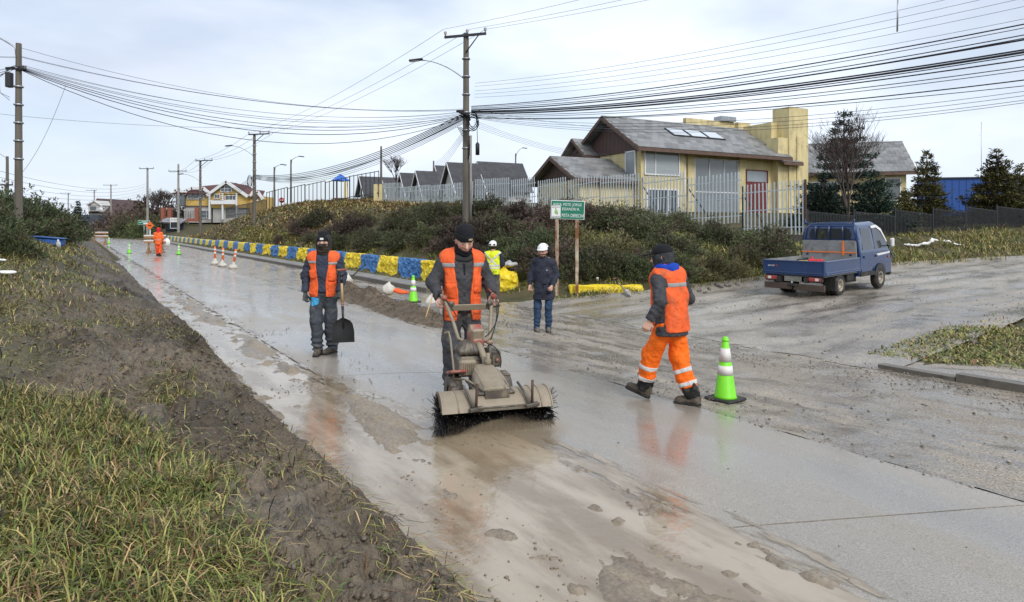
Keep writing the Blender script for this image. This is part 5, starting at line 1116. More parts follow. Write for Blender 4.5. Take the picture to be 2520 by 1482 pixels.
# ================================================================ people
M_skin = mat('skin', (1, 1, 1), .5, .06, 30, .05, 90, attr=True, spec=.35)
def cloth(name, col, rough=.8, var=.15, dirt=None, bump=.75, bscale=16, scale=9): return mat(name, col, rough, var, scale, bump, bscale, dirt=dirt, spec=.25, bdist=.035)
C_orange = cloth('hi_vis_orange', (.86, .135, .035), .75, .14, ((.40, .12, .06), .40, 5))
C_orangep = cloth('orange_trousers', (1.0, .17, .012), .7, .10, ((.45, .13, .03), .28, 5))
C_refl = cloth('reflective_tape', (.34, .345, .34), .4, .12, ((.20, .18, .16), .4, 8), .05)
C_reflw = cloth('bright_tape', (.62, .62, .60), .4, .12, ((.35, .33, .28), .4, 8), .05)
C_black = cloth('black_quilt', (.055, .056, .061), .7, .25); C_navy = cloth('navy_quilt', (.040, .049, .074), .7, .25)
C_dkpant = cloth('muddy_trousers', (.066, .070, .078), .75, .25, ((.20, .165, .12), .48, 4)); C_pant2 = cloth('dark_trousers', (.058, .067, .080), .75, .25, ((.15, .14, .12), .42, 5))
C_knit = cloth('black_knit', (.014, .015, .018), .9, .2, None, .5, 60); C_grey = cloth('charcoal_fleece', (.040, .039, .040), .95, .15, None, .3, 80)
C_jean = cloth('dark_denim', (.030, .058, .115), .8, .2, ((.05, .075, .125), .35, 6)); C_parka = cloth('navy_parka', (.030, .034, .050), .75, .2)
C_boot = cloth('muddy_boot', (.085, .072, .055), .65, .3, ((.17, .145, .11), .45, 9)); C_sole = cloth('boot_sole', (.025, .024, .022), .7, .2)
C_shoe = cloth('grey_shoe', (.17, .155, .13), .7, .25, ((.06, .055, .05), .45, 16)); C_camo = cloth('camo_gaiter', (.060, .047, .034), .9, .3, ((.02, .018, .015), .5, 14))
C_ban = cloth('patterned_bandana', (.040, .043, .047), .9, .3, ((.15, .15, .15), .30, 30)); C_bluec = cloth('blue_fleece', (.012, .06, .42), .85, .15)
C_yel = cloth('hi_vis_yellow', (.72, .80, .03), .7, .08); C_gpant = cloth('grey_work_trousers', (.10, .095, .085), .8, .2)
M_helm = mat('helmet_white', (.80, .80, .79), .25, .03, 4, 0, coat=.3); M_hblack = mat('black_plastic', (.012, .012, .013), .35, .1, 5, 0)
C_rag = cloth('black_rag', (.018, .018, .018), .85, .3, ((.09, .08, .065), .35, 9)); C_red = cloth('red_hood', (.62, .02, .03), .7, .1); C_coat = cloth('orange_raincoat', (.95, .17, .035), .5, .1); C_rain = cloth('orange_rain_trousers', (.85, .11, .035), .5, .12)
SKIN = np.array([.66, .40, .30])
def RZ(a): return np.array([[math.cos(a), -math.sin(a), 0], [math.sin(a), math.cos(a), 0], [0, 0, 1]])
def RX(a): return np.array([[1, 0, 0], [0, math.cos(a), -math.sin(a)], [0, math.sin(a), math.cos(a)]])
def RY(a): return np.array([[math.cos(a), 0, math.sin(a)], [0, 1, 0], [-math.sin(a), 0, math.cos(a)]])
def nrm(v): v = np.asarray(v, float); return v / np.linalg.norm(v)
BASE = dict(hipR=(.095, 0, .93), kneeR=(.10, .02, .50), ankR=(.10, -.02, .09), hipL=(-.095, 0, .93), kneeL=(-.10, .02, .50), ankL=(-.10, -.02, .09), pel=(0, 0, .98), chest=(0, .0, 1.33),
            shR=(.185, -.01, 1.425), elR=(.245, -.03, 1.15), wrR=(.25, .06, .90), shL=(-.185, -.01, 1.425), elL=(-.245, -.03, 1.15), wrL=(-.25, .06, .90), neck=(0, 0, 1.47), yawR=-.12, yawL=.12, pitR=0, pitL=0, hyaw=0, hpit=0, hroll=0, handR=None, handL=None, curl=.5)
def hand_prims(w, fd, pn, thumb, curl):
    """palm, four bent fingers and a thumb as tapered capsules"""
    fd, pn = nrm(fd), np.asarray(pn, float); pn = nrm(pn - fd * (pn @ fd)); sd = np.cross(fd, pn) * thumb; w = np.asarray(w, float); out = []
    out.append((w - fd * .02, w + fd * .03, .029, .033, .62, pn))
    for k in range(4): out.append((w + fd * .025 + sd * (.018 - .012 * k), w + fd * .085 + sd * (.030 - .020 * k), .020, .017, .8, pn))
    Ls = [(.040, .026, .020), (.045, .030, .022), (.042, .028, .021), (.033, .021, .018)]
    for k in range(4):
        p = w + fd * (.088 - .006 * abs(k - 1)) + sd * (.030 - .020 * k); a = .25 * curl
        for j, l in enumerate(Ls[k]):
            a += curl * (1.25, 1.35, .8)[j]; d = fd * math.cos(a) + pn * math.sin(a); q = p + d * l; out.append((p, q, .0100 - .0008 * j, .0092 - .0010 * j, 1, pn)); p = q
    p = w + fd * .022 + sd * .028; d1 = nrm(fd * .62 + sd * .72 + pn * .35 * curl); q = p + d1 * .042; d2 = nrm(fd * .8 + sd * (.35 - .7 * curl) + pn * .75 * curl); r_ = q + d2 * .032; s_ = r_ + nrm(d2 + pn * .4 * curl - sd * .3 * curl) * .024
    out += [(p, q, .0155, .0125, 1, pn), (q, r_, .0122, .0108, 1, pn), (r_, s_, .0106, .0085, 1, pn)]
    return out
def person(label, loc, face, scale, pose, spec, h=.0095, hc=.0135, group=None):
    J = dict(BASE); J.update(pose); J = {k: (np.array(v, float) if isinstance(v, tuple) and not hasattr(v[0], "__len__") else v) for k, v in J.items()}
    e = empty('person', loc, math.atan2(face[1], face[0]) - math.pi / 2, label=label, cat='person', group=group); e.scale = (scale,) * 3
    HS_ = spec.get('hs', 1.12); HR = RZ(J['hyaw']) @ RY(J['hroll']) @ RX(-J['hpit']); nk = J['neck']; hcen = nk + HR @ np.array([0, .018, .155]) * HS_
    def HL(P): return (P - hcen) @ HR / HS_                         # into head space
    hp = {}
    for s_, sg in (('R', 1), ('L', -1)):
        fd = J['wr' + s_] - J['el' + s_]; hd = J['hand' + s_]
        fdir = hd[0] if hd else fd; pnd = hd[1] if hd else (-sg, .25, 0); cu = hd[2] if hd else J['curl']
        hp[s_] = hand_prims(J['wr' + s_], fdir, pnd, -sg, cu)
    X = (1, 0, 0); Yd = (0, 1, 0)
    def headf(P):
        Q = HL(P)
        d = ell(Q, (0, -.012, .030), (.076, .097, .098))
        d = smin(d, rcone(Q, (0, .030, -.010), (0, .046, -.078), .064, .040), .03)
        d = smin(d, rcone(Q, (-.034, .074, .030), (.034, .074, .030), .016, .016), .012)
        d = smin(d, ell(Q, (0, .072, -.092), (.024, .022, .020)), .02)
        d = smin(d, rcone(Q, (-.040, .052, -.022), (.040, .052, -.022), .026, .026), .02)
        sock = np.minimum(ell(Q, (-.032, .102, .010), (.018, .020, .010)), ell(Q, (.032, .102, .010), (.018, .020, .010))); d = -smin(-d, sock, .008)
        d = np.minimum(d, np.minimum(ell(Q, (-.031, .076, .009), (.0145,) * 3), ell(Q, (.031, .076, .009), (.0145,) * 3)))
        d = smin(d, rcone(Q, (0, .084, .018), (0, .112, -.022), .0085, .0135), .008); d = smin(d, ell(Q, (0, .100, -.026), (.020, .013, .010)), .006)
        d = smin(d, ell(Q, (0, .086, -.056), (.025, .014, .007)), .006); d = smin(d, ell(Q, (0, .084, -.066), (.022, .013, .007)), .005)
        for sg in (-1, 1): d = smin(d, ell(Q, (sg * .080, -.008, .0), (.011, .024, .034)), .008)
        return d
    def bodyf(P):
        d = headf(P); d = smin(d, rcone(P, nk - [0, .0, .06], hcen - HR @ np.array([0, .01, .05]), .058, .054), .03)
        d = smin(d, rcone(P, J['pel'], J['chest'], .105, .125, .75, Yd), .05)
        d = smin(d, rcone(P, J['shR'] * .8 + J['shL'] * .2, J['shL'] * .8 + J['shR'] * .2, .06, .06), .05)
        for s_ in 'RL':
            d = smin(d, rcone(P, J['sh' + s_], J['el' + s_], .050, .040), .02); d = smin(d, rcone(P, J['el' + s_], J['wr' + s_], .040, .027), .015)
            d = smin(d, rcone(P, J['hip' + s_], J['knee' + s_], .080, .055), .03); d = smin(d, rcone(P, J['knee' + s_], J['ank' + s_], .052, .036), .02)
            near = np.linalg.norm(P - J['wr' + s_], axis=1) < .30
            if near.any():
                Pn = P[near]; dh = np.full(len(Pn), 1.0)
                for (a, b, ra, rb, fl, sdv) in hp[s_]: dh = smin(dh, rcone(Pn, a, b, ra, rb, fl, sdv), .006)
                dn = d[near]; d[near] = smin(dn, dh, .010)
        return d
    def bcol(V):
        c = np.tile(SKIN * spec.get('skin', 1.0), (len(V), 1)); Q = HL(V); c *= (1 + .12 * sn3(V, 6, 5))[:, None]
        fr = Q[:, 1] > .045
        for sg in (-1, 1):
            r2 = np.hypot(Q[:, 0] - sg * .031, (Q[:, 2] - .009) * 1.5); c[fr & (r2 < .014)] = (.34, .31, .29); c[fr & (r2 < .0075)] = (.02, .015, .012)
            br = fr & (np.abs(np.abs(Q[:, 0]) - .033) < .022) & (np.abs(Q[:, 2] - .031 - .1 * (.033 - np.abs(Q[:, 0]))) < .0065); c[br] = (.022, .016, .013)
        lip = fr & (Q[:, 1] > .07) & (np.abs(Q[:, 0]) < .026) & (np.abs(Q[:, 2] + .061) < .011); c[lip] = SKIN * [.80, .52, .55]
        cheek = fr & (np.abs(np.abs(Q[:, 0]) - .045) < .02) & (np.abs(Q[:, 2] + .02) < .02); c[cheek] *= [1.05, .86, .85]
        if 'beard' in spec: b = (Q[:, 2] < -.034) & (Q[:, 1] > .0) & (np.abs(Q[:, 2] + .061) > .007) & (Q[:, 2] > -.13); c[b] = (.035, .03, .028); m2 = fr & (np.abs(Q[:, 2] + .042) < .008) & (np.abs(Q[:, 0]) < .035); c[m2] = (.02, .018, .016)
        hair = (Q[:, 2] > .045 + .0 * Q[:, 0]) & (Q[:, 1] < .085) | ((Q[:, 1] < .0) & (Q[:, 2] > -.06)); c[hair] = (.018, .014, .012)
        if 'glove' in spec:
            for s_ in 'RL': c[np.linalg.norm(V - (J['wr' + s_] + .5 * (hp[s_][1][1] - J['wr' + s_])), axis=1) < .17] = spec['glove']
        return c
    lo = np.min([J[k] for k in ('wrR', 'wrL', 'ankR', 'ankL', 'hipR', 'hipL', 'elR', 'elL')] + [hcen], 0) - .24; hi = np.max([J[k] for k in ('wrR', 'wrL', 'ankR', 'ankL', 'elR', 'elL')] + [hcen], 0) + .24; lo[2] = max(lo[2], -.05)
    body = link('body', sdf_mesh('body', bodyf, lo, hi, h, M_skin, bcol), e)
    def torso(P, ex=0.0, hem=None):
        g = spec.get('bulk', 1.0); p0 = np.array([J['pel'][0], J['pel'][1], min(.86, spec.get('hem', .86), spec.get('vhem', .9))])
        d = rcone(P, p0, J['chest'] * .5 + J['pel'] * .5, .176 * g + ex, .166 * g + ex, .76, Yd); d = smin(d, rcone(P, J['chest'] * .6 + J['pel'] * .4, J['chest'] + [0, 0, .02], .160 * g + ex, .168 * g + ex, .72, Yd), .05)
        d = smin(d, rcone(P, J['shR'] * .93 + J['shL'] * .07, J['shL'] * .93 + J['shR'] * .07, .070 + ex, .070 + ex), .07); return d
    def arm(P, s_, ex=0.0): return smin(rcone(P, J['sh' + s_], J['el' + s_], .078 + ex, .066 + ex), rcone(P, J['el' + s_], J['wr' + s_] - .03 * nrm(J['wr' + s_] - J['el' + s_]), .066 + ex, .050 + ex), .03)
    def part(nm, fn, mt, hh=None, l=None, h_=None, **k):
        o = link(nm, sdf_mesh(nm, fn, lo if l is None else l, hi if h_ is None else h_, hh or hc, mt, **k), e); return o
    hem = spec.get('hem', .86)
    def quilt(P, s_): return .0035 * np.abs(np.sin((P[:, 0] + P[:, 2]) * 42)) * np.abs(np.sin((P[:, 0] - P[:, 2]) * 42)) * 2 + .010 * sn3(P, 4.5, 8) * .6
    def jacketf(P):
        d = torso(P)
        for s_ in 'RL':
            da = arm(P, s_); ax = nrm(J['wr' + s_] - J['el' + s_]); rip = np.sin(((P - J['el' + s_]) @ ax) * 95 + 2 * sn3(P, 3, 9)); d = smin(d, da - .0035 * rip, .04)
            cut = (P - J['wr' + s_]) @ ax + .005; nearw = np.linalg.norm(P - J['wr' + s_], axis=1) < .2; d = np.where(nearw, np.maximum(d, cut), d)
        d = d - quilt(P, 0) if spec.get('quilt', 1) else d - .010 * sn3(P, 5, 8)
        d = np.maximum(d, hem - P[:, 2]); col = ell(P, nk + [0, .01, .035], (.075, .085, .12)); return np.maximum(d, -col) if not spec.get('hood') else d
    jk = part('jacket', jacketf, spec['jacket'])
    def vestf(P, ex=0.0):
        d = torso(P, .026 + ex) - .010 * np.abs(sn3(P * [1, 1, .5], 3.5, 12)) - .004 * sn3(P * [1, 1, .5], 8, 13) + .006
        for s_, sg in (('R', 1), ('L', -1)): d = np.maximum(d, sg * (P[:, 0] - J['sh' + s_][0]) - .012 - .05 * ss(1.28, 1.42, P[:, 2]))
        d = np.maximum(d, spec.get('vhem', .80) - P[:, 2]); d = np.maximum(d, -ell(P, nk + [0, .03, .0], (.10, .115, .11)))
        if spec.get('open'):
            w_ = spec['open'] + .02 * sn3(np.stack([P[:, 2], P[:, 2] * 0, P[:, 0] * 0], -1), 2.0, 3); d = np.maximum(d, np.where(P[:, 1] > .02, w_ - np.abs(P[:, 0] - spec.get('ocx', 0)), -1))
        return d
    if 'vest' in spec:
        v = part('vest', vestf, spec['vest'])
        for (c0, hf) in spec.get('strips', ()): part('reflective_strip', lambda P: np.maximum(vestf(P, .006), sbox(P, c0, hf)), spec.get('tape', C_refl), .009, np.array(c0) - hf, np.array(c0) + hf).parent = v
        for (c0, hf) in spec.get('pockets', ()): part('pocket', lambda P: np.maximum(vestf(P, .016) - .004 * sn3(P, 8, 4), sbox(P, c0, hf, .01)), spec['vest'], .011, np.array(c0) - hf, np.array(c0) + hf).parent = v
        if 'text' in spec: text('lettering', spec['text'], .09, C_knit, v, (spec['textp'][0], spec['textp'][1], spec['textp'][2]), (R(90), 0, math.pi * 0)).rotation_euler = (R(90), 0, 0)
    def pantf(P):
        d = None; g = spec.get('pbulk', 1.0)
        for s_ in 'RL':
            k = smin(rcone(P, J['hip' + s_], J['knee' + s_], .094 * g, .084 * g), rcone(P, J['knee' + s_], J['ank' + s_] + [0, 0, .0], .086 * g, .072 * g), .04)
            ax = nrm(J['ank' + s_] - J['knee' + s_]); u = (P - J['ank' + s_]) @ ax; k = k - spec.get('bunch', .008) * np.sin(u * 75 + 2.5 * sn3(P, 3, 14)) * ss(-.35, -.03, u) ; k = np.maximum(k, u - spec.get('pcut', .012)); d = k if d is None else smin(d, k, .025)
        d = smin(d, rcone(P, J['pel'] - [0, 0, .06], J['pel'] + [0, 0, -.03], .135, .13, .74, Yd), .06); d = np.maximum(d, P[:, 2] - spec.get('ptop', 1.02))
        return d - .016 * np.abs(sn3(P * [1, 1, 1.3], 2.6, 15)) - .006 * np.abs(sn3(P * [1, 1, 1.5], 7, 16)) + .010
    pt = part('trousers', pantf, spec['pants'])
    for (s_, c0, hgt) in spec.get('bands', ()):
        part('reflective_strip', lambda P: np.maximum(np.maximum(pantf(P) - .005, np.abs((P - c0) @ nrm(J['ank' + s_] - J['knee' + s_])) - hgt), np.linalg.norm(P - c0, axis=1) - .16), C_reflw, .010, np.array(c0) - .17, np.array(c0) + .17).parent = pt
    for s_ in 'RL':
        a = J['ank' + s_]; M_ = RZ(J['yaw' + s_]) @ RX(J['pit' + s_])
        def bootf(P):
            Q = (P - a) @ M_
            d = rcone(Q, (0, -.035, -.03), (0, .15, -.052), .058, .046, .88, X); d = smin(d, rcone(Q, (0, -.03, -.02), (0, -.02, spec.get('bootz', .07)), .056, .060), .04)
            d = np.maximum(d - .003 * sn3(P, 9, 3), -.092 - Q[:, 2]); return d
        def solef(P):
            Q = (P - a) @ M_; d = rcone(Q, (0, -.04, -.075), (0, .155, -.075), .062, .054, .95, X); return np.maximum(np.maximum(d, -.093 - Q[:, 2]), Q[:, 2] + .068)
        bt = part('boot', bootf, spec.get('boots', C_boot), .011, a - .26, a + .26); part('sole', solef, C_sole, .009, a - .26, a + .26).parent = bt
    def hpart(nm, fn, mt, par=None, hh=.009, r=.26): 
        o = link(nm, sdf_mesh(nm, lambda P: fn(HL(P)), hcen - r, hcen + r, hh, mt), par or e); return o
    def hbox(nm, c, d, mt, par, rot=(0, 0, 0)):
        m_ = MB().box((0, 0, 0), d, bev=min(d) * .3).mesh(nm, mt); return link(nm, m_, par, tuple(hcen + HR @ np.array(c) * HS_), (Matrix(HR.tolist()) @ Euler(rot).to_matrix()).to_euler())
    for hat in spec.get('head', ()):
        if hat == 'beanie':
            o = hpart('beanie', lambda Q: np.maximum(smin(ell(Q, (0, -.012, .050), (.086, .106, .100)), ell(Q, (0, -.02, .115), (.062, .072, .050)), .04) - .0025 * np.sin(np.arctan2(Q[:, 0], Q[:, 1] + .012) * 34), .028 - Q[:, 2] + .12 * (-.02 - Q[:, 1])), C_knit)
            hpart('cuff', lambda Q: np.maximum(ell(Q, (0, -.012, .045), (.0925, .1125, .108)), np.abs(Q[:, 2] - .058 + .10 * Q[:, 1] * 0) - .030), C_knit, o)
            if 'patch' in spec: hbox('patch', spec['patch'], spec.get('patchs', (.046, .012, .022)), mat('patch_tan', (.42, .34, .20), .7, .5, 60, 0) if spec.get('patchc') is None else spec['patchc'], o, (0, 0, -spec['patch'][0] * 9))
        if hat == 'gaiter': hpart('neck_gaiter', lambda Q: np.maximum(np.maximum(smin(rcone(Q, (0, .025, -.03), (0, .042, -.085), .077, .060), rcone(Q, (0, -.012, -.05), (0, -.02, -.19), .078, .086), .04) - .004 * np.sin(Q[:, 2] * 160 + 2 * sn3(Q, 4, 2)) - .05 * np.exp(-(Q[:, 0] / .030) ** 2 - ((Q[:, 2] + .025) / .035) ** 2) * (Q[:, 1] > 0) * (spec.get('gz', -.03) > -.02), Q[:, 2] - spec.get('gz', -.03) - .25 * (Q[:, 1] - .06) * (Q[:, 1] < .06) * -1 * 0), -.2 - Q[:, 2]), spec.get('gmat', C_knit))
        if hat == 'hooddown': part('hood', lambda P: np.maximum(smin(ell(P, nk + [0, -.055, .02], (.155, .095, .085)), np.linalg.norm(np.stack([np.linalg.norm((P - (nk + [0, -.01, .0]))[:, :2] / [1.05, 1.0], axis=1) - .108, P[:, 2] - nk[2] - .015 + .42 * np.clip(P[:, 1], 0, 1)], -1), axis=1) - .036, .03) - .007 * sn3(P, 6, 5), -ell(P, nk + [0, .02, .09], (.082, .09, .13))), spec.get('hoodm', C_grey), .011)
        if hat == 'hoodup': hpart('hood', lambda Q: np.maximum(smin(ell(Q, (0, -.020, .035), (.104, .125, .125)), rcone(Q, (0, -.02, -.02), (0, -.03, -.17), .088, .10), .05) - .006 * sn3(Q, 6, 5), np.maximum(-(ell(Q, (0, .09, .0), (.083, .085, .112))), -.19 - Q[:, 2])), spec.get('hoodm', C_grey), None, .010)
        if hat == 'helmet':
            o = hpart('helmet', lambda Q: np.maximum(np.minimum(ell(Q, (0, -.012, .048), (.104, .126, .112)), np.maximum(ell(Q, (0, .02, .040), (.100, .135, .05)), np.abs(Q[:, 2] - .046) - .008)), .036 - Q[:, 2] - .15 * (Q[:, 1] < -.05) * .1), M_helm)
            for sg in (-1, 1):
                hbox('vent', (sg * .075, .02, .115), (.010, .06, .014), M_hblack, o, (0, sg * .6, 0)); hbox('ear_muff', (sg * .105, -.01, .01 if spec.get('muffdown') else .055), (.035, .065, .085), M_hblack, o)
                hbox('strap', (sg * .080, .005, -.03), (.006, .014, .12), M_hblack, o)
            if spec.get('goggles'): hbox('goggles', (-.0, -.118, .055) if spec['goggles'] == 'back' else (0, .11, .07), (.17, .035, .05), M_hblack, o)
        if hat == 'cap':
            o = hpart('cap', lambda Q: np.maximum(ell(Q, (0, -.012, .045), (.089, .110, .098)), .050 - Q[:, 2]), C_knit); hpart('brim', lambda Q: np.maximum(np.maximum(rcone(Q, (0, .06, .058), (0, .145, .046), .075, .058), np.abs(Q[:, 2] - .060 + .14 * (Q[:, 1] - .06)) - .006), .06 - Q[:, 1]), C_knit, o, .007)
        if hat == 'bandana': hpart('bandana', lambda Q: np.maximum(smin(ell(Q, (0, -.014, .030), (.085, .108, .106)), smin(rcone(Q, (0, .01, -.03), (0, .036, -.09), .080, .058), rcone(Q, (0, -.03, -.05), (0, -.02, -.17), .085, .085), .04), .03) - .004 * sn3(Q, 8, 3), np.maximum(Q[:, 2] - .075, -.18 - Q[:, 2])), C_ban)
        if hat == 'redhood': hpart('hood', lambda Q: smin(ell(Q, (0, -.01, .035), (.108, .125, .125)), rcone(Q, (0, -.02, -.03), (0, -.03, -.12), .09, .10), .04), C_red, None, .012)
        if hat == 'collar': part('collar', lambda P: np.maximum(np.linalg.norm(np.stack([np.linalg.norm((P - (nk + [0, -.02, 0]))[:, :2] / [1.15, 1.0], axis=1) - .092, (P[:, 2] - nk[2] - .045) * .75], -1), axis=1) - .048 - .006 * sn3(P, 6, 5), -ell(P, nk + [0, .0, .06], (.06, .06, .12))), spec.get('colm', C_bluec), .011)
    spec.get('extra', lambda *a: None)(e, J, part, torso, arm, vestf, pantf)
    return e, J
def toward(p, q): return ((q[0] - p[0]), (q[1] - p[1]))

# ---- front worker behind the sweeper
fdir = (.28, -.96); b_ = np.array([-.17, 5.92]); fl = b_ - 1.40 * np.array(fdir); FW = Vector((fl[0], fl[1], 0.004))
def zipper(e, J, part, torso, arm, vestf, pantf): MB().box((0, 0, 0), (.016, .012, .5)).build('zip', C_rag, e, (0, .137, 1.14), (-.03, 0, 0))
person('worker in black beanie and orange vest gripping the handles of the sweeping machine', FW, fdir, 1.035,
       dict(elR=(.31, -.02, 1.18), wrR=(.275, .235, 1.035), elL=(-.31, -.02, 1.18), wrL=(-.275, .235, 1.035), kneeR=(.12, .06, .50), ankR=(.13, .03, .09), kneeL=(-.11, .10, .51), ankL=(-.11, .20, .09), hpit=.42, hyaw=.06, neck=(0, .02, 1.475),
            handR=((-.12, .85, -.35), (-.15, .35, -.95), .85), handL=((.12, .85, -.35), (.15, .35, -.95), .85), yawR=-.2, yawL=.15),
       dict(jacket=C_black, vest=C_orange, pants=C_dkpant, open=.085, head=('beanie', 'gaiter', 'hooddown'), hood=1, gz=-.060, patch=(-.030, .096, .058), hem=.88, vhem=.78, bulk=1.14, pbulk=1.12,
            strips=[((.16, .1, 1.37), (.075, .2, .024)), ((-.16, .1, 1.37), (.075, .2, .024))], pockets=[((.155, .15, 1.10), (.06, .09, .075)), ((.15, .15, .92), (.065, .09, .085)), ((-.15, .15, 1.16), (.055, .09, .09)), ((-.15, .15, .94), (.06, .09, .085))], extra=zipper), h=.0078)
# ---- worker with the shovel
g = gp(797, 872); SWp = g
def paint(e, J, part, torso, arm, vestf, pantf): part('paint_stain', lambda P: np.maximum(pantf(P) - .004, ell(P, (.13, .10, .80), (.08, .08, .06)) + .03 * sn3(P, 9, 2)), mat('light_blue_paint', (.05, .34, .62), .5, .25, 20, 0), .009, np.array((.0, -.02, .70)), np.array((.26, .2, .90)))
person('worker with hood, face scarf and orange vest standing on the slab holding a shovel', g, (.05, -1), .975,
       dict(elR=(.275, -.04, 1.16), wrR=(.26, .04, .90), elL=(-.27, -.02, 1.17), wrL=(-.255, .15, .93), ankR=(.075, .05, .09), kneeR=(.095, .07, .50), ankL=(-.10, -.08, .09), kneeL=(-.10, .0, .50), handL=((0, .35, -.75), (.5, .8, -.1), .95), handR=((0, .15, -1), (-.6, .5, 0), .55), yawR=.05, yawL=-.5, hyaw=0),
       dict(jacket=C_navy, vest=C_orange, pants=C_pant2, open=.075, head=('beanie', 'gaiter', 'hoodup'), hood=1, gz=.0, gmat=C_camo, hoodm=C_grey, patch=(-.0, .104, .060), patchs=(.05, .012, .03), patchc=M_white, glove=(.075, .085, .085), hem=.93, vhem=.86, pbulk=1.05, bunch=.014,
            strips=[((.15, .1, 1.37), (.06, .2, .020)), ((-.15, .1, 1.35), (.07, .2, .020))], pockets=[((.15, .15, 1.19), (.055, .09, .06)), ((.15, .15, .98), (.06, .09, .09)), ((-.15, .15, 1.16), (.055, .09, .07)), ((-.15, .15, .98), (.06, .09, .09))], extra=paint))
# ---- bearded man in parka and helmet
g = gp(1338, 816)
def parka(e, J, part, torso, arm, vestf, pantf):
    for sx in (-.1, .1): part('pocket', lambda P: np.maximum(torso(P, .016), sbox(P, (sx, .16, .88), (.075, .12, .085), .01)), C_parka, .011, np.array((sx - .1, 0, .77)), np.array((sx + .1, .32, 1.0)))
    part('collar', lambda P: np.maximum(np.linalg.norm(np.stack([np.linalg.norm((P - (J['neck'] + [0, -.01, 0]))[:, :2] / [1.1, 1.0], axis=1) - .098, (P[:, 2] - J['neck'][2] - .01 + .6 * np.clip(P[:, 1], 0, 1)) * .7], -1), axis=1) - .036, -ell(P, J['neck'] + [0, .02, .06], (.07, .08, .12))), mat('grey_fleece_lining', (.22, .20, .18), .95, .2, 30, .3, 60), .011)
    MB().box((0, 0, 0), (.03, .006, .012)).build('logo', M_white, e, (-.10, .145, 1.27)); MB().box((0, 0, 0), (.006, .05, .03)).build('logo', M_white, e, (-.285, .0, 1.22))
person('bearded man in dark parka, jeans and white helmet standing on the gravel', g, (-.28, -1), .93,
       dict(elR=(.27, .0, 1.17), wrR=(.27, .10, .93), elL=(-.27, .0, 1.17), wrL=(-.21, .18, .95), ankR=(.13, .06, .09), kneeR=(.12, .05, .50), ankL=(-.10, .0, .09), kneeL=(-.11, .04, .50), hpit=.12, hyaw=-.12, yawR=.35, yawL=.25, handL=((.25, .6, -.6), (.8, -.3, -.3), .85), handR=((0, .3, -1), (-.8, .3, 0), .75)),
       dict(jacket=C_parka, pants=C_jean, quilt=0, hem=.66, bulk=1.24, boots=C_shoe, bootz=.03, head=('helmet',), muffdown=0, beard=1, pbulk=.90, bunch=.010, extra=parka, skin=.85))
# ---- worker walking away, right
g = gp(1652, 992); 
def gaiters(e, J, part, torso, arm, vestf, pantf):
    for s_ in 'RL': a = J['ank' + s_]; k = J['knee' + s_]; ax = nrm(k - a); part('ankle_wrap', lambda P: np.maximum(rcone(P, a - ax * .0, a + ax * .14, .075, .085) - .016 * sn3(P, 6, 4) - .006 * sn3(P, 14, 5), -(P - a) @ ax - .02), C_rag, .011, a - .2, a + .3)
person('worker in orange vest and orange reflective trousers walking away past the cone', g, (-.66, .75), .965,
       dict(elL=(-.34, -.10, 1.18), wrL=(-.42, -.01, .97), elR=(.31, -.02, 1.16), wrR=(.16, .20, 1.10), hipR=(.09, 0, .92), hipL=(-.09, 0, .92), kneeR=(.09, -.04, .50), ankR=(.11, -.20, .09), kneeL=(-.10, .20, .51), ankL=(-.10, .30, .135), pitL=.34, yawL=.45, yawR=.42, hyaw=.62, hpit=.12, pel=(0, -.0, .98), chest=(0, .05, 1.33), neck=(0, .075, 1.47), shR=(.185, .02, 1.42), shL=(-.185, .05, 1.42), handL=((-.3, .3, -1), (.6, .6, 0), .45)),
       dict(jacket=C_black, vest=C_orange, pants=C_orangep, head=('bandana', 'cap', 'collar'), hem=.775, vhem=.82, bulk=1.25, pbulk=1.22, pcut=-.10, strips=[((.0, -.12, 1.345), (.165, .2, .024))], pockets=[((-.16, .10, .95), (.06, .12, .06))],
            bands=[('R', (.098, -.10, .375), .025), ('R', (.105, -.155, .235), .025), ('L', (-.10, .232, .39), .025), ('L', (-.10, .268, .255), .025)], extra=gaiters))
# ---- man in yellow vest, back turned
d_ = 16.7; x_ = (1213 - CX) / F * d_
def xback(e, J, part, torso, arm, vestf, pantf):
    for sg in (-1, 1): part('reflective_strip', lambda P: np.maximum(np.maximum(vestf(P, .008), np.abs(sg * P[:, 0] * .8 - (P[:, 2] - 1.27) * .8) - .026), np.maximum(P[:, 1], 1.12 - P[:, 2])), C_reflw, .012, np.array((-.25, -.3, 1.1)), np.array((.25, .05, 1.5)))
person('man in yellow reflective vest and white helmet seen from behind by the broken wall', Vector((x_, d_, G(x_, d_))), (.15, 1), .93, dict(elR=(.26, .05, 1.17), wrR=(.20, .22, 1.08), elL=(-.26, .05, 1.17), wrL=(-.2, .22, 1.08), ankL=(-.1, .12, .09)),
       dict(jacket=C_parka, vest=C_yel, pants=C_gpant, head=('helmet',), goggles='back', vhem=.88, hem=.86, tape=C_reflw, bulk=1.05, strips=[((0, -.1, 1.13), (.3, .3, .028)), ((0, -.1, 1.06), (.3, .3, .020))], text='DEV', textp=(-.02, -.205, .94), extra=xback), h=.011, hc=.016)
# ---- far worker
g = gp(390, 630); person('far worker in orange rain suit and red hood walking towards the barrier', g, (-.2, 1), 1.0, dict(hpit=.1, ankL=(-.1, .12, .09), ankR=(.1, -.10, .09)),
       dict(jacket=C_coat, pants=C_rain, head=('redhood',), quilt=0, hem=.72, bulk=1.18, pbulk=1.1, glove=(.015, .015, .015), boots=C_rag, extra=lambda e, J, part, torso, arm, vestf, pantf: part('reflective_strip', lambda P: np.maximum(torso(P, .012), np.abs(P[:, 2] - 1.02) - .03), C_refl, .016)), h=.013, hc=.02)
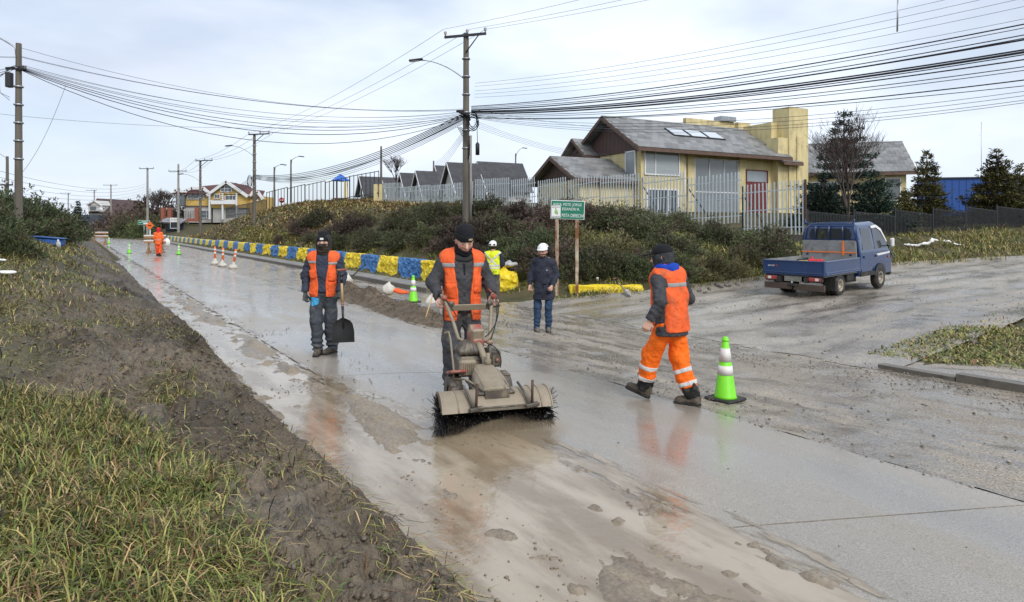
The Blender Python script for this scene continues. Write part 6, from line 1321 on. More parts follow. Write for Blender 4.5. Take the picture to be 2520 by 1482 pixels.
# ================================================================ walk-behind sweeping machine
M_mach = mat('mud_coated_machine', (.285, .235, .165), .55, .22, 5, .25, 25, dirt=((.15, .12, .085), .45, 5))
M_machd = mat('engine_dirty_black', (.085, .072, .056), .5, .3, 8, .25, 30, dirt=((.27, .22, .155), .44, 6))
M_machr = mat('faded_red_plastic', (.30, .06, .042), .5, .2, 8, .1, 30, dirt=((.29, .225, .155), .62, 7))
M_brist = mat('black_bristle', (.012, .012, .013), .55, .3, 20, 0, dirt=((.10, .08, .055), .25, 6))
sw = empty('sweeping_machine', (b_[0], b_[1], .006), math.atan2(fdir[1], fdir[0]) - math.pi / 2, label='mud caked walk behind sweeping machine with a wide black brush under a tan hood', cat='sweeper')
# hood: an open half cylinder with end plates
nu_, prof = 9, [(.215 * math.cos(a), .200 * math.sin(a)) for a in np.linspace(R(17), R(172), 13)]
m = MB(); k_ = len(prof)
for off, fl_ in ((0, 1), (-.012, -1)):
    vs = [(x, y * (1 + off * 4), .165 + z * (1 + off * 4) + .05 * max(0, y) * 0) for x in np.linspace(-.49, .49, nu_) for (y, z) in prof]; m.add(vs, gridfaces(nu_, k_).tolist(), 0, True)
hood = m.build('hood', M_mach, sw)
for sx in (-1, 1):
    m = MB(); pp = [(y * 1.03, .165 + z * 1.03) for y, z in prof]; m.prism(pp, lambda u, v, k: (sx * (.492 + .014 * k), u, v), None); m.build('end_plate', M_mach, hood)
for x in (-.40, -.33, .26, .36): m = MB(); m.tube([(x, y * 1.012, .165 + z * 1.012) for y, z in prof], .007, 5); m.build('stiffener', M_mach, hood)
MB().tube([(-.30, .235, .262), (.22, .24, .262)], .010, 6).build('crossbar', M_machd, sw)
for x in (-.30, .21):
    MB().tube([(x, .215, .25), (x - .01, .20, .47)], .012, 6).build('pin', M_rust, sw); MB().box((x, .225, .255), (.13, .05, .035), (0, .1, .1), bev=.008).build('clamp', M_machd, sw); MB().tube([(x + .07, .0, .41), (x + .06, .14, .37), (x + .03, .23, .27)], .012, 6).build('bracket', M_machd, sw)
# brush roller with tufts
br = MB().tube([(-.53, 0, .165), (.53, 0, .165)], .05, 12).build('brush', M_brist, sw)
rb = np.random.default_rng(9); n = 5200; xx = (rb.random(n) - .5) * 1.0; aa = rb.random(n) * 6.283 + .9 * np.sin(xx * 14); ln = .140 * (.88 + .2 * rb.random(n)); jit = rb.normal(size=(n, 3)) * .055; ends_ = np.abs(xx) > .47; jit[:, 0] += np.sign(xx) * ends_ * rb.random(n) * .25
D = np.stack([jit[:, 0] * .6, np.cos(aa), np.sin(aa)], -1) + jit * .6; D = unit(D); P0 = np.stack([xx, .045 * np.cos(aa), .165 + .045 * np.sin(aa)], -1); P1 = P0 + D * ln[:, None]; P1[:, 2] = np.maximum(P1[:, 2], .004); W = unit(np.cross(D, rb.normal(size=(n, 3)))) * .0035
V = np.stack([P0 - W, P0 + W, P1 + W * .8, P1 - W * .8], 1).reshape(-1, 3); o = link('bristles', npmesh('bristles', V, np.arange(n * 4).reshape(-1, 4), M_brist), br); o['kind'] = 'stuff'
for sx in (-1, 1):                                    # frayed tufts sticking out at the ends
    for q in range(5):
        a = R(-60 + 36 * q); m = MB()
        for j in range(16):
            f = rb.normal(size=3) * .035; m.tube([(sx * .50, .1 * math.cos(a), .15 + .1 * math.sin(a) * .8), (sx * (.525 + f[0]), .17 * math.cos(a) + f[1], max(.01, .14 + .15 * math.sin(a) + f[2]))], [.006, .0025], 3, cap=False)
        m.build('tuft', M_brist, br)
def hull(pts, name, mt, par, bev=.03, seg=2):
    bm = bmesh.new(); bv = [bm.verts.new(p) for p in pts]; bmesh.ops.convex_hull(bm, input=bv); bmesh.ops.dissolve_limit(bm, angle_limit=.02, verts=bm.verts, edges=bm.edges)
    if bev: bmesh.ops.bevel(bm, geom=list(bm.edges), offset=bev, segments=seg, affect='EDGES', profile=.6)
    bmesh.ops.recalc_face_normals(bm, faces=bm.faces); me = bpy.data.meshes.new(name); bm.to_mesh(me); bm.free(); me.materials.append(mt)
    return link(name, me, par)
# gear housing (boat shaped cover), engine, wheels
def loft(name, rings, mt, par, sm=True):
    n = len(rings[0]); V = [v for r in rings for v in r]; fs = [(i * n + j, i * n + (j + 1) % n, (i + 1) * n + (j + 1) % n, (i + 1) * n + j) for i in range(len(rings) - 1) for j in range(n)] + [tuple(range(n))[::-1], tuple((len(rings) - 1) * n + j for j in range(n))]
    m = MB(); m.add(V, fs, 0, False); return m.build(name, mt, par)
def oct_(y, w, z0, z1, tw=.72): return [(-w, y, z0), (w, y, z0), (w, y, (z0 + z1) / 2), (w * tw, y, z1), (-w * tw, y, z1), (-w, y, (z0 + z1) / 2)]
_gc = [oct_(.13, .10, .37, .41), oct_(.10, .125, .365, .425), oct_(-.10, .155, .36, .46), oct_(-.32, .13, .36, .51), oct_(-.42, .09, .37, .51)]; hull([v for r in _gc for v in r], 'gear_cover', M_mach, sw, .022, 3)
MB().box((0, -.15, .352), (.35, .55, .025), bev=.01).build('cover_flange', M_machd, sw)
MB().box((0, .02, .33), (.22, .25, .1)).build('gearbox', M_machd, sw)
en = MB().box((.07, -.66, .46), (.28, .30, .20), bev=.03).build('engine', M_machd, sw)
blo = sdf_mesh('cowling', lambda P: smin(sbox(P, (0, 0, 0), (.12, .13, .035), .035), ell(P, (0, 0, .035), (.105, .115, .07)), .03) + .006 * np.sin(np.arctan2(P[:, 1], P[:, 0]) * 14) * (np.hypot(P[:, 0], P[:, 1]) > .07), (-.2, -.2, -.1), (.2, .2, .17), .014, M_machd); link('cowling', blo, sw, (.09, -.66, .60))
MB().lathe([(.06, 0), (.07, .02), (.07, .08), (.05, .1)], 12, (-.12, -.62, .52)).build('air_filter', M_machd, sw)
mf = MB().box((.13, -.49, .46), (.17, .09, .16), bev=.02).build('muffler', M_mach, sw)
for q in range(6): MB().box((.075 + .02 * q, -.44, .46), (.010, .02, .11)).build('fin', M_mach, mf)
MB().box((-.17, -.60, .52), (.11, .11, .17), bev=.02).build('fuel_tank', M_machd, sw); MB().lathe([(.0, 0), (.035, .0), (.04, .03), (.0, .035)], 10, (-.10, -.52, .68)).build('fuel_cap', M_machr, sw); MB().tube([(-.10, -.52, .68), (-.10, -.50, .48)], .018, 6).build('filler_neck', M_machd, sw); MB().lathe([(.03, 0), (.035, .05), (.02, .07), (.02, .12)], 10, (-.04, -.36, .50)).build('oil_cap', M_mach, sw)
MB().lathe([(.0, 0), (.02, .0), (.02, .012), (0, .014)], 8, (-.18, -.535, .51), Euler((R(-90), 0, 0)).to_matrix()).build('button', M_machr, sw)
for sx in (-1, 1):
    w_ = empty('wheel', (sx * .25, -.60, .19)); w_.parent = sw; w_.rotation_euler = (0, R(90), 0)
    MB().lathe([(.09, -.05), (.17, -.065), (.19, -.045), (.19, .045), (.17, .065), (.09, .05)], 20, cap=False).build('tyre', M_machd, w_); MB().lathe([(.0, -.03), (.09, -.04), (.09, .04), (0, .03)], 12).build('rim', M_machr, w_)
    for q in range(14): a = q * 6.283 / 14; MB().box((.188 * math.cos(a), .188 * math.sin(a), (.028 if q % 2 else -.028)), (.022, .030, .06), (0, 0, a)).build('lug', M_machd, w_)
MB().box((.24, -.52, .42), (.16, .26, .03), (.25, 0, 0), bev=.01).build('mudguard', M_machr, sw)
# column, console, handlebars, hands' grips
MB().tube([(-.03, -.40, .38), (-.03, -.44, .54), (-.01, -.54, .64), (.0, -.66, .68)], .032, 10).build('steering_column', M_mach, sw)
loft('console', [oct_(-.60, .05, .64, .70), oct_(-.63, .068, .63, .77), oct_(-.70, .085, .66, .84), oct_(-.78, .075, .72, .84)], M_machr, sw); MB().box((0, -.625, .735), (.135, .04, .17), (-.25, 0, 0), bev=.018).build('console_face', M_mach, sw)
for sx in (-1, 1):
    MB().tube([(0, -.72, .69), (sx * .11, -.74, .675), (sx * .165, -.78, .70), (sx * .20, -.88, .86), (sx * .25, -1.04, 1.05), (sx * .285, -1.12, 1.125), (sx * .29, -1.24, 1.135)], .019, 9).build('handlebar', M_mach, sw)
    gp_ = MB().tube([(sx * .290, -1.10, 1.118), (sx * .290, -1.25, 1.135)], .025, 9).build('grip', M_hblack, sw); MB().tube([(sx * .265, -1.09, 1.13), (sx * .255, -1.20, 1.155)], .010, 6).build('brake_lever', M_machr, sw); MB().lathe([(0, 0), (.028, .0), (.03, .03), (0, .035)], 10, (sx * .27, -1.03, 1.085), Euler((R(-60), 0, 0)).to_matrix()).build('button', M_machr, sw)
MB().box((.01, -1.02, .985), (.42, .015, .07), (-.4, 0, 0), bev=.004).build('cross_plate', M_mach, sw)
MB().box((-.225, -1.00, 1.00), (.07, .05, .11), (-.3, .3, 0), bev=.02).build('lever_housing', M_machd, sw); MB().box((.19, -1.02, 1.02), (.07, .05, .07), (-.3, .3, 0), bev=.02).build('lever_housing', M_machd, sw)
MB().tube([(.27, -.50, .32), (.255, -.55, .42), (.27, -.66, .72), (.285, -.68, .79), (.33, -.68, .775)], .011, 7).build('gear_lever', M_mach, sw); MB().tube([(.27, -.50, .36), (.20, -.28, .40), (.06, .1, .36)], .010, 6).build('link_rod', M_mach, sw)
for pts in ([(-.28, -1.06, 1.10), (-.33, -.98, .98), (-.25, -.80, .74), (-.05, -.62, .54)], [(.26, -1.06, 1.10), (.20, -.92, .98), (.10, -.80, .80), (.02, -.70, .72)], [(-.06, -.64, .68), (-.16, -.55, .68), (-.25, -.52, .56), (-.20, -.50, .44)], [(-.29, -1.1, 1.12), (-.36, -1.02, 1.0), (-.30, -.88, .80), (-.10, -.7, .72)]):
    MB().tube([Vector(p) for p in np.array([[(1 - t) ** 3 * np.array(pts[0]) + 3 * t * (1 - t) ** 2 * np.array(pts[1]) + 3 * t * t * (1 - t) * np.array(pts[2]) + t ** 3 * np.array(pts[3])] for t in np.linspace(0, 1, 12)]).reshape(-1, 3)], .006, 5).build('control_cable', M_cab, sw)
# thrown mud spray: drops and mist
rd = np.random.default_rng(4); n = 3000; X_ = rd.normal(size=n) * .30; Y_ = .16 + np.abs(rd.normal(size=n)) * .22; Z_ = np.abs(rd.normal(size=n)) * .075 * (1 + .6 * rd.random(n)) + .01
f_ = np.array(fdir) / np.linalg.norm(fdir); rx_ = np.array([f_[1], -f_[0]])
P = np.stack([b_[0] + rx_[0] * X_ + f_[0] * Y_, b_[1] + rx_[1] * X_ + f_[1] * Y_, Z_], -1); stones('mud_spray', P, .0014, 'fine brown mud drops thrown up in front of the sweeper brush', 8, mat('mud_drop', (.42, .34, .23), .3, .2, 20, 0)); bpy.data.objects['mud_spray']['category'] = 'spray'
vm = bpy.data.materials.new('mud_mist'); vm.use_nodes = True; vm.node_tree.nodes.clear(); pv = vm.node_tree.nodes.new('ShaderNodeVolumePrincipled'); vo = vm.node_tree.nodes.new('ShaderNodeOutputMaterial'); vm.node_tree.links.new(pv.outputs[0], vo.inputs['Volume'])
pv.inputs['Color'].default_value = (.66, .53, .36, 1); pv.inputs['Density'].default_value = 1.5
o = link('mud_mist', sdf_mesh('mud_mist', lambda P: ell(P, (0, .36, .0), (.56, .40, .16)) + .04 * sn3(P, 2.2, 3), (-.75, -.2, .01), (.75, .85, .36), .035, vm), None, (b_[0], b_[1], .012), (0, 0, math.atan2(fdir[1], fdir[0]) - math.pi / 2)); tag(o, 'brown mist of mud hanging in front of the brush', 'mist', kind='stuff')

# ================================================================ held shovel, tools and litter
M_handle = mat('ash_handle', (.50, .33, .15), .55, .15, 5, .1, 20, stretch=(1, 1, .2)); M_blade = mat('black_blade', (.02, .02, .021), .42, .3, 6, .1, 20, dirt=((.09, .08, .065), .35, 5), metal=.2); M_steel = mat('worn_steel', (.33, .31, .28), .5, .2, 6, .1, 20, metal=.4, dirt=((.20, .17, .13), .4, 6))
def shovel(label, loc, rot, square, blade_m, grip_col, L_=1.05):
    e = empty('shovel', loc, label=label, cat='shovel'); e.rotation_euler = rot            # blade tip at the origin, handle up +z
    bw, bh = (.15, .34) if square else (.11, .28)
    pts = [(-bw, .0), (bw, 0), (bw * 1.02, bh * .45), (bw * .86, bh * .80), (bw * .45, bh * .96), (.03, bh), (-.03, bh), (-bw * .45, bh * .96), (-bw * .86, bh * .80), (-bw * 1.02, bh * .45)] if square else [(-.03, 0), (.03, 0), (bw * .75, bh * .25), (bw, bh * .6), (bw * .9, bh * .95), (.03, bh), (-.03, bh), (-bw * .9, bh * .95), (-bw, bh * .6), (-bw * .75, bh * .25)]
    vv = np.linspace(0, 1, 9); ww = np.interp(vv, [0, .45, .8, .96, 1], [1, 1.02, .86, .45, .12]) if square else np.interp(vv, [0, .25, .6, .95, 1], [.25, .75, 1, .9, .2]); uu = np.linspace(-1, 1, 7)
    A = np.array([[(u * w_ * bw, -.035 * u * u * min(1, 2 * v + .4) + .02 * v, v * bh) for u in uu] for v, w_ in zip(vv, ww)]).reshape(-1, 3); m = MB(); fs_ = gridfaces(9, 7).tolist(); m.add(A, fs_, 0, True); m.add(A + [0, .006, 0], fs_, 0, True); m.build('blade', blade_m, e)
    MB().tube([(0, .01, bh * .55), (0, .012, bh + .16)], [.010, .020], 8).build('socket', blade_m, e); MB().tube([(0, .012, bh + .17), (0, .012, bh + .21)], .0205, 8).build('band', M_machr, e)
    MB().tube([(0, .012, bh + .20), (0, .012, L_ - .16)], .017, 8).build('handle', M_handle, e)
    g_ = MB(); g_.tube([(0, .012, L_ - .18), (0, .012, L_ - .09)], .021, 8); g_.tube([(0, .012, L_ - .09), (-.055, .012, L_ - .055), (-.058, .012, L_)], .012, 7); g_.tube([(0, .012, L_ - .09), (.055, .012, L_ - .055), (.058, .012, L_)], .012, 7); g_.build('grip_fork', M_hblack, e); MB().tube([(-.062, .012, L_), (.062, .012, L_)], .017, 8).build('grip', grip_col, e); return e
sx_ = at(846, 845, 9.05); shovel('black square mouthed shovel hanging upright in the gloved hand of the worker', at(846, 843, 8.98), (R(-2), R(-2.5), R(4)), True, M_blade, M_machr, 1.0)
gk = gp(1552, 735); shovel('muddy round shovel leaning with its handle over the yellow kerb wall', gk + Vector((0, 0, .06)), (R(-52), R(0), R(38)), False, M_steel, M_machr, .75)
g = gp(1471, 706); o = MB().lathe([(.033, 0), (.042, .09), (.044, .095)], 12).build('paper_cup', M_white, None, (g.x, g.y + .1, G(g.x, g.y) + .17)); tag(o, 'white paper cup standing on the yellow kerb wall', 'cup')
M_bag = mat('white_sack', (.60, .57, .50), .7, .2, 7, .35, 25, dirt=((.30, .25, .18), .42, 5))
def sack(loc, label, sz=(.22, .18, .18), seed=1, rz=0, mt=None, group=None):
    o = link('sandbag', sdf_mesh('sandbag', lambda P: smin(ell(P, (0, 0, sz[2] * .75), sz), rcone(P, (0, 0, sz[2]), (.03, 0, sz[2] * 2.0), .05, .035), .08) + .018 * sn3(P, 4, seed), (-.45, -.4, -.05), (.45, .4, .55), .022, mt or M_bag), None, loc, (0, 0, rz)); tag(o, label, 'sack', group)
g = gp(950, 742); sack((g.x, g.y + .35, G(g.x, g.y) + .16), 'dirty white sack lying on top of the dirt heap', (.17, .15, .16), 2)
g = gp(852, 708); sack((g.x, g.y, G(g.x, g.y) + .05), 'white sack behind the shovel worker at the far end of the heap', (.2, .18, .2), 3)
g = gp(1064, 778); sack((g.x, g.y, G(g.x, g.y) + .08), 'white sack beside the front worker elbow and the grey block', (.2, .16, .2), 4)
g = gp(1236, 660); sack((e0.x + .1, e0.y + .3, .62), 'grey white crumpled bag on top of the yellow rubble', (.24, .16, .08), 5, mt=mat('grey_litter', (.42, .41, .40), .6, .3, 9, .3, 25))
g = gp(985, 742); o = link('orange_cloth', sdf_mesh('orange_cloth', lambda P: sbox(P, (0, 0, .04), (.24, .10, .03), .02) + .03 * sn3(P, 3, 9), (-.4, -.25, -.05), (.4, .25, .18), .02, C_orange), None, (g.x, g.y + .2, G(g.x, g.y) + .20), (0, .1, -.3)); tag(o, 'crumpled orange cloth on the dirt heap', 'cloth')
g = gp(1052, 787); o = MB().box((0, 0, .15), (.42, .3, .3), bev=.04).build('concrete_block', M_conc, None, g + Vector((0, .25, 0)), (0, 0, .3)); tag(o, 'grey concrete block at the near end of the dirt heap', 'block')
g = gp(1046, 795); bm_ = empty('push_broom', g, R(10), label='push broom with black head resting on the slab edge', cat='broom'); MB().box((0, 0, .05), (.36, .07, .05), bev=.01).build('head', M_hblack, bm_); MB().box((0, 0, .018), (.35, .08, .035)).build('bristle_block', M_brist, bm_); MB().tube([(0, 0, .07), (.22, .55, .62)], .014, 7).build('handle', M_handle, bm_)
g = gp(965, 768); o = MB().tube([(0, 0, .05), (.22, -.1, .05)], .06, 12, cap=False).build('pipe_offcut', M_poleg, None, g); tag(o, 'short grey pipe offcut lying against the dirt heap', 'pipe')
g = gp(875, 700); o = MB().tube([(0, 0, 0), (.45, .1, .42)], .018, 7).build('tool_handle', M_hblack, None, g + Vector((-.1, 0, .3))); tag(o, 'black tool handle sticking out behind the shovel worker', 'tool')
g = gp(118, 606); e = empty('blue_container', g, .3, label='crushed blue plastic container lying on the left bank', cat='container'); MB().box((0, 0, .14), (.9, .55, .26), (0, .1, .1), bev=.06).build('tub', mat('faded_blue_plastic', (.02, .10, .34), .5, .2, 5, .1, 20, dirt=((.10, .11, .12), .3, 6)), e); MB().box((0, 0, .29), (.98, .62, .03), (0, .1, .1), bev=.01).build('rim', MATS['faded_blue_plastic'], e)
for px, py, lb, sz in ((12, 688, 'white plastic lid lying in the grass at the left edge', (.16, .10, .02)), (2, 657, 'scrap of white plastic in the grass at the left edge above the lid', (.09, .05, .02))):
    g = gp(px, py); o = link('litter', sdf_mesh('litter', lambda P: ell(P, (0, 0, 0), (sz[0], sz[1], .03)) + .01 * sn3(P, 5, 3), (-.25, -.2, -.06), (.25, .2, .08), .014, M_white), None, g + Vector((0, 0, .12))); tag(o, lb, 'litter')
g = gp(145, 618); o = MB().lathe([(.0, 0), (.06, .01), (.06, .25), (.025, .32), (.025, .36)], 10, M=Euler((.5, .3, 0)).to_matrix()).build('bottle', M_white, None, g + Vector((0, 0, .05))); tag(o, 'white plastic bottle beside the blue container', 'bottle')
a0, a1 = gp(2245, 612), gp(2340, 606); Lw = (a1 - a0).length
o = link('plastic_sheet', sdf_mesh('plastic_sheet', lambda P: np.linalg.norm(np.stack([P[:, 1] - .25 * np.sin(P[:, 0] * 3.1) * 1.0, P[:, 2] - .14 - .12 * np.sin(P[:, 0] * 2.1 + 1)], -1), axis=1) - .035 - .055 * sn3(P, 2.6, 6) - .03 * sn3(P, 6, 7) + .25 * np.maximum(0, np.abs(P[:, 0]) - Lw / 2), (-Lw / 2 - .2, -.55, -.1), (Lw / 2 + .2, .55, .5), .035, M_white, smooth=False), None, (a0 + a1) / 2 + Vector((0, 0, .1)), (0, 0, math.atan2(a1.y - a0.y, a1.x - a0.x))); tag(o, 'torn white plastic sheet tangled in the verge grass under the black fence', 'plastic sheet')

# ================================================================ cones, delineators, barriers
M_cone = mat('cone_green', (.20, .74, .02), .45, .10, 6, .05, 30, dirt=((.22, .30, .10), .32, 7)); M_coneb = mat('cone_base_rubber', (.022, .021, .02), .7, .2, 8, .2, 30, dirt=((.11, .095, .07), .4, 6)); M_tapew = mat('cone_white', (.74, .72, .69), .45, .06, 6, 0, dirt=((.45, .40, .33), .33, 9))
def cone(px, py, hgt, label):
    g = gp(px, py); e = empty('traffic_cone', g, rk.random(), label=label, cat='cone', group='green traffic cones'); s_ = hgt / .71; e.scale = (s_,) * 3
    MB().box((0, 0, .016), (.335, .335, .032), bev=.012).build('base', M_coneb, e)
    rr = lambda z: .118 - (.118 - .030) * (z - .036) / .65
    def seg(nm, z0, z1, mt, ex=0, par=e): MB().lathe([(rr(z0) + ex, z0), (rr(z1) + ex, z1)], 24).build(nm, mt, par)
    body = MB().lathe([(.130, .03), (rr(.05), .05), (rr(.69), .69), (.022, .70)], 24).build('body', M_cone, e)
    MB().lathe([(.040, .655), (.043, .665), (.040, .675)], 20).build('collar', M_cone, body); seg('white_band', .285, .385, M_tapew, .004, body); seg('white_band', .43, .575, M_tapew, .004, body); return e
cone(1785, 984, .72, 'large green traffic cone with white bands beside the walking worker'); cone(1017, 744, .72, 'green traffic cone standing behind the dirt heap'); cone(318, 624, .72, 'far green cone left of the far worker'); cone(440, 627, .72, 'far green cone right of the far worker'); cone(268, 600, .72, 'farthest green cone beside the left wooden barrier')
M_post = mat('delineator_orange', (.85, .17, .03), .5, .1, 6, 0)
for i, (px, py, ln_) in enumerate(((529, 652, .0), (547, 657, .05), (573, 662, .16))):
    g = gp(px, py); e = empty('delineator', g, label=('leftmost', 'middle', 'rightmost, tilted')[i] + ' orange lane post weighted with a white sack', cat='post', group='lane posts'); e.rotation_euler = (0, ln_, 0)
    link('sack', sdf_mesh('sack', lambda P: smin(ell(P, (0, 0, .08), (.20, .18, .12)), rcone(P, (0, 0, .1), (0, 0, .34), .13, .05), .06) + .012 * sn3(P, 5, i), (-.3, -.3, -.05), (.3, .3, .45), .022, M_bag), e)
    po_ = MB().lathe([(.055, .2), (.048, .9), (.0, .93)], 12).build('tube', M_post, e)
    for z in (.55, .72): MB().lathe([(.0555, z), (.054, z + .09)], 12).build('white_band', M_tapew, po_)
M_ply = mat('barrier_wood', (.36, .20, .10), .7, .2, 3, .1, 15)
def barrier(px, py, wdt, label, d_h=1.25, d=None):
    g = gp(px, py) if d is None else Vector(((px - CX) / F * d, d, G((px - CX) / F * d, d))); e = empty('barrier', g, label=label, cat='barrier', group='wooden barriers'); hw = wdt / 2
    for sx in (-1, 1):
        MB().box((sx * hw * .62, 0, d_h / 2), (.09, .07, d_h)).build('upright', M_ply, e); MB().box((sx * hw * .62, 0, .04), (.12, .7, .08)).build('foot', M_ply, e)
        for sy in (-1, 1): MB().tube([(sx * hw * .62, sy * .3, .06), (sx * hw * .62, 0, .5)], .03, 4, sm=False).build('strut', M_ply, e)
    for z in (d_h - .12, d_h - .48):
        MB().box((0, -.055, z), (wdt, .03, .14)).build('board', M_ply, e); MB().box((0, -.055, z + .115), (wdt, .032, .085)).build('board', M_white, e)
    MB().box((0, .02, .16), (wdt * .62, .05, .08)).build('crossbar', M_ply, e); return e
b1 = barrier(382, 623, 1.55, 'white and brown wooden barrier right in front of the far worker')
MB().lathe([(0, 0), (.33, .0), (.33, .03), (0, .03)], 20, (.72, .05, .75), Euler((R(90), 0, 0)).to_matrix()).build('disc', M_white, b1); MB().tube([(-.42, .1, 0), (-.42, .1, 1.75)], .03, 6).build('stand', M_white, b1)
dm_ = MB().box((-.42, .06, 1.95), (.42, .02, .42), (0, R(45), 0)).build('diamond', M_post, b1); MB().box((-.42, .045, 1.95), (.24, .012, .06)).build('marking', M_hblack, dm_); MB().tube([(-.2, .25, 0), (-.2, .25, 1.45)], .04, 6).build('stand', M_white, b1)
barrier(246, 600, 1.75, 'far wooden barrier standing at the left road edge', d=66); barrier(192, 598, 1.75, 'farthest wooden barrier half hidden behind the shrubs', d=72)

# ================================================================ blue truck
M_tr = mat('truck_blue', (.011, .042, .135), .25, .12, 2, 0, coat=.7, dirt=((.055, .065, .085), .30, 2.5)); M_trd = mat('truck_underbody', (.03, .028, .026), .7, .3, 5, .2, 20, dirt=((.09, .075, .06), .4, 5)); M_tyre = mat('tyre', (.025, .024, .023), .8, .2, 8, .2, 30, dirt=((.12, .105, .085), .45, 8)); M_rim = mat('rim_steel', (.40, .36, .28), .5, .2, 8, .1, 20, metal=.3, dirt=((.16, .12, .08), .45, 8))
M_bed = mat('bed_grey', (.26, .265, .26), .5, .15, 3, .1, 12, dirt=((.14, .12, .10), .4, 4)); M_tl = mat('tail_red', (.42, .06, .05), .3, .15, 6, 0, dirt=((.25, .17, .13), .4, 9)); M_wood = mat('bumper_plank', (.085, .058, .042), .75, .25, 4, .2, 20); M_dgl = mat('truck_glass', (.035, .042, .05), .05, .1, 1, 0, spec=.9)
TR = Vector((8.44, 18.35, 0)); hd = math.atan2(.64, .77); pA_, pB_ = G(8.44, 18.35), G(8.44 + .77 * 2.6, 18.35 + .64 * 2.6)
tr = empty('pickup_truck', (TR.x, TR.y, pA_ + .01), label='dark blue double cab flatbed truck with grey headboard parked on the side street', cat='truck'); tr.rotation_euler = Euler((0, 0, hd - math.pi / 2)); tr.rotation_euler = (Matrix.Rotation(hd - math.pi / 2, 3, 'Z') @ Matrix.Rotation(math.atan2(pB_ - pA_, 2.6), 3, 'X')).to_euler()
WZ = ([.4, 1.1, 1.5, 1.9], [.835, .85, .80, .715])
def wz(z): return float(np.interp(z, *WZ))
pts = []
for sx in (-1, 1): pts += [(sx * .82, 1.2, .44), (sx * .85, 1.2, 1.1), (sx * .80, 1.2, 1.5), (sx * .72, 1.23, 1.88), (sx * .60, 1.30, 1.97), (sx * .60, 2.55, 2.0), (sx * .71, 2.65, 1.90), (sx * .79, 3.10, 1.42), (sx * .85, 3.30, 1.12), (sx * .83, 3.52, .85), (sx * .80, 3.52, .42)]
cab = hull(pts, 'cab', M_tr, tr, .045, 3)
def side(nm, poly, mt, off=.012, par=None, sxs=(1, -1)):
    for sx in sxs:
        m = MB(); m.prism(poly, lambda u, v, k: (sx * (wz(v) + off - .03 * k), u, v), None); o = m.build(nm, mt, par or cab)
side('window', [(1.36, 1.20), (2.05, 1.20), (2.05, 1.80), (1.44, 1.82)], M_dgl); side('window', [(2.20, 1.20), (3.02, 1.20), (3.0, 1.36), (2.72, 1.72), (2.55, 1.80), (2.22, 1.80)], M_dgl)
side('visor', [(2.16, 1.80), (2.5, 1.82), (2.78, 1.70), (3.02, 1.40), (3.10, 1.38), (2.82, 1.78), (2.52, 1.90), (2.16, 1.87)], M_helm, .030); side('trim_strip', [(2.32, .985), (3.28, 1.03), (3.28, 1.085), (2.32, 1.05)], M_helm, .008)
for poly in ([(1.30, .55), (1.315, .55), (1.315, 1.86), (1.30, 1.86)], [(2.115, .55), (2.13, .55), (2.13, 1.86), (2.115, 1.86)]): side('door_gap', poly, M_hblack, .004)
for y_ in (1.42, 2.24): side('door_handle', [(y_, .96), (y_ + .12, .96), (y_ + .12, 1.02), (y_, 1.02)], M_tr, .028)
side('indicator', [(3.15, .90), (3.25, .90), (3.25, .95), (3.15, .95)], M_tl, .012)
for sx in (-1, 1):
    mi = MB().box((sx * 1.02, 3.02, 1.36), (.10, .12, .26), bev=.03).build('mirror', M_helm, cab); MB().tube([(sx * .84, 3.06, 1.25), (sx * .98, 3.05, 1.28)], .018, 6).build('mirror_arm', M_hblack, mi)
m = MB(); m.prism([(-.58, 1.50), (.58, 1.50), (.60, 1.66), (.52, 1.81), (-.52, 1.81), (-.60, 1.66)], lambda u, v, k: (u, 1.188 + .03 * k, v), None); m.build('rear_window', M_dgl, cab)
m = MB(); m.prism([(-.70, 1.46), (.70, 1.46), (.70, 1.5), (-.70, 1.5)], lambda u, v, k: (u, 1.18 + .03 * k, v), None); m.build('window_ledge', M_tr, cab)
# bed: floor, gates, headboard
MB().box((0, .08, .60), (1.62, 2.06, .06)).build('bed_floor', M_bed, tr)
def gate(nm, c, d, rows, ax):
    o = MB().box(c, d, bev=.012).build(nm, M_tr, tr)
    for q in rows:
        if ax == 'y': MB().box((c[0], c[1] - d[1] / 2 - .006, q), (d[0] - .06, .022, .035), bev=.008).build('rib', M_tr, o)
        else: MB().box((c[0] + math.copysign(d[0] / 2 + .006, c[0]), c[1], q), (.022, d[1] - .06, .035), bev=.008).build('rib', M_tr, o)
    return o
tg = gate('tailgate', (0, -1.02, .80), (1.66, .04, .40), (.98, .67, .63), 'y'); sr = gate('side_gate', (.835, .09, .80), (.04, 2.14, .40), (.97, .68, .63), 'x'); gate('side_gate', (-.835, .09, .80), (.04, 2.14, .40), (.97, .68, .63), 'x')
for sx in (-1, 1): MB().box((sx * .835, -1.02, .80), (.055, .055, .42), bev=.01).build('corner_post', M_tr, tr); MB().box((sx * .808, .09, .82), (.012, 2.05, .36)).build('bed_liner', M_bed, tr)
MB().box((0, -.994, .82), (1.56, .012, .36)).build('bed_liner', M_bed, tr)
text('lettering', 'porter', .075, M_white, tg, (-.70, -1.046, .825), (R(90), 0, 0)); MB().box((-.445, -1.044, .85), (.035, .006, .04)).build('lettering', M_tl, tg)
hb = hull([(sx * w_, y_, z_) for sx in (-1, 1) for (w_, y_, z_) in ((.80, 1.10, .64), (.80, 1.15, .64), (.76, 1.10, 1.47), (.76, 1.15, 1.47))], 'headboard', M_bed, tr, .006, 1)
M_or = mat('orange_stripe', (.85, .22, .05), .45, .15, 8, 0); MB().box((0, 1.092, 1.13), (1.58, .012, .035)).build('stripe', M_or, hb); MB().box((.42, 1.085, 1.25), (.06, .03, .42), bev=.008).build('strap', M_or, hb)
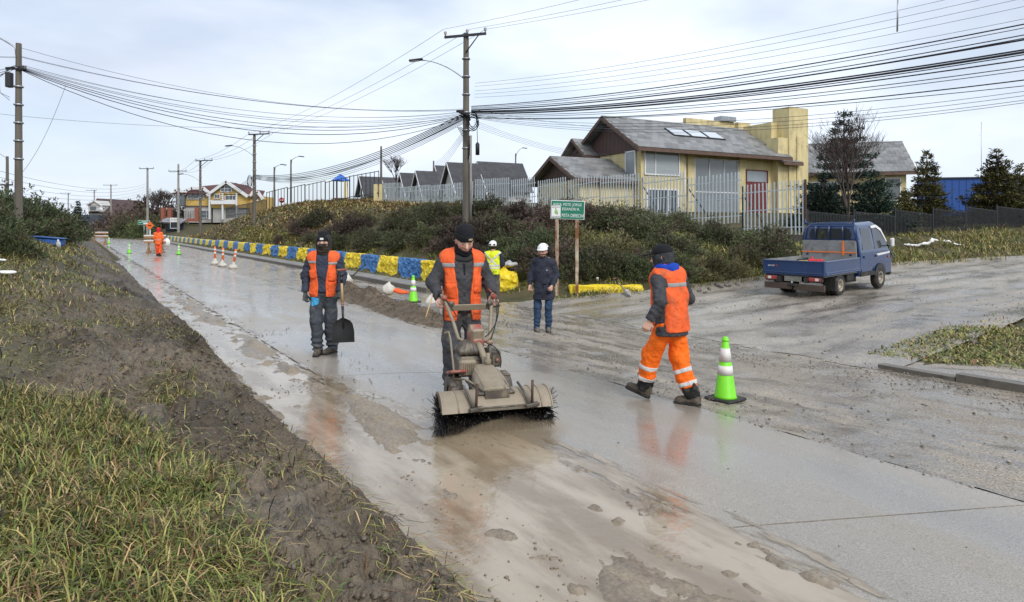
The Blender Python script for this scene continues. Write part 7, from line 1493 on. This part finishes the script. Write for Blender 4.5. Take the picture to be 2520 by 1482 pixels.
for sx in (-.62, .62): MB().box((sx, 1.09, 1.06), (.07, .02, .05), bev=.01).build('latch', M_hblack, hb)
for x in (-.78, -.42, 0, .42, .78): MB().tube([(x * .98, 1.12, 1.46), (x * .9, 1.14, 1.97)], .022, 6).build('guard_bar', M_tr, hb)
MB().tube([(-.72, 1.14, 1.96), (.72, 1.14, 1.96)], .024, 6).build('guard_rail', M_tr, hb)
for sx in (-1, 1): MB().box((sx * .70, 1.14, 2.02), (.05, .05, .12), (0, sx * .3, 0), bev=.01).build('guard_stub', M_tr, hb)
# rear end, chassis, wheels
for sx in (-1, 1):
    MB().box((sx * .38, .9, .48), (.09, 4.0, .14)).build('chassis_rail', M_trd, tr); lb_ = MB().box((sx * .60, -1.0, .51), (.42, .07, .16), bev=.03).build('light_housing', M_trd, tr)
    MB().box((sx * .60, -1.035, .51), (.34, .03, .10), bev=.025).build('tail_light', M_tl, lb_); MB().box((sx * .66, -1.052, .51), (.09, .012, .07), bev=.005).build('reverse_lens', M_tapew, lb_); MB().box((sx * .72, -.42, .36), (.30, .03, .36)).build('mud_flap', M_trd, tr)
    MB().tube([(sx * .74, .37 * math.cos(a), .31 + .36 * math.sin(a)) for a in np.linspace(R(10), R(190), 10)], .03, 6).build('fender', M_trd, tr)
MB().box((-.42, -1.02, .30), (.80, .06, .17), bev=.01).build('bumper_plank', M_wood, tr); MB().box((.44, -1.02, .28), (.84, .06, .17), bev=.01).build('bumper_plank', M_wood, tr); MB().box((0, -1.05, .34), (.26, .10, .07), bev=.01).build('tow_hitch', M_trd, tr); MB().lathe([(.0, 0), (.03, .02), (.03, .05), (0, .08)], 8, (0, -1.09, .37)).build('tow_ball', M_gal, tr)
MB().box((0, -1.03, .50), (.48, .02, .14), bev=.004).build('number_plate', mat('dirty_plate', (.22, .21, .18), .6, .3, 12, 0), tr)
MB().box((.0, .9, .38), (1.2, 1.2, .2)).build('underbody', M_trd, tr); MB().box((.66, .75, .50), (.22, .42, .26), bev=.02).build('battery_box', M_trd, tr)
def twheel(x, y, r, w_, dual=False):
    e_ = empty('wheel', (x, y, r)); e_.parent = tr; e_.rotation_euler = (0, R(90) if x > 0 else R(-90), 0)
    MB().lathe([(r * .58, -w_ / 2), (r * .9, -w_ / 2), (r * .985, -w_ * .36), (r, -w_ * .2), (r, w_ * .2), (r * .985, w_ * .36), (r * .9, w_ / 2), (r * .58, w_ / 2)], 30, cap=False).build('tyre', M_tyre, e_)
    MB().lathe([(0, w_ * .10), (r * .2, w_ * .12), (r * .24, w_ * .30), (r * .42, w_ * .34), (r * .47, w_ * .46), (r * .60, w_ * .50), (r * .60, w_ * .2), (r * .3, 0)], 24).build('rim', M_rim, e_)
    for q in range(8): a = q * 6.283 / 8; MB().lathe([(.02, 0), (.02, .006), (0, .008)], 6, (r * .35 * math.cos(a), r * .35 * math.sin(a), w_ * .325)).build('rim_hole', M_hblack, e_)
for sx in (-1, 1): twheel(sx * .735, 0, .295, .17); twheel(sx * .55, 0, .295, .17); twheel(sx * .77, 2.58, .325, .19)
for sx in (-1, 1):
    m = MB(); m.prism([(2.58 + .40 * math.cos(a), .40 + .36 * math.sin(a)) for a in np.linspace(0, math.pi, 14)], lambda u, v, k: (sx * (.845 + .012 * k), u, v), None); m.build('wheel_arch', M_hblack, cab)
side('sill', [(1.22, .44), (2.2, .44), (2.2, .56), (1.22, .56)], M_trd, .012); MB().box((0, 3.5, .45), (1.6, .12, .22), bev=.04).build('front_bumper', M_hblack, tr)
# load in the bed
def bedp(x, y, z): return tr.matrix_basis @ Vector((x, y, z))
bpy.context.view_layer.update()
o = link('fuel_can', sdf_mesh('fuel_can', lambda P: smin(sbox(P, (0, 0, .17), (.20, .11, .16), .04), rcone(P, (-.1, 0, .33), (-.1, 0, .38), .03, .03), .02), (-.3, -.2, -.02), (.3, .2, .45), .018, mat('red_plastic', (.62, .025, .03), .4, .1, 6, 0)), None, bedp(.12, .05, .65), (0, 0, hd - 1.2)); tag(o, 'red plastic fuel can in the truck bed', 'fuel can')
o = link('chain_saw', sdf_mesh('chain_saw', lambda P: smin(sbox(P, (0, 0, .22), (.15, .10, .13), .04), rcone(P, (-.15, 0, .30), (.12, 0, .38), .03, .03), .03) + .008 * sn3(P, 6, 2), (-.3, -.2, .0), (.3, .2, .5), .018, [mat('yellow_casing', (.70, .55, .06), .45, .1, 6, 0), M_hblack], mifn=lambda C: (C[:, 2] > .32) | (C[:, 0] < -.09)), None, bedp(-.28, .12, .62), (0, 0, hd - 1.4)); tag(o, 'small yellow and black power tool beside the red can in the truck bed', 'power tool')
